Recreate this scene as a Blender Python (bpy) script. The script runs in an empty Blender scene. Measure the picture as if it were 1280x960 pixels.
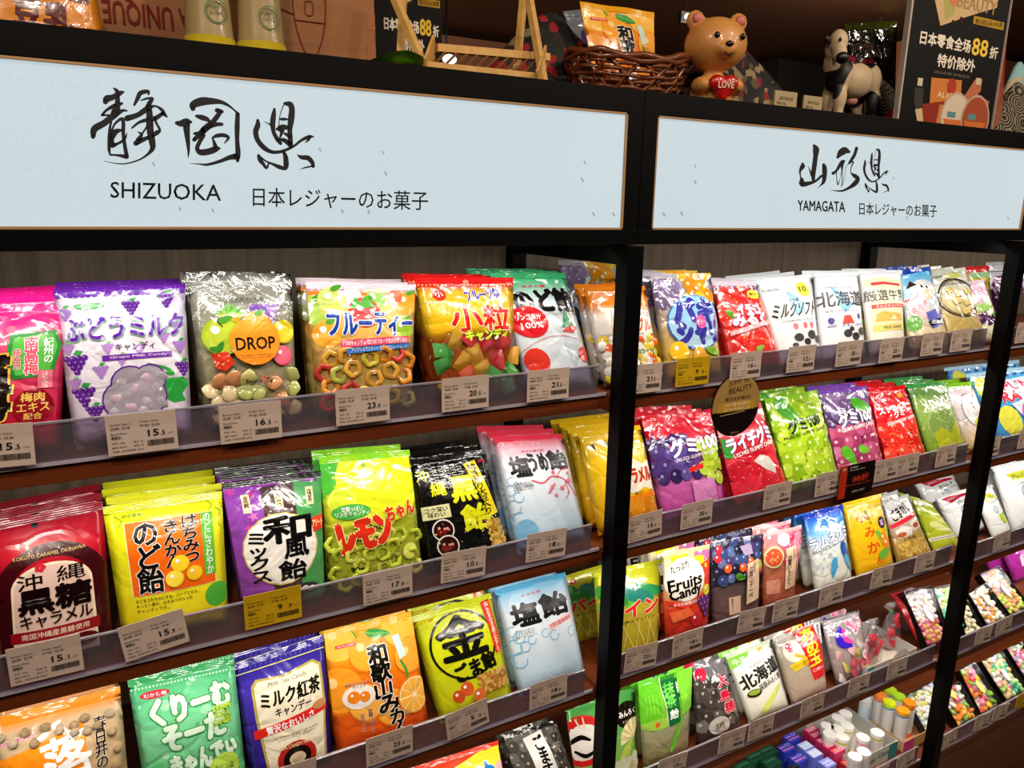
import bpy, bmesh, math, random
import numpy as np
from mathutils import Vector, noise

# ------------------------------------------------------------------ camera, world, lights, exposure
SC = bpy.context.scene
COL = SC.collection
F_PX = 923.07
YAW, PITCH, ROLL = math.radians(28.636), math.radians(13.355), math.radians(0.891)
Z0 = 1.85                                    # camera height
CAM = Vector((0.0, -1.0, Z0))
_f = Vector((math.sin(YAW) * math.cos(PITCH), math.cos(YAW) * math.cos(PITCH), -math.sin(PITCH)))
_r0 = Vector((math.cos(YAW), -math.sin(YAW), 0))
_u0 = _r0.cross(_f)
_r = _r0 * math.cos(ROLL) + _u0 * math.sin(ROLL)
_u = -_r0 * math.sin(ROLL) + _u0 * math.cos(ROLL)
cam = bpy.data.cameras.new('camera')
camo = bpy.data.objects.new('camera', cam)
COL.objects.link(camo)
from mathutils import Matrix
camo.matrix_world = Matrix(((_r.x, _u.x, -_f.x, CAM.x), (_r.y, _u.y, -_f.y, CAM.y), (_r.z, _u.z, -_f.z, CAM.z), (0, 0, 0, 1)))
cam.sensor_width = 36.0
cam.lens = F_PX * 36.0 / 1280.0
cam.clip_start = 0.02
SC.camera = camo

SC.view_settings.view_transform = 'Standard'
SC.view_settings.look = 'None'
SC.view_settings.gamma = 1.0
SC.view_settings.use_curve_mapping = False
SC.view_settings.exposure = 0.22

w = bpy.data.worlds.new('world')
SC.world = w
w.use_nodes = True
w.node_tree.nodes['Background'].inputs[0].default_value = (1.0, 0.72, 0.5, 1)
w.node_tree.nodes['Background'].inputs[1].default_value = 0.02

SHELF = {'L': [-.315, -.612, -.912, -1.212], 'M': [-.323, -.622, -.905, -1.202, -1.527], 'N': [-.328, -.628, -.923, -1.215, -1.535]}
BAYX = {'L': (-.374, .762), 'M': (.795, 1.931), 'N': (1.965, 3.1)}
BOARD_T = .028

def area(name, loc, rot, sx, sy, power, col):
    l = bpy.data.lights.new(name, 'AREA')
    l.shape = 'RECTANGLE'; l.size = sx; l.size_y = sy; l.energy = power; l.color = col
    o = bpy.data.objects.new(name, l)
    o.location = loc; o.rotation_euler = rot
    COL.objects.link(o)
    return o

LED = (1.0, .93, .86)
for bay, (x0, x1) in BAYX.items():
    tops = [-.058] + [z - BOARD_T - .004 for z in SHELF[bay][:-1]]
    for i, zt in enumerate(tops):
        area('led_strip_light', ((x0 + x1) / 2, .045, Z0 + zt - .006), (math.radians(28), 0, 0), x1 - x0 - .04, .012,
             {'L': 1.05, 'M': 1.25, 'N': 1.55}[bay] * 1.0 * (1.25 if i >= 3 else 1), LED)
# track spots of the shop ceiling, in front of the shelves
for i, (x, y) in enumerate(((-.9, -1.2), (-.1, -.9), (.7, -1.3), (1.5, -.95), (2.3, -1.3), (3.1, -1.0))):
    area('ceiling_spot_light', (x, y, 2.88), (math.radians(40), 0, 0), .07, .07, 7.2, (1.0, .84, .68))
# unseen fill lamps added to brighten the wall panels behind the units
area('panel_fill_light', (1.0, 1.9, 2.85), (math.radians(50), 0, 0), .5, .3, 42, (1.0, .7, .45))
area('panel_fill_light', (3.4, 1.2, 2.85), (math.radians(50), 0, 0), .4, .3, 30, (1.0, .72, .5))

# ------------------------------------------------------------------ helpers
def ray(px, py):
    return _r * ((px - 640) / F_PX) - _u * ((py - 480) / F_PX) + _f
def at_y(px, py, y):
    d = ray(px, py)
    return CAM + d * ((1.0 + y) / d.y)
def on_plane(px, py, b, n):
    d = ray(px, py)
    return CAM + d * ((b - CAM).dot(n) / d.dot(n))

def hexc(h):
    h = h.lstrip('#')
    if len(h) == 3: h = ''.join(ch * 2 for ch in h)
    return tuple(((int(h[i:i + 2], 16) / 255.0) ** 2.2) for i in (0, 2, 4))

_mats = {}
def principled(name):
    m = bpy.data.materials.new(name)
    m.use_nodes = True
    return m, m.node_tree, m.node_tree.nodes['Principled BSDF']
def mat(col, rough=.5, metal=0, bump=0, bscale=30, coat=0, var=0, emit=None, trans=0, sheen=0):
    k = (col, rough, metal, bump, bscale, coat, var, emit, trans)
    if k in _mats: return _mats[k]
    m, nt, b = principled('m_' + col.strip('#'))
    c = hexc(col)
    b.inputs['Base Color'].default_value = (*c, 1)
    b.inputs['Roughness'].default_value = rough
    b.inputs['Metallic'].default_value = metal
    b.inputs['Coat Weight'].default_value = coat
    b.inputs['Coat Roughness'].default_value = .1
    if trans: b.inputs['Transmission Weight'].default_value = trans
    if emit is not None:
        b.inputs['Emission Color'].default_value = (*c, 1)
        b.inputs['Emission Strength'].default_value = emit
    tc = nt.nodes.new('ShaderNodeTexCoord')
    n = nt.nodes.new('ShaderNodeTexNoise')
    n.inputs['Scale'].default_value = bscale
    n.inputs['Detail'].default_value = 3
    nt.links.new(tc.outputs['Object'], n.inputs['Vector'])
    if bump:
        bp = nt.nodes.new('ShaderNodeBump')
        bp.inputs['Strength'].default_value = bump
        bp.inputs['Distance'].default_value = .002
        nt.links.new(n.outputs['Fac'], bp.inputs['Height'])
        nt.links.new(bp.outputs['Normal'], b.inputs['Normal'])
    mx = nt.nodes.new('ShaderNodeMix'); mx.data_type = 'RGBA'
    v = var or .04
    mx.inputs[6].default_value = (*[x * (1 - v) for x in c], 1)
    mx.inputs[7].default_value = (*[min(1, x * (1 + v)) for x in c], 1)
    nt.links.new(n.outputs['Fac'], mx.inputs[0])
    nt.links.new(mx.outputs[2], b.inputs['Base Color'])
    _mats[k] = m
    return m

def wood(name, c1, c2, scale=(2, 30, 60), rough=.45):
    if name in _mats: return _mats[name]
    m, nt, b = principled(name)
    tc = nt.nodes.new('ShaderNodeTexCoord'); mp = nt.nodes.new('ShaderNodeMapping')
    mp.inputs['Scale'].default_value = scale
    n = nt.nodes.new('ShaderNodeTexNoise'); n.inputs['Scale'].default_value = 1.5; n.inputs['Detail'].default_value = 6; n.inputs['Distortion'].default_value = .6
    cr = nt.nodes.new('ShaderNodeValToRGB')
    cr.color_ramp.elements[0].color = (*hexc(c1), 1); cr.color_ramp.elements[1].color = (*hexc(c2), 1)
    cr.color_ramp.elements[0].position = .32; cr.color_ramp.elements[1].position = .7
    nt.links.new(tc.outputs['Object'], mp.inputs['Vector']); nt.links.new(mp.outputs['Vector'], n.inputs['Vector'])
    nt.links.new(n.outputs['Fac'], cr.inputs[0]); nt.links.new(cr.outputs[0], b.inputs['Base Color'])
    b.inputs['Roughness'].default_value = rough
    _mats[name] = m
    return m

def foil(name, rough=.24, metal=0.0, bumpd=.0055, coat=.8):
    """printed plastic packaging: colour from the print attribute, crinkled glossy surface"""
    if name in _mats: return _mats[name]
    m, nt, b = principled(name)
    at = nt.nodes.new('ShaderNodeAttribute'); at.attribute_name = 'Col'
    nt.links.new(at.outputs['Color'], b.inputs['Base Color'])
    b.inputs['Roughness'].default_value = rough
    b.inputs['Metallic'].default_value = metal
    b.inputs['Coat Weight'].default_value = coat
    b.inputs['Coat Roughness'].default_value = .07
    tc = nt.nodes.new('ShaderNodeTexCoord')
    n1 = nt.nodes.new('ShaderNodeTexNoise'); n1.inputs['Scale'].default_value = 17; n1.inputs['Detail'].default_value = 2.5; n1.inputs['Distortion'].default_value = 1.4
    n2 = nt.nodes.new('ShaderNodeTexVoronoi'); n2.feature = 'DISTANCE_TO_EDGE'; n2.inputs['Scale'].default_value = 14
    nd = nt.nodes.new('ShaderNodeTexNoise'); nd.inputs['Scale'].default_value = 9
    va = nt.nodes.new('ShaderNodeVectorMath'); va.operation = 'MULTIPLY_ADD'
    va.inputs[1].default_value = (.12, .12, .12)
    oi = nt.nodes.new('ShaderNodeObjectInfo')
    ad = nt.nodes.new('ShaderNodeVectorMath'); ad.operation = 'ADD'
    nt.links.new(tc.outputs['Object'], ad.inputs[0]); nt.links.new(oi.outputs['Random'], ad.inputs[1])
    nt.links.new(ad.outputs[0], n1.inputs['Vector']); nt.links.new(ad.outputs[0], nd.inputs['Vector'])
    nt.links.new(nd.outputs['Color'], va.inputs[0]); nt.links.new(ad.outputs[0], va.inputs[2])
    nt.links.new(va.outputs[0], n2.inputs['Vector'])
    mn = nt.nodes.new('ShaderNodeMath'); mn.operation = 'MINIMUM'; mn.inputs[1].default_value = .12
    nt.links.new(n2.outputs['Distance'], mn.inputs[0])
    ma = nt.nodes.new('ShaderNodeMath'); ma.operation = 'MULTIPLY_ADD'; ma.inputs[1].default_value = 2.2
    nt.links.new(mn.outputs[0], ma.inputs[0]); nt.links.new(n1.outputs['Fac'], ma.inputs[2])
    bp = nt.nodes.new('ShaderNodeBump'); bp.inputs['Strength'].default_value = .8; bp.inputs['Distance'].default_value = bumpd
    nt.links.new(ma.outputs[0], bp.inputs['Height'])
    nt.links.new(bp.outputs['Normal'], b.inputs['Normal']); nt.links.new(bp.outputs['Normal'], b.inputs['Coat Normal'])
    _mats[name] = m
    return m

def clear(name, tint='#ffffff', fac=.1, rough=.06, bump=.006, scale=20, haze=0):
    """thin clear plastic: mostly see-through with sharp crinkled reflections"""
    if name in _mats: return _mats[name]
    m = bpy.data.materials.new(name); m.use_nodes = True
    nt = m.node_tree; nt.nodes.remove(nt.nodes['Principled BSDF'])
    out = nt.nodes['Material Output']
    tr = nt.nodes.new('ShaderNodeBsdfTransparent'); tr.inputs[0].default_value = (*hexc(tint), 1)
    gl = nt.nodes.new('ShaderNodeBsdfGlossy'); gl.inputs['Roughness'].default_value = rough
    lw = nt.nodes.new('ShaderNodeLayerWeight'); lw.inputs['Blend'].default_value = .25
    ma = nt.nodes.new('ShaderNodeMath'); ma.operation = 'MULTIPLY_ADD'; ma.inputs[1].default_value = .55; ma.inputs[2].default_value = fac
    ma.use_clamp = True
    mix = nt.nodes.new('ShaderNodeMixShader')
    nt.links.new(lw.outputs['Fresnel'], ma.inputs[0]); nt.links.new(ma.outputs[0], mix.inputs[0])
    if haze:
        df = nt.nodes.new('ShaderNodeBsdfDiffuse'); df.inputs[0].default_value = (*hexc('#d8d2de'), 1)
        m2 = nt.nodes.new('ShaderNodeMixShader'); m2.inputs[0].default_value = haze
        nt.links.new(tr.outputs[0], m2.inputs[1]); nt.links.new(df.outputs[0], m2.inputs[2]); nt.links.new(m2.outputs[0], mix.inputs[1])
    else:
        nt.links.new(tr.outputs[0], mix.inputs[1])
    nt.links.new(gl.outputs[0], mix.inputs[2]); nt.links.new(mix.outputs[0], out.inputs[0])
    if bump:
        tc = nt.nodes.new('ShaderNodeTexCoord'); n = nt.nodes.new('ShaderNodeTexNoise')
        n.inputs['Scale'].default_value = scale; n.inputs['Detail'].default_value = 3; n.inputs['Distortion'].default_value = 2.0
        bp = nt.nodes.new('ShaderNodeBump'); bp.inputs['Strength'].default_value = 1; bp.inputs['Distance'].default_value = bump
        nt.links.new(tc.outputs['Object'], n.inputs['Vector']); nt.links.new(n.outputs['Fac'], bp.inputs['Height'])
        nt.links.new(bp.outputs['Normal'], gl.inputs['Normal']); nt.links.new(bp.outputs['Normal'], lw.inputs['Normal'])
    _mats[name] = m
    return m

def link(name, me, parent=None, loc=None, m=None, rot=None):
    o = bpy.data.objects.new(name, me)
    COL.objects.link(o)
    if m is not None:
        me.materials.clear(); me.materials.append(m)
    if parent is not None: o.parent = parent
    if loc is not None: o.location = loc
    if rot is not None: o.rotation_euler = rot
    return o
def tag(o, label, cat, group=None, kind=None):
    o['label'] = label; o['category'] = cat
    if group: o['group'] = group
    if kind: o['kind'] = kind
    return o
def empty(name, loc, label=None, cat=None, group=None, rot=None):
    o = link(name, None, None, loc, None, rot)
    o.empty_display_size = .02
    if label: tag(o, label, cat, group)
    return o
def box_bm(bm, x0, x1, y0, y1, z0, z1):
    r = bmesh.ops.create_cube(bm, size=1)
    for v in r['verts']:
        v.co = Vector((x0 if v.co.x < 0 else x1, y0 if v.co.y < 0 else y1, z0 if v.co.z < 0 else z1))
def done(bm, smooth=False, bevel=0, seg=2):
    if bevel:
        bmesh.ops.bevel(bm, geom=[e for e in bm.edges], offset=bevel, segments=seg, profile=.5, affect='EDGES')
    bmesh.ops.recalc_face_normals(bm, faces=bm.faces)
    me = bpy.data.meshes.new('mesh'); bm.to_mesh(me); bm.free()
    if smooth: me.polygons.foreach_set('use_smooth', [True] * len(me.polygons))
    return me
def box(name, b, m, parent=None, bevel=.001, origin=None):
    """b = x0,x1,y0,y1,z0,z1 in the parent's coordinates"""
    cx, cy, cz = (b[0] + b[1]) / 2, (b[2] + b[3]) / 2, b[4]
    if origin == 'keep': cx = cy = cz = 0
    bm = bmesh.new()
    box_bm(bm, b[0] - cx, b[1] - cx, b[2] - cy, b[3] - cy, b[4] - cz, b[5] - cz)
    return link(name, done(bm, bevel=bevel), parent, (cx, cy, cz), m)
def copy_tree(o, parent=None):
    c = o.copy(); COL.objects.link(c)
    if parent is not None: c.parent = parent
    for ch in list(o.children): copy_tree(ch, c)
    return c

# ------------------------------------------------------------------ flat print (text and shapes) turned into geometry
_tx = {}
def text_geo(s):
    if s in _tx: return _tx[s]
    cu = bpy.data.curves.new('text', 'FONT'); cu.body = s; cu.resolution_u = 2
    if '\n' in s: cu.space_line = .86; cu.align_x = 'CENTER'
    o = bpy.data.objects.new('text', cu); COL.objects.link(o)
    dg = bpy.context.evaluated_depsgraph_get()
    me = bpy.data.meshes.new_from_object(o.evaluated_get(dg))
    n = len(me.vertices); co = np.zeros(n * 3); me.vertices.foreach_get('co', co); co = co.reshape(-1, 3)[:, :2].copy()
    fc = [tuple(p.vertices) for p in me.polygons]
    COL.objects.unlink(o); bpy.data.objects.remove(o); bpy.data.curves.remove(cu); bpy.data.meshes.remove(me)
    if n:
        lo, hi = co.min(0), co.max(0); co = (co - lo) / np.maximum(hi - lo, 1e-6)
        asp = (hi - lo)[0] / max((hi - lo)[1], 1e-6)
    else: asp = 1
    co[:, 1] = 1 - co[:, 1]
    _tx[s] = (co, fc, asp)
    return _tx[s]

class Art:
    """flat print in unit coordinates, x to the right, y down; vs scales y"""
    def __init__(s, W, H, vs=1.0):
        s.W, s.H, s.vs, s.items = W, H, vs, []
        s.asp = W / (H * vs)
    def add(s, co, fc, col):
        co = np.array(co, float); co[:, 1] *= s.vs
        if co.shape[1] == 2: co = np.concatenate([co, np.zeros((len(co), 1))], 1)
        lo, hi = co.min(0)[:2], co.max(0)[:2]
        L = 0
        for it in s.items:
            if it['lo'][0] < hi[0] and it['hi'][0] > lo[0] and it['lo'][1] < hi[1] and it['hi'][1] > lo[1]: L = max(L, it['L'] + 1)
        s.items.append(dict(co=co, fc=fc, col=col, L=L, lo=lo, hi=hi))
    def R(s, x0, y0, x1, y1, col):
        s.add([(x0, y0), (x1, y0), (x1, y1), (x0, y1)], [(0, 1, 2, 3)], col)
    def P(s, pts, col):
        s.add(pts, [tuple(range(len(pts)))], col)
    def E(s, cx, cy, rx, ry=None, col='#fff', n=18):
        if isinstance(ry, str): col, ry = ry, None
        if ry is None: ry = rx * s.asp
        s.add([(cx + rx * math.cos(2 * math.pi * i / n), cy + ry * math.sin(2 * math.pi * i / n)) for i in range(n)], [tuple(range(n))], col)
    def Es(s, lst, col, n=9):
        """many discs as one item: (x, y, r)"""
        co, fc = [], []
        for (x, y, r) in lst:
            b = len(co)
            co += [(x + r * math.cos(2 * math.pi * i / n), y + r * s.asp * math.sin(2 * math.pi * i / n), 1.6e-5 * (len(fc) % 13)) for i in range(n)]
            fc.append(tuple(range(b, b + n)))
        s.add(co, fc, col)
    def T(s, t, x0, y0, x1, y1, col='#111', b=0, ol=None, ow=.1, rot=0, ital=0):
        co, fc, asp = text_geo(t)
        if not len(co): return
        W, H = (x1 - x0), (y1 - y0)
        c = np.stack([(co[:, 0] - .5) * W / 1.0, (co[:, 1] - .5) * H], 1)
        c[:, 0] += -ital * (co[:, 1] - .5) * W
        if rot:
            a = math.radians(rot); X = c[:, 0] * s.asp; Y = c[:, 1].copy()
            c = np.stack([(X * math.cos(a) - Y * math.sin(a)) / s.asp, X * math.sin(a) + Y * math.cos(a)], 1)
        c += np.array([(x0 + x1) / 2, (y0 + y1) / 2])
        nl = t.count('\n') + 1
        em = min(H / nl, W * s.asp if nl > 1 else H)
        def stamp(rad, k, z0=0):
            cc, ff = [], []
            for i in range(k):
                a = 2 * math.pi * i / k + .6
                base = i * len(c)
                q_ = c + np.array([rad * em * math.cos(a) / s.asp, rad * em * math.sin(a)]); cc.append(np.concatenate([q_, np.full((len(q_), 1), 1.6e-5 * i + z0)], 1))
                ff += [tuple(q + base for q in f) for f in fc]
            return np.concatenate(cc), ff
        if ol: s.add(*stamp(b + ow, 7), ol)
        if b > .034:
            p1_, f1_ = stamp(b, 6); p2_, f2_ = stamp(b * .5, 5, 1e-4); n1_ = len(p1_)
            s.add(np.concatenate([p1_, p2_]), f1_ + [tuple(q + n1_ for q in f) for f in f2_], col)
        elif b: s.add(*stamp(b, 4), col)
        else: s.add(c, fc, col)
    def B(s, pts, col):
        """brush strokes: list of lists (x, y, width in x units)"""
        co, fc = [], []
        for st in pts:
            st = [st] if isinstance(st[0], (int, float)) else st
            k0 = len(co); ribbon(st, co, fc, s.asp)
            for q in range(k0, len(co)): co[q] = (co[q][0], co[q][1], 3e-5 * (1 + pts.index(st) % 8) if st in pts else 3e-5)
        s.add(co, fc, col)
    def L(s, pts, wd, col):
        s.B([[(x, y, wd) for x, y in pts]], col)

def ribbon(st, co, fc, asp=1.0, sub=5):
    # Catmull-Rom through the points, flat ribbon with round ends
    P = [np.array((p[0] * asp, p[1], p[2] * asp), float) for p in st]
    if len(P) < 2: return
    Q = [2 * P[0] - P[1]] + P + [2 * P[-1] - P[-2]]
    pts = []
    for i in range(1, len(Q) - 2):
        for k in range(sub):
            t = k / sub
            pts.append(.5 * ((2 * Q[i]) + (-Q[i - 1] + Q[i + 1]) * t + (2 * Q[i - 1] - 5 * Q[i] + 4 * Q[i + 1] - Q[i + 2]) * t * t + (-Q[i - 1] + 3 * Q[i] - 3 * Q[i + 1] + Q[i + 2]) * t ** 3))
    pts.append(P[-1])
    base = len(co)
    n = len(pts)
    for i, p in enumerate(pts):
        a = pts[max(i - 1, 0)]; b = pts[min(i + 1, n - 1)]
        d = b[:2] - a[:2]; l = np.hypot(*d) or 1
        nn = np.array((-d[1], d[0])) / l * max(p[2], 0) / 2
        co.append(((p[0] + nn[0]) / asp, p[1] + nn[1])); co.append(((p[0] - nn[0]) / asp, p[1] - nn[1]))
    for i in range(n - 1):
        fc.append((base + 2 * i, base + 2 * i + 1, base + 2 * i + 3, base + 2 * i + 2))
    for p in (pts[0], pts[-1]):
        b = len(co); k = 8
        for i in range(k):
            a = 2 * math.pi * i / k
            co.append(((p[0] + p[2] / 2 * math.cos(a)) / asp, p[1] + p[2] / 2 * math.sin(a)))
        fc.append(tuple(range(b, b + k)))

def colour_at(col, y):
    """col is a hex or a list of (y, hex) stops down the print"""
    y = np.asarray(y)
    if isinstance(col, str): return np.tile(np.array(hexc(col)), (len(y), 1))
    ys = [c[0] for c in col]; cs = np.array([hexc(c[1]) for c in col])
    return np.stack([np.interp(y, ys, cs[:, k]) for k in range(3)], 1)

def art_mesh(art, surf, nu, nv, base=.0004, step=.00026, extra=None):
    """print geometry carried onto a surface. surf(u, v, h) -> xyz; big faces are cut along the surface's grid"""
    V, Fc, C = [], [], []
    off = 0
    def emit(co, faces, col, L):
        nonlocal off
        V.append(surf(co[:, 0], co[:, 1], co[:, 2] + (base + step * L)))
        C.append(colour_at(col, co[:, 1] / art.vs if not isinstance(col, str) else co[:, 1]))
        Fc.extend(tuple(q + off for q in f) for f in faces)
        off += len(co)
    for it in art.items:
        co, fc = it['co'], it['fc']
        big, small = [], []
        for f in fc:
            xs = co[list(f)][:, :2]
            e = xs.max(0) - xs.min(0)
            cut = nu and (e[0] > .3 / nu or e[1] > .3 / nv)
            if cut:
                lo_, hi_ = xs.min(0), xs.max(0)
                cut = int(lo_[0] * nu) != int(hi_[0] * nu) or int(lo_[1] * nv) != int(hi_[1] * nv)
            (big if cut else small).append(f)
        if small: emit(co, small, it['col'], it['L'])
        if big:
            bm = bmesh.new()
            vs = {}
            for f in big:
                for q in f:
                    if q not in vs: vs[q] = bm.verts.new((co[q, 0], co[q, 1], co[q, 2]))
                try: bm.faces.new([vs[q] for q in f])
                except ValueError: pass
            lo, hi = it['lo'], it['hi']
            for k in range(1, nu):
                if lo[0] < k / nu < hi[0]:
                    bmesh.ops.bisect_plane(bm, geom=bm.verts[:] + bm.edges[:] + bm.faces[:], plane_co=(k / nu, 0, 0), plane_no=(1, 0, 0), dist=1e-7)
            for k in range(1, nv):
                if lo[1] < k / nv < hi[1]:
                    bmesh.ops.bisect_plane(bm, geom=bm.verts[:] + bm.edges[:] + bm.faces[:], plane_co=(0, k / nv, 0), plane_no=(0, 1, 0), dist=1e-7)
            bm.verts.index_update()
            c2 = np.array([v.co[:3] for v in bm.verts]); f2 = [tuple(v.index for v in f.verts) for f in bm.faces]
            bm.free()
            if len(c2): emit(c2, f2, it['col'], it['L'])
    if extra:
        co3, fcs, cc = extra
        V.append(co3); C.append(cc); Fc.extend(tuple(q + off for q in f) for f in fcs); off += len(co3)
    if not V: return None
    V = np.concatenate(V); C = np.concatenate(C)
    me = bpy.data.meshes.new('mesh')
    me.from_pydata(V.tolist(), [], Fc)
    ca = me.attributes.new('Col', 'FLOAT_COLOR', 'POINT')
    ca.data.foreach_set('color', np.concatenate([C, np.ones((len(C), 1))], 1).ravel())
    return me

# ------------------------------------------------------------------ candy pieces
_cm = {}
def candy_mesh(kind, col, clearish=.35):
    k = (kind, col)
    if k in _cm: return _cm[k]
    rnd = random.Random(hash(kind) % 1000 if False else len(kind) * 7)
    bm = bmesh.new()
    if kind in ('ball', 'lump', 'gum'):
        bmesh.ops.create_icosphere(bm, subdivisions=2, radius=1)
        if kind != 'ball':
            for v in bm.verts:
                v.co *= 1 + (.28 if kind == 'lump' else .12) * noise.noise(v.co * 1.7)
            for v in bm.verts: v.co.z *= .65
    elif kind == 'ring':
        for i in range(16):
            a = 2 * math.pi * i / 16; R = .72 + .08 * math.cos(a * 5)
            for j in range(6):
                b = 2 * math.pi * j / 6
                bm.verts.new(((R + .3 * math.cos(b)) * math.cos(a), (R + .3 * math.cos(b)) * math.sin(a), .3 * math.sin(b)))
        bm.verts.ensure_lookup_table()
        for i in range(16):
            for j in range(6):
                bm.faces.new([bm.verts[i * 6 + j], bm.verts[((i + 1) % 16) * 6 + j], bm.verts[((i + 1) % 16) * 6 + (j + 1) % 6], bm.verts[i * 6 + (j + 1) % 6]])
    elif kind == 'cube':
        box_bm(bm, -.7, .7, -.7, .7, -.5, .5)
        bmesh.ops.bevel(bm, geom=bm.edges[:], offset=.22, segments=2, affect='EDGES')
    elif kind in ('wrap', 'pack'):
        # a flat little sachet: pillow in the middle, crimped ends
        N = 8
        for i in range(N + 1):
            for j in range(7):
                x = -1 + 2 * i / N; y = -.75 + 1.5 * j / 6
                e = max(0, 1 - (abs(x) / .8) ** 4) * max(0, 1 - (abs(y) / .76) ** 2)
                if kind == 'wrap': y *= .35 + .65 * min(1, max(0, 1.0 - (abs(x) - .45) * 1.6)) if abs(x) > .45 else 1
                bm.verts.new((x, y, .38 * e ** .6 + .03 * math.sin(9 * x + 5 * y)))
        for i in range(N + 1):
            for j in range(7):
                x = -1 + 2 * i / N; y = -.75 + 1.5 * j / 6
                e = max(0, 1 - (abs(x) / .8) ** 4) * max(0, 1 - (abs(y) / .76) ** 2)
                if kind == 'wrap': y *= .35 + .65 * min(1, max(0, 1.0 - (abs(x) - .45) * 1.6)) if abs(x) > .45 else 1
                bm.verts.new((x, y, -.38 * e ** .6 + .03 * math.sin(9 * x + 5 * y) - .01))
        bm.verts.ensure_lookup_table()
        o = 7 * (N + 1)
        for i in range(N):
            for j in range(6):
                q = [i * 7 + j, (i + 1) * 7 + j, (i + 1) * 7 + j + 1, i * 7 + j + 1]
                bm.faces.new([bm.verts[t] for t in q]); bm.faces.new([bm.verts[t + o] for t in reversed(q)])
    elif kind == 'peanut':
        bmesh.ops.create_uvsphere(bm, u_segments=12, v_segments=12, radius=1)
        for v in bm.verts:
            z = v.co.z; k2 = 1 - .38 * math.exp(-(z / .28) ** 2)
            v.co = Vector((v.co.x * .62 * k2, v.co.y * .62 * k2, z * 1.15)) * (1 + .05 * noise.noise(v.co * 5))
    me = done(bm, smooth=True)
    if kind == 'peanut': m = mat(col, .7, bump=.9, bscale=300, var=.2)
    elif kind in ('wrap', 'pack'): m = mat(col, .22, coat=.6, bump=.7, bscale=60, var=.15)
    else: m = mat(col, .18, coat=.5, trans=0, var=.15)
    me.materials.append(m)
    _cm[k] = me
    return me

ORD = ['front', 'second', 'third', 'fourth', 'fifth', 'sixth']
FILM = clear('clear_film', fac=.05, rough=.09, bump=.004, scale=22)
def smooth01(x): x = np.clip(x, 0, 1); return x * x * (3 - 2 * x)

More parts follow.
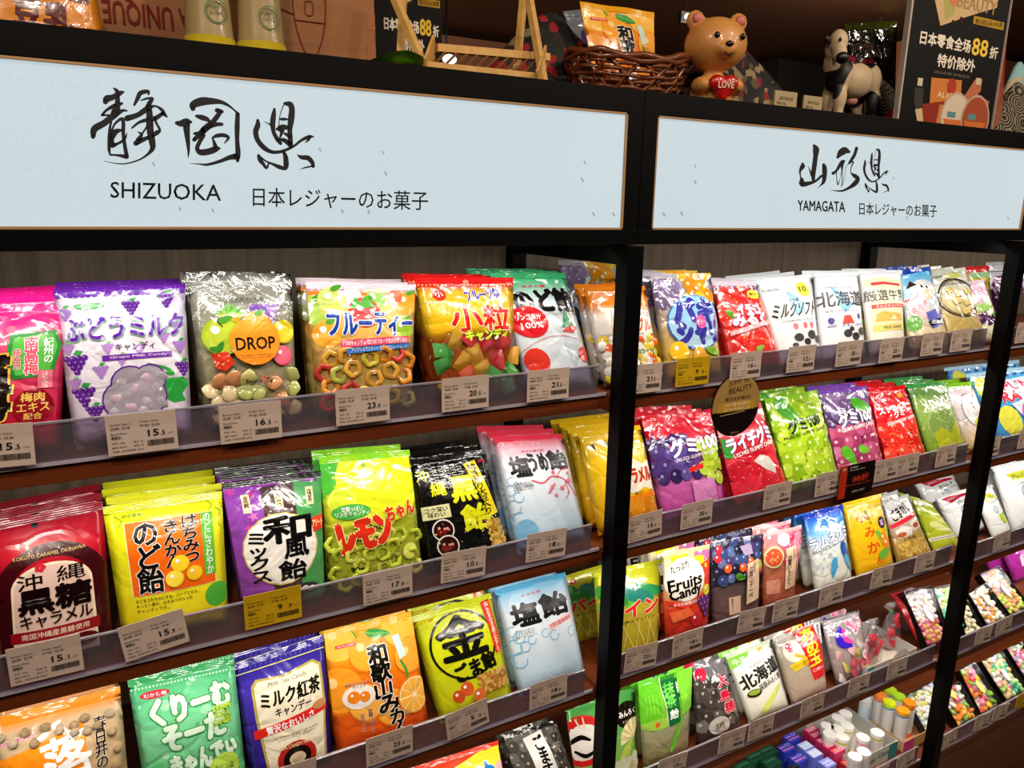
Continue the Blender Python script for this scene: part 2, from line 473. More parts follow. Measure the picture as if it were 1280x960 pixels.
def bag(name, label, TL, TR, L, R, zs, fn, yb=.075, lean=14, T=.017, n=1, dy=.034, back=None, clr=None, candies=(), seal=None,
        sealh=.05, group=None, vs=.78, rs=1, m=None, jx=.004, nu=12, nv=16, cat='candy bag', wrink=.0012, copies_label=None):
    lean = math.radians(lean)
    vd = Vector((0, math.sin(lean), math.cos(lean))); nn = Vector((0, -math.cos(lean), math.sin(lean)))
    b = Vector((0, yb, zs + Z0 + .001))
    q = [on_plane(*p, b, nn) for p in (TL, TR, L, R)]
    def down(top, mid):
        ht, hm = (top - b).dot(vd), (mid - b).dot(vd)
        return top + (mid - top) * (ht / max(ht - hm, 1e-4))
    TL3, TR3 = q[0], q[1]; BL3, BR3 = down(q[0], q[2]), down(q[1], q[3])
    O = (BL3 + BR3) / 2
    A, B_, C_, D_ = [np.array(p - O) for p in (TL3, TR3, BR3, BL3)]
    W = ((TR3 - TL3).length + (BR3 - BL3).length) / 2; H = ((TL3 - BL3).length + (TR3 - BR3).length) / 2
    rn = random.Random(hash_str(name))
    us, vv = np.linspace(0, 1, nu + 1), np.linspace(0, 1, nv + 1)
    U, V = np.meshgrid(us, vv)
    prof = smooth01((V - sealh) / .28) * smooth01((1.0 - V) / .12) ** .7 * (.72 + .28 * V)
    G = T * np.sin(np.pi * U) ** .62 * prof
    so = rn.random() * 90
    Wn = np.array([[noise.noise(Vector((u * 2.6 + so, v * 3.2, so))) for u in us] for v in vv])
    G = G + Wn * wrink * (prof > 0)
    top = np.array([noise.noise(Vector((u * 2.3, so, 0))) for u in us])
    G += .006 * top[None, :] * np.clip(1 - V / .14, 0, 1)
    rec = np.zeros_like(G)
    if clr:
        c0, c1, dep = clr
        rec = dep * smooth01((V - c0) / .05) * smooth01((c1 - V) / .03) * (np.sin(np.pi * U) ** .5)
        rec = np.minimum(rec, np.maximum(G + T * .3, 0))
    N3 = np.array(nn)
    def lerp(g, u, v):
        fu, fv = np.clip(u, 0, 1) * nu, np.clip(v, 0, 1) * nv
        i, j = np.minimum(fu.astype(int), nu - 1), np.minimum(fv.astype(int), nv - 1)
        a, c = fu - i, fv - j
        return g[j, i] * (1 - a) * (1 - c) + g[j, i + 1] * a * (1 - c) + g[j + 1, i] * (1 - a) * c + g[j + 1, i + 1] * a * c
    def plane(u, v):
        u, v = u[..., None], v[..., None]
        return (A * (1 - u) + B_ * u) * (1 - v) + (D_ * (1 - u) + C_ * u) * v
    def surf(u, v, h):
        u, v = np.asarray(u, float), np.asarray(v, float)
        return plane(u, v) + N3 * (lerp(G, u, v) + h)[..., None]
    art = Art(W, H, vs)
    fn(art)
    bgc = getattr(art, 'bg', '#ffffff')
    # pillow: front and back sheets sharing their border
    fr = plane(U, V) + N3 * (G - rec)[..., None]
    bk = plane(U, V) + N3 * (-.45 * (G - .006 * top[None, :] * np.clip(1 - V / .14, 0, 1)))[..., None]
    co = list(fr.reshape(-1, 3)); cc = list(colour_at(bgc if not isinstance(bgc, str) else bgc, V.ravel() / vs))
    idx = lambda j, i: j * (nu + 1) + i
    bi = {}
    bcol = hexc(back) if back else None
    for j in range(nv + 1):
        for i in range(nu + 1):
            if i in (0, nu) or j in (0, nv): bi[j, i] = idx(j, i)
            else:
                bi[j, i] = len(co); co.append(bk[j, i]); cc.append(bcol if bcol else cc[idx(j, i)])
    fcs = []
    for j in range(nv):
        for i in range(nu):
            fcs.append((idx(j, i), idx(j + 1, i), idx(j + 1, i + 1), idx(j, i + 1)))
            fcs.append((bi[j, i], bi[j, i + 1], bi[j + 1, i + 1], bi[j + 1, i]))
    for it in art.items: it['co'][:, 0] = np.clip(it['co'][:, 0], 0.004, .996); it['co'][:, 1] = np.clip(it['co'][:, 1], 0.002, .985)
    art_over = art
    me = art_mesh(art_over, surf, nu, nv, extra=(np.array(co), fcs, np.array(cc)))
    me.polygons.foreach_set('use_smooth', [True] * len(me.polygons))
    root = empty(name, O, label, cat)
    link('pouch', me, root, None, m or foil('foil'))
    # crimped top seal
    sc = seal or (bgc if isinstance(bgc, str) else bgc[0][1])
    ks = 7
    sv, sf, scol = [], [], []
    for j in range(ks + 1):
        for i in range(nu + 1):
            v = sealh * j / ks
            p = plane(np.array([us[i]]), np.array([v]))[0] + N3 * (lerp(G, np.array([us[i]]), np.array([v]))[0] + .0006 + (.0005 if j % 2 else 0))
            sv.append(p)
    for j in range(ks):
        for i in range(nu):
            a = j * (nu + 1) + i
            sf.append((a, a + nu + 1, a + nu + 2, a + 1))
    sme = bpy.data.meshes.new('mesh'); sme.from_pydata([tuple(p) for p in sv], [], sf)
    ca = sme.attributes.new('Col', 'FLOAT_COLOR', 'POINT')
    if clr and clr[0] <= .02:
        link('top_seal', sme, root, None, FILM)
    else:
        ca.data.foreach_set('color', np.concatenate([np.tile(np.array(hexc(sc)), (len(sv), 1)), np.ones((len(sv), 1))], 1).ravel())
        link('top_seal', sme, root, None, m or foil('foil'))
    parts = []
    if clr:
        j0, j1 = int(round(clr[0] * nv)), int(round(clr[1] * nv))
        fv = plane(U, V) + N3 * (G + .0002)[..., None]
        fv = fv[j0:j1 + 1]
        fm = bpy.data.meshes.new('mesh')
        fm.from_pydata(fv.reshape(-1, 3).tolist(), [], [(idx(j, i), idx(j + 1, i), idx(j + 1, i + 1), idx(j, i + 1)) for j in range(j1 - j0) for i in range(nu)])
        fm.polygons.foreach_set('use_smooth', [True] * len(fm.polygons))
        link('clear_window', fm, root, None, FILM)
    dy = max(dy, 1.47 * T / math.cos(lean) + .002)
    made = [root]
    for k in range(1, n):
        c = copy_tree(root)
        c.location = O + Vector((rn.uniform(-jx, jx) * 1.0, dy * k, rn.uniform(-.001, .001) + .0))
        c.rotation_euler = (0, rn.uniform(-.014, .014), rn.uniform(-.008, .008))
        c.location.z += abs(math.sin(c.rotation_euler.y)) * W / 2
        c['label'] = label + ', ' + ORD[k] + ' in row'
        c['group'] = group or (cat + 's of the row with ' + name.replace('_', ' '))
        made.append(c)
    if n > 1:
        root['group'] = group or (cat + 's of the row with ' + name.replace('_', ' '))
        root['label'] = label + ', front one'
    for cd in candies:
        kind, cols, r, (x0, y0, x1, y1), cnt = cd[:5]
        pts = []
        tries = 0
        ra = r / W; 
        while len(pts) < cnt and tries < cnt * 40:
            tries += 1
            u, v = rn.uniform(x0, x1), rn.uniform(y0, y1) * vs
            if all(((u - a) * W) ** 2 + ((v - c) * H) ** 2 > (1.45 * r) ** 2 for a, c in pts): pts.append((u, v))
        for (u, v) in pts:
            d = float(lerp(rec, np.array([u]), np.array([v]))[0]) if clr else 0
            P = surf(np.array([u]), np.array([v]), -d + (min(r * .35, d * .5) if clr else -.1 * r))[0]
            cdo = link('candy', candy_mesh(kind, rn.choice(cols)), root, P)
            cdo.scale = (r, r, r * (.5 if clr else .7))
            cdo.rotation_euler = (math.pi / 2 - lean + rn.uniform(-.35, .35), rn.uniform(-.35, .35), 0)
            cdo.rotation_mode = 'XYZ'
            cdo.rotation_euler.rotate_axis('Z', rn.uniform(0, 6.28))
    return made

def hash_str(s):
    h = 7
    for ch in s: h = (h * 31 + ord(ch)) % 1000003
    return h

# ------------------------------------------------------------------ drawing helpers for packaging
def grapes(a, x, y, r, col='#6b2f8f', leaf='#3f9a4a', hi=None):
    rr = r * .3
    L = [(x + dx * rr * 1.7, y + dy * rr * 1.5 * a.asp, rr) for dx, dy in ((-1.5, -1), (-.5, -1), (.5, -1), (1.5, -1), (-1, 0), (0, 0), (1, 0), (-.5, 1), (.5, 1), (0, 2))]
    a.Es(L, col)
    a.Es([(p[0] - rr * .25, p[1] - rr * .3 * a.asp, rr * .33) for p in L], hi or '#a877c4', 6)
    if leaf: a.P([(x - r * .2, y - r * .8 * a.asp), (x + r * .1, y - r * 1.25 * a.asp), (x + r * .7, y - r * 1.1 * a.asp), (x + r * .35, y - r * .7 * a.asp)], leaf)
def leafp(a, x, y, l, wd, rot, col, vein=None):
    c, s = math.cos(math.radians(rot)), math.sin(math.radians(rot))
    pts = []
    for i in range(14):
        t = 2 * math.pi * i / 14
        px, py = l * math.cos(t), wd * math.sin(t) * (1 - .35 * math.cos(t))
        pts.append((x + (px * c - py * s), y + (px * s + py * c) * a.asp))
    a.P(pts, col)
    if vein: a.L([(x - l * .9 * c, y - l * .9 * s * a.asp), (x + l * .9 * c, y + l * .9 * s * a.asp)], wd * .15, vein)
def fruit(a, x, y, r, col, dark=None, leaf=True, hl='#ffffff'):
    if dark: a.E(x, y, r, dark)
    a.E(x - r * .05, y - r * .05 * a.asp, r * .92, col)
    a.E(x - r * .3, y - r * .35 * a.asp, r * .22, hl, n=8)
    if leaf: leafp(a, x + r * .25, y - r * .9 * a.asp, r * .4, r * .18, -25, '#4e9a2c')
def slice_(a, x, y, r, rind='#f28a12', flesh='#ffb63a', n=10):
    a.E(x, y, r, rind); a.E(x, y, r * .92, '#ffe9b8')
    for i in range(n):
        t0, t1 = 2 * math.pi * (i + .08) / n, 2 * math.pi * (i + .92) / n
        rr = r * .85
        a.P([(x + .1 * rr * math.cos((t0 + t1) / 2), y + .1 * rr * math.sin((t0 + t1) / 2) * a.asp), (x + rr * math.cos(t0), y + rr * math.sin(t0) * a.asp), (x + rr * math.cos((t0 + t1) / 2), y + rr * math.sin((t0 + t1) / 2) * a.asp), (x + rr * math.cos(t1), y + rr * math.sin(t1) * a.asp)], flesh)
def scatter(a, rect, n, r, col, seed=1, k=8, jitter=.4):
    rn = random.Random(seed)
    a.Es([(rn.uniform(rect[0], rect[2]), rn.uniform(rect[1], rect[3]), r * rn.uniform(1 - jitter, 1 + jitter)) for _ in range(n)], col, k)
def pile(a, rect, cols, r, seed=3, hl=None, k=10):
    """overlapping round fruit filling a rectangle, drawn top to bottom"""
    rn = random.Random(seed)
    x0, y0, x1, y1 = rect
    y = y0; row = 0
    while y <= y1:
        L = {}
        x = x0 + (r * .8 if row % 2 else 0)
        hs = []
        while x <= x1:
            c = rn.choice(cols); q = (x + rn.uniform(-.2, .2) * r, y + rn.uniform(-.2, .2) * r * a.asp, r * rn.uniform(.85, 1.1))
            L.setdefault(c, []).append(q); hs.append((q[0] - r * .3, q[1] - r * .3 * a.asp, r * .25)); x += r * 1.7
        for c, l in L.items(): a.Es(l, c, k)
        if hl: a.Es(hs, hl, 6)
        y += r * 1.5 * a.asp; row += 1
def stripes(a, x0, x1, y0, y1, n, col, skew=.5):
    co, fc = [], []
    w = (x1 - x0) / n
    for i in range(n):
        b = len(co); x = x0 + i * w
        k = skew * w
        co += [(x, y1), (x + w * .5, y1), (min(x + w * .5 + k, x1), y0), (min(x + k, x1), y0)]; fc.append((b, b + 1, b + 2, b + 3))
    a.add(co, fc, col)
def fanshape(a, x, y, r, cols, t0=200, t1=340, n=9):
    for i in range(n):
        p = [math.radians(t0 + (t1 - t0) * (i + k) / n) for k in (0, 1)]
        a.P([(x, y)] + [(x + r * math.cos(q), y + r * math.sin(q) * a.asp) for q in p], cols[i % len(cols)])
def arc(cx, cy, rx, ry, t0, t1, n=14):
    return [(cx + rx * math.cos(math.radians(t0 + (t1 - t0) * i / n)), cy + ry * math.sin(math.radians(t0 + (t1 - t0) * i / n))) for i in range(n + 1)]

# ------------------------------------------------------------------ packaging designs (x right, y down, visible part of the front = 0..1)
def d_ume(a):
    a.bg = [(0, '#f41f8e'), (.28, '#e8337f'), (.34, '#e84c7c'), (1, '#c01838'), (1.3, '#9a1230')]
    a.L([(.0, .05), (.5, .09), (1, .05)], .012, '#ff9cc8'); a.L([(0, .16), (.5, .13), (1, .17)], .015, '#ff7ab4')
    scatter(a, (.1, .25, .95, .6), 26, .035, '#f0708f', 4)
    a.P([(.5, .32), (.92, .3), (.98, .42), (.9, .66), (.52, .68), (.46, .5)], '#2f8f3a'); a.P([(.54, .35), (.9, .33), (.94, .43), (.87, .63), (.55, .65), (.5, .5)], '#59b84a')
    a.T('南\n高\n梅', .63, .35, .76, .65, '#e8506c', .03, '#ffffff', .05); a.T('紀\n州\nの', .81, .36, .9, .56, '#ffffff', .02); a.T('使\n用', .53, .44, .6, .6, '#d8345c', .02, '#fff', .05)
    a.T('梅', -.05, .44, .48, .98, '#1a1008', .05, '#f4c84a', .03)
    a.T('ゴ', .0, 1.0, .4, 1.2, '#1a1008', .05, '#f4c84a', .03)
    a.E(.72, .9, .2, None, '#8f1226'); a.T('梅肉', .6, .79, .83, .86, '#f6c860', .03); a.T('エキス', .56, .87, .88, .94, '#f6c860', .02); a.T('配合', .63, .95, .81, 1.0, '#f6c860', .02)
    a.R(.76, .62, .9, .76, '#e8778c'); a.T('は\nち\nみ\nつ', .8, .63, .86, .76, '#fff4f4')
def d_grape_milk(a):
    a.bg = [(0, '#e2d8ec'), (.5, '#e6e0ee'), (1.3, '#d6cce2')]
    a.R(0, 0, 1, .055, '#6a2ba8'); a.T('Grape Milk Candy  Grape Milk Candy  Grape Milk Can', .02, .016, .98, .044, '#f2e6ff', .01)
    a.Es([(i / 22 + .02, .056, .026) for i in range(22)], '#6a2ba8', 8)
    for x, y, r in ((.06, .2, .06), (.56, .17, .07), (.84, .12, .07), (.1, .6, .09), (.28, .68, .06), (.93, .52, .06), (.95, .7, .07), (.13, .86, .09), (.9, .33, .05), (.2, 1.0, .07)): grapes(a, x, y, r, '#5b2590' if r > .06 else '#a47cc8')
    for x, y, r in ((.05, .48, .05), (.35, .5, .05), (.6, .52, .05), (.45, .6, .05), (.8, .44, .05), (.07, .76, .05)): grapes(a, x, y, r, '#b48ad2', '#88c48a')
    a.E(.24, .15, .12, .026, '#2f9c48'); a.E(.24, .15, .1, .019, '#7fd08a')
    a.T('ぶどうミルク', .045, .25, .975, .43, '#5a1ea0', .035, '#7cc99a', .035)
    a.T('ぶどうミルク', .04, .245, .97, .425, '#5a1ea0', .035, '#ffffff', .015)
    a.T('キャンディ', .41, .47, .72, .53, '#3a2a50', .02)
    a.R(.3, .56, .86, .605, '#6d2fa6'); a.T('Grape Milk Candy', .36, .57, .82, .595, '#f1e4fb', .01)
    a.L([(.66, .66), (.8, .7), (.86, .75), (.75, .73)], .03, '#2f9c3c')
    a.P([(.76, .82), (.82, .78), (.95, .78), (1, .84), (.93, .92), (.96, .98), (.85, .99), (.76, .93), (.78, .88)], '#2fa044')
    a.Es([(.5, .8, .16), (.66, .78, .14), (.44, .93, .18), (.62, .92, .18), (.55, 1.05, .2)], '#5b2590', 16)
    a.Es([(.5, .8, .145), (.66, .78, .125), (.44, .93, .165), (.62, .92, .165), (.55, 1.05, .185)], '#9c94a0', 16)
def d_drop(a):
    a.bg = [(0, '#8f8f86'), (.3, '#9a9a88'), (.7, '#b4b08c'), (1.3, '#8a7a58')]
    a.T('SWEETS', .3, .2, .7, .225, '#4a4a44', .02)
    for i in range(9): leafp(a, .35 + .015 * (i - 4), .3 - .012 * abs(i - 4) * -1, .085, .018, -90 + (i - 4) * 19, '#5aa53a' if i % 2 else '#7cc04a')
    pile(a, (.28, .36, .44, .44), ['#c8a028', '#d8b438'], .03)
    fruit(a, .25, .52, .2, '#b7cc3a', '#8faa2a'); a.L([(.26, .44), (.22, .4), (.24, .37)], .012, '#4a3a1a')
    grapes(a, .7, .34, .15, '#7a55a8', None); fruit(a, .88, .5, .13, '#e6d02e', '#c8b020', False)
    fruit(a, .6, .44, .15, '#f29a2a', '#e88818')
    leafp(a, .17, .62, .06, .03, 200, '#3f8a30'); leafp(a, .22, .6, .06, .03, -60, '#3f8a30'); a.P([(.12, .66), (.28, .64), (.34, .74), (.24, .8), (.15, .77)], '#d83a26'); scatter(a, (.15, .67, .3, .77), 10, .007, '#f8c878', 3)
    fruit(a, .86, .7, .11, '#f06a86', '#e0486c', False)
    a.E(.57, .57, .26, None, [(.35, '#f3a63a'), (.8, '#f08a1c')])
    a.T('DROP', .37, .54, .77, .64, '#26170c', .025); a.T('The sweetness blended in here', .4, .68, .74, .69, '#70380c'); a.T('and the fruit in the candy', .42, .7, .72, .71, '#70380c')
    a.T('Fruits', .44, .88, .6, .915, '#1e1a16', .03); a.T('7', .61, .87, .645, .92, '#d82c20', .05); a.T('Taste', .66, .88, .79, .915, '#1e1a16', .03)
def d_fruity(a):
    a.bg = [(0, '#eedbe6'), (.12, '#f2c060'), (.5, '#dfae5a'), (1, '#b8a05c'), (1.3, '#a8985c')]
    stripes(a, 0, 1, 0, .085, 17, '#cc8fb8'); a.R(0, .085, 1, .12, '#e8802c')
    for x, y, r, c in ((.06, .28, .15, '#a8c84a'), (.4, .14, .1, '#e8f0e0'), (.62, .16, .1, '#8fc85a'), (.92, .2, .13, '#f2a020'), (.22, .18, .14, '#c8d86a'), (.8, .14, .08, '#f06a30'), (.5, .3, .16, '#e83c3c'), (.15, .5, .14, '#f0a838'), (.88, .46, .12, '#9cc83c')): fruit(a, x, y, r, c, None, r > .1)
    a.P([(.36, .26), (.42, .14), (.48, .2), (.54, .12), (.6, .24)], '#4fae3c')
    a.T('フルーティー', .15, .3, .97, .52, '#1c3f9e', .04, '#ffffff', .04)
    a.P([(.25, .56), (.93, .53), (.93, .6), (.25, .63)], '#e04874'); a.T('1つのキャンディで2つのフルーツ気分が楽しめる！', .27, .555, .92, .605, '#ffffff', .015, rot=-1.5)
    a.P([(.3, .64), (.95, .6), (.95, .65), (.3, .69)], '#2a6ab8'); a.T('アップル＆マスカット グレープフルーツ＆レモン', .34, .625, .93, .665, '#e8f0ff', 0, rot=-2)
def d_kotsubu(a):
    a.bg = [(0, '#dd2222'), (.08, '#dd2222'), (.085, '#e8b41c'), (.55, '#e8b81e'), (.6, '#a85818'), (1.3, '#8a2a20')]
    a.R(0, 0, 1, .095, '#e02424'); a.Es([(i / 26 + .02, .075, .008) for i in range(26)], '#f8d84a', 6); a.T('※', .47, .02, .53, .065, '#f8e8c8', .05); a.Es([(i / 26 + .02, .11, .006) for i in range(26)], '#f8e8b0', 6)
    a.E(.2, .17, .07, None, '#d82c20'); a.T('小', .16, .14, .24, .2, '#fff8e8', .03)
    a.T('フルーツ味', .46, .12, .84, .24, '#4a2a98', .04, '#ffffff', .04, rot=-6)
    a.T('小粒', .26, .3, .92, .56, '#d8241c', .035, '#fff6c8', .035)
    a.T('キャンディ', .38, .55, .88, .66, '#dfe83a', .05, '#3f9a3c', .04)
def d_nodo_apple(a):
    a.bg = [(0, '#52c382'), (.1, '#4fbf80'), (.28, '#cfe6ea'), (.5, '#dde8f0'), (1.3, '#c8d8e4')]
    a.T('あまみ屋', .35, .135, .66, .165, '#d83a4a', .02)
    a.T('のど飴', .16, .18, .97, .44, '#141414', .06, '#ffffff', .01)
    a.E(.26, .54, .24, .17, '#d8202c'); a.L([(.26, .37), (.3, .32)], .02, '#3a6a2a'); a.T('リンゴ果汁', .1, .46, .42, .52, '#fff', .03); a.T('100%', .14, .55, .42, .61, '#fff', .03)
    a.P([(.68, .62), (.78, .42), (.88, .62)], '#4f9a6a'); a.P([(.66, .66), (.8, .6), (.92, .62), (.84, .68)], '#d8343c')
    a.T('まろやかな甘さと\nさわやかな香りの\nりんご', .62, .42, .98, .52, '#333') if 0 else a.T('くまもとの りんごの味', .6, .46, .98, .485, '#334')
    a.L([(.0, .86), (.3, .74), (.62, .7), (1, .76)], .01, '#f2b0b0')
    a.Es([(.2, .95, .16), (.92, .92, .1)], '#e23a2e', 14)
def d_chunchu(a):
    a.bg = [(0, '#ee8420'), (.3, '#f08a24'), (.36, '#ece6de'), (.7, '#d8d4cc'), (1.3, '#b8a894')]
    a.R(.1, .3, .96, .33, '#f6c88a'); a.R(.3, .34, .97, .66, '#f4f0ea'); a.L([(.3, .34), (.97, .34), (.97, .66), (.3, .66), (.3, .34)], .01, '#e88c3c')
    a.T('CHEWY APPLE', .34, .37, .94, .43, '#8a8480', .01); a.T('ちゅる', .34, .46, .62, .62, '#e05a20', .03); a.T('プル', .66, .45, .94, .63, '#e05a20', .03)
    pile(a, (.1, .72, .95, 1.2), ['#e8e4dc', '#f0642c', '#e8c83a', '#f2efe8'], .07, 5, '#ffffff')
    a.T('コラーゲン', .55, .86, .95, .93, '#2f8f3a', .03, '#dff0c0', .05)
def d_yanshari(a):
    a.bg = [(0, '#b8b0b8'), (.3, '#9a90a0'), (.5, '#b0a090'), (1, '#d8b04a'), (1.3, '#c89838')]
    pile(a, (.02, .02, .45, .42), ['#7c6a90', '#8c7aa0', '#6a5a7c'], .085, 5, '#b8a8c8'); pile(a, (.52, .02, .98, .42), ['#f0a01c', '#e8c02a', '#f0b838', '#e08c1c'], .11, 8, '#fbe6a0')
    scatter(a, (.35, .05, .75, .35), 8, .025, '#e8f0e0', 3)
    a.E(.55, .62, .46, .34, '#2f6ab4'); a.E(.55, .615, .44, .325, [(.3, '#74b4e4'), (.9, '#b4d8f0')])
    a.T('パキ', .2, .34, .86, .62, '#3a3a9c', .1); a.T('シャリ', .22, .62, .9, .88, '#3a3a9c', .1); a.E(.6, .62, .09, None, '#e85a9c'); a.T('ゼリー', .52, .59, .68, .65, '#fff', .03)
    fruit(a, .2, .95, .14, '#f2c428', None, False); fruit(a, .5, 1.02, .12, '#e8a838', None, False); leafp(a, .75, .98, .14, .05, 20, '#78b438')
def d_strawmilk(a):
    a.bg = [(0, '#eadcea'), (.1, '#e8e8d8'), (.17, '#d83028'), (1.3, '#c02424')]
    stripes(a, 0, 1, 0, .085, 9, '#a83a9c', .1); stripes(a, 0, 1, .09, .13, 9, '#8a2a50', .1)
    a.R(0, .13, 1, .17, '#e8e0c8')
    for x, y, r in ((.25, .25, .2), (.62, .22, .2), (.9, .36, .14), (.1, .45, .16), (.35, .85, .2), (.7, .86, .2)): a.E(x, y, r, '#dc2c28'); scatter(a, (x - r * .6, y - r * .6, x + r * .6, y + r * .6), 9, .012, '#f6c06a', int(x * 90), 5)
    leafp(a, .2, .5, .12, .05, 40, '#5a9a2c'); leafp(a, .55, .98, .09, .04, -20, '#7ab43a')
    a.E(.82, .2, .14, .07, '#e4e84a'); a.T('果汁', .73, .17, .9, .22, '#a03020', .02)
    a.T('イチゴ', .3, .34, .8, .5, '#ffffff', .05, '#e8508c', .05); a.T('みるく', .18, .48, .86, .66, '#ffffff', .06, '#e8508c', .05)
    a.P([(.1, .72), (.95, .58), (.95, .64), (.1, .78)], '#f0a8b4')
def d_milksoft(a):
    a.bg = [(0, '#e4eaee'), (.3, '#eef2f4'), (1.3, '#dde2e6')]
    a.T('EREON', .06, .16, .34, .2, '#5a3a50', .01) if 0 else a.T('KURON', .06, .16, .34, .195, '#5a4a60', .01)
    a.E(.78, .22, .12, '#e4e03a'); a.T('10', .71, .17, .85, .25, '#5a5a20', .03)
    a.P([(.44, .22), (.56, .3), (.7, .42), (.66, .56), (.5, .58), (.42, .44)], '#8cc4e4'); a.T('北海道', .4, .34, .6, .39, '#3a4a60', .02)
    a.T('ミルクソフト', .1, .4, .94, .6, '#14140f', .03, ital=.1); a.T('口どけなめらかなソフトキャンデー', .2, .64, .9, .675, '#2a2a2a', .01)
    a.Es([(.42, .74, .05), (.62, .74, .05), (.78, .74, .05)], '#e8706c', 8)
    for x, y, r in ((.44, .9, .1), (.6, .97, .08), (.74, .88, .11), (.9, .95, .1), (.34, 1.0, .06)): a.E(x, y, r, r * .6, '#1c1c1a', n=9)
def d_hokkaido_milk(a):
    a.bg = [(0, '#e2e8ee'), (.3, '#eef2f6'), (1.3, '#dce2e8')]
    a.T('Milk Soft', .2, .22, .8, .25, '#8a9098'); a.P([(.3, .22), (.5, .34), (.7, .5), (.5, .62), (.36, .5)], '#7cc0ea')
    a.T('北海道', -.0, .3, .96, .52, '#16161a', .03)
    a.T('牛乳ソフトキャンデー', .12, .57, .8, .61, '#3a3a60', .01)
    a.Es([(.2, .72, .06), (.82, .68, .05)], '#3c3c8c', 8); a.P([(.4, .78), (.46, .66), (.6, .66), (.68, .78)], '#e0483c'); a.T('ミルク', .1, .78, .9, .82, '#5a5ab0', .02)
    for x, y, r in ((.5, .92, .1), (.68, .97, .1), (.86, .9, .1), (.6, .86, .06)): a.E(x, y, r, r * .6, '#1c1c1a', n=9)
def d_gensen(a):
    a.bg = [(0, '#e2e6ea'), (.2, '#eceef0'), (.7, '#efece0'), (1.3, '#e6e0cc')]
    a.P([(.08, .14), (.5, .1), (.94, .15), (.98, .3), (.9, .92), (.12, .95), (.06, .3)], '#e9e2b6')
    a.P([(.2, .2), (.5, .18), (.9, .22), (.88, .26), (.5, .225), (.22, .245)], '#d83a40')
    a.T('厳選牛乳', .02, .32, .98, .49, '#22201a', .025); a.R(.12, .54, .92, .6, '#d83434'); a.T('ミルクキャンディ', .2, .552, .84, .59, '#fff4e8', .02)
    a.P([(.16, .8), (.2, .68), (.34, .64), (.46, .66), (.8, .7), (.86, .8)], '#d8b048'); a.P([(.48, .78), (.58, .7), (.66, .78)], '#f2e4b0')
    a.P([(.1, .84), (.88, .84), (.88, .94), (.1, .94)], '#ead878'); a.T('MILK CANDY', .3, .868, .8, .91, '#3a3a20', .03)
def d_cow(a):
    a.bg = [(0, '#1f5fc0'), (.08, '#58b4e8'), (.3, '#98d0ee'), (1.3, '#e8c060')]
    a.R(0, 0, 1, .04, '#1c4ab0'); a.E(.55, .34, .36, .16, '#eeeeee'); a.P([(.1, .3), (.26, .18), (.4, .26)], '#3a3228'); a.Es([(.5, .3, .03), (.64, .32, .03)], '#1a1a1a'); a.E(.62, .44, .16, .08, '#e8c4a0')
    a.T('ダブル', .0, .46, .42, .56, '#d83a5a', .05, '#f8e8e8', .05); a.E(.3, .6, .24, '#e8c8d0'); a.T('ミルク', .12, .57, .5, .65, '#c8305a', .02, rot=-20)
    a.P([(.4, .72), (.84, .66), (.92, .9), (.5, .98)], '#5a60c0'); a.P([(.42, .86), (.9, .82), (.92, .9), (.46, .94)], '#16162a'); a.T('北海道', .48, .855, .86, .91, '#fff', .02)
    a.E(.14, .86, .14, '#5aa83a'); a.P([(.88, .7), (1, .68), (1, .95), (.94, .96)], '#d84a2c')
def d_butter(a):
    a.bg = [(0, '#e0e2d0'), (.25, '#e6e6d4'), (.45, '#cfc8a0'), (.9, '#c0a860'), (1.3, '#b89848')]
    a.P([(.4, 0), (.7, 0), (.8, .16), (.4, .2)], '#dfe078'); a.T('MUSEUM', .06, .08, .34, .12, '#3a3a30', .02)
    a.B([[(x, y, .03) for x, y in arc(.5, .5, .46, .33, 0, 360, 28)]], '#3a342e'); a.B([[(x, y, .012) for x, y in arc(.5, .5, .42, .3, 0, 360, 28)]], '#6a5a4a')
    a.T('BUTTER CANDY', .2, .24, .84, .28, '#6a6250', .02)
    for x, y in ((.3, .36), (.46, .44), (.36, .55), (.6, .6), (.5, .74), (.7, .42)): a.P([(x - .09, y - .04), (x + .07, y - .05), (x + .1, y + .03), (x - .06, y + .05)], '#e0c868'); a.P([(x - .06, y + .05), (x + .1, y + .03), (x + .1, y + .05), (x - .05, y + .07)], '#a87c38')
    a.P([(.66, .74), (.8, .7), (.86, .8), (.74, .84)], '#a04a24')
def d_pinkgrape(a):
    a.bg = [(0, '#f0d8e4'), (.25, '#f0b4d4'), (.5, '#e8e8c0'), (1.3, '#d8dcb8')]
    a.T('なめらか', .1, .2, .8, .36, '#ffffff', .05, '#e03c9c', .05); a.T('濃い果実', .06, .36, .86, .5, '#ffffff', .05, '#c82c8c', .06)
    a.P([(.05, .55), (.9, .46), (.95, .62), (.1, .7)], '#9cd068'); a.Es([(.25, .82, .13), (.5, .86, .13), (.72, .84, .12), (.4, .74, .1)], '#4a1c50', 12); a.Es([(.22, .79, .03), (.47, .83, .03)], '#b88cc0', 6); leafp(a, .86, .78, .14, .06, 30, '#5aa83a')
def d_redfruit(a):
    a.bg = [(0, '#e02c2c'), (.15, '#e02c2c'), (.2, '#d8c040'), (.6, '#c8a030'), (1.3, '#8a3020')]
    a.T('フルーツグミ', .1, .03, .6, .09, '#fff', .02); a.R(.2, .12, .98, .24, '#a8d098'); a.E(.5, .7, .4, .2, '#7c2468')
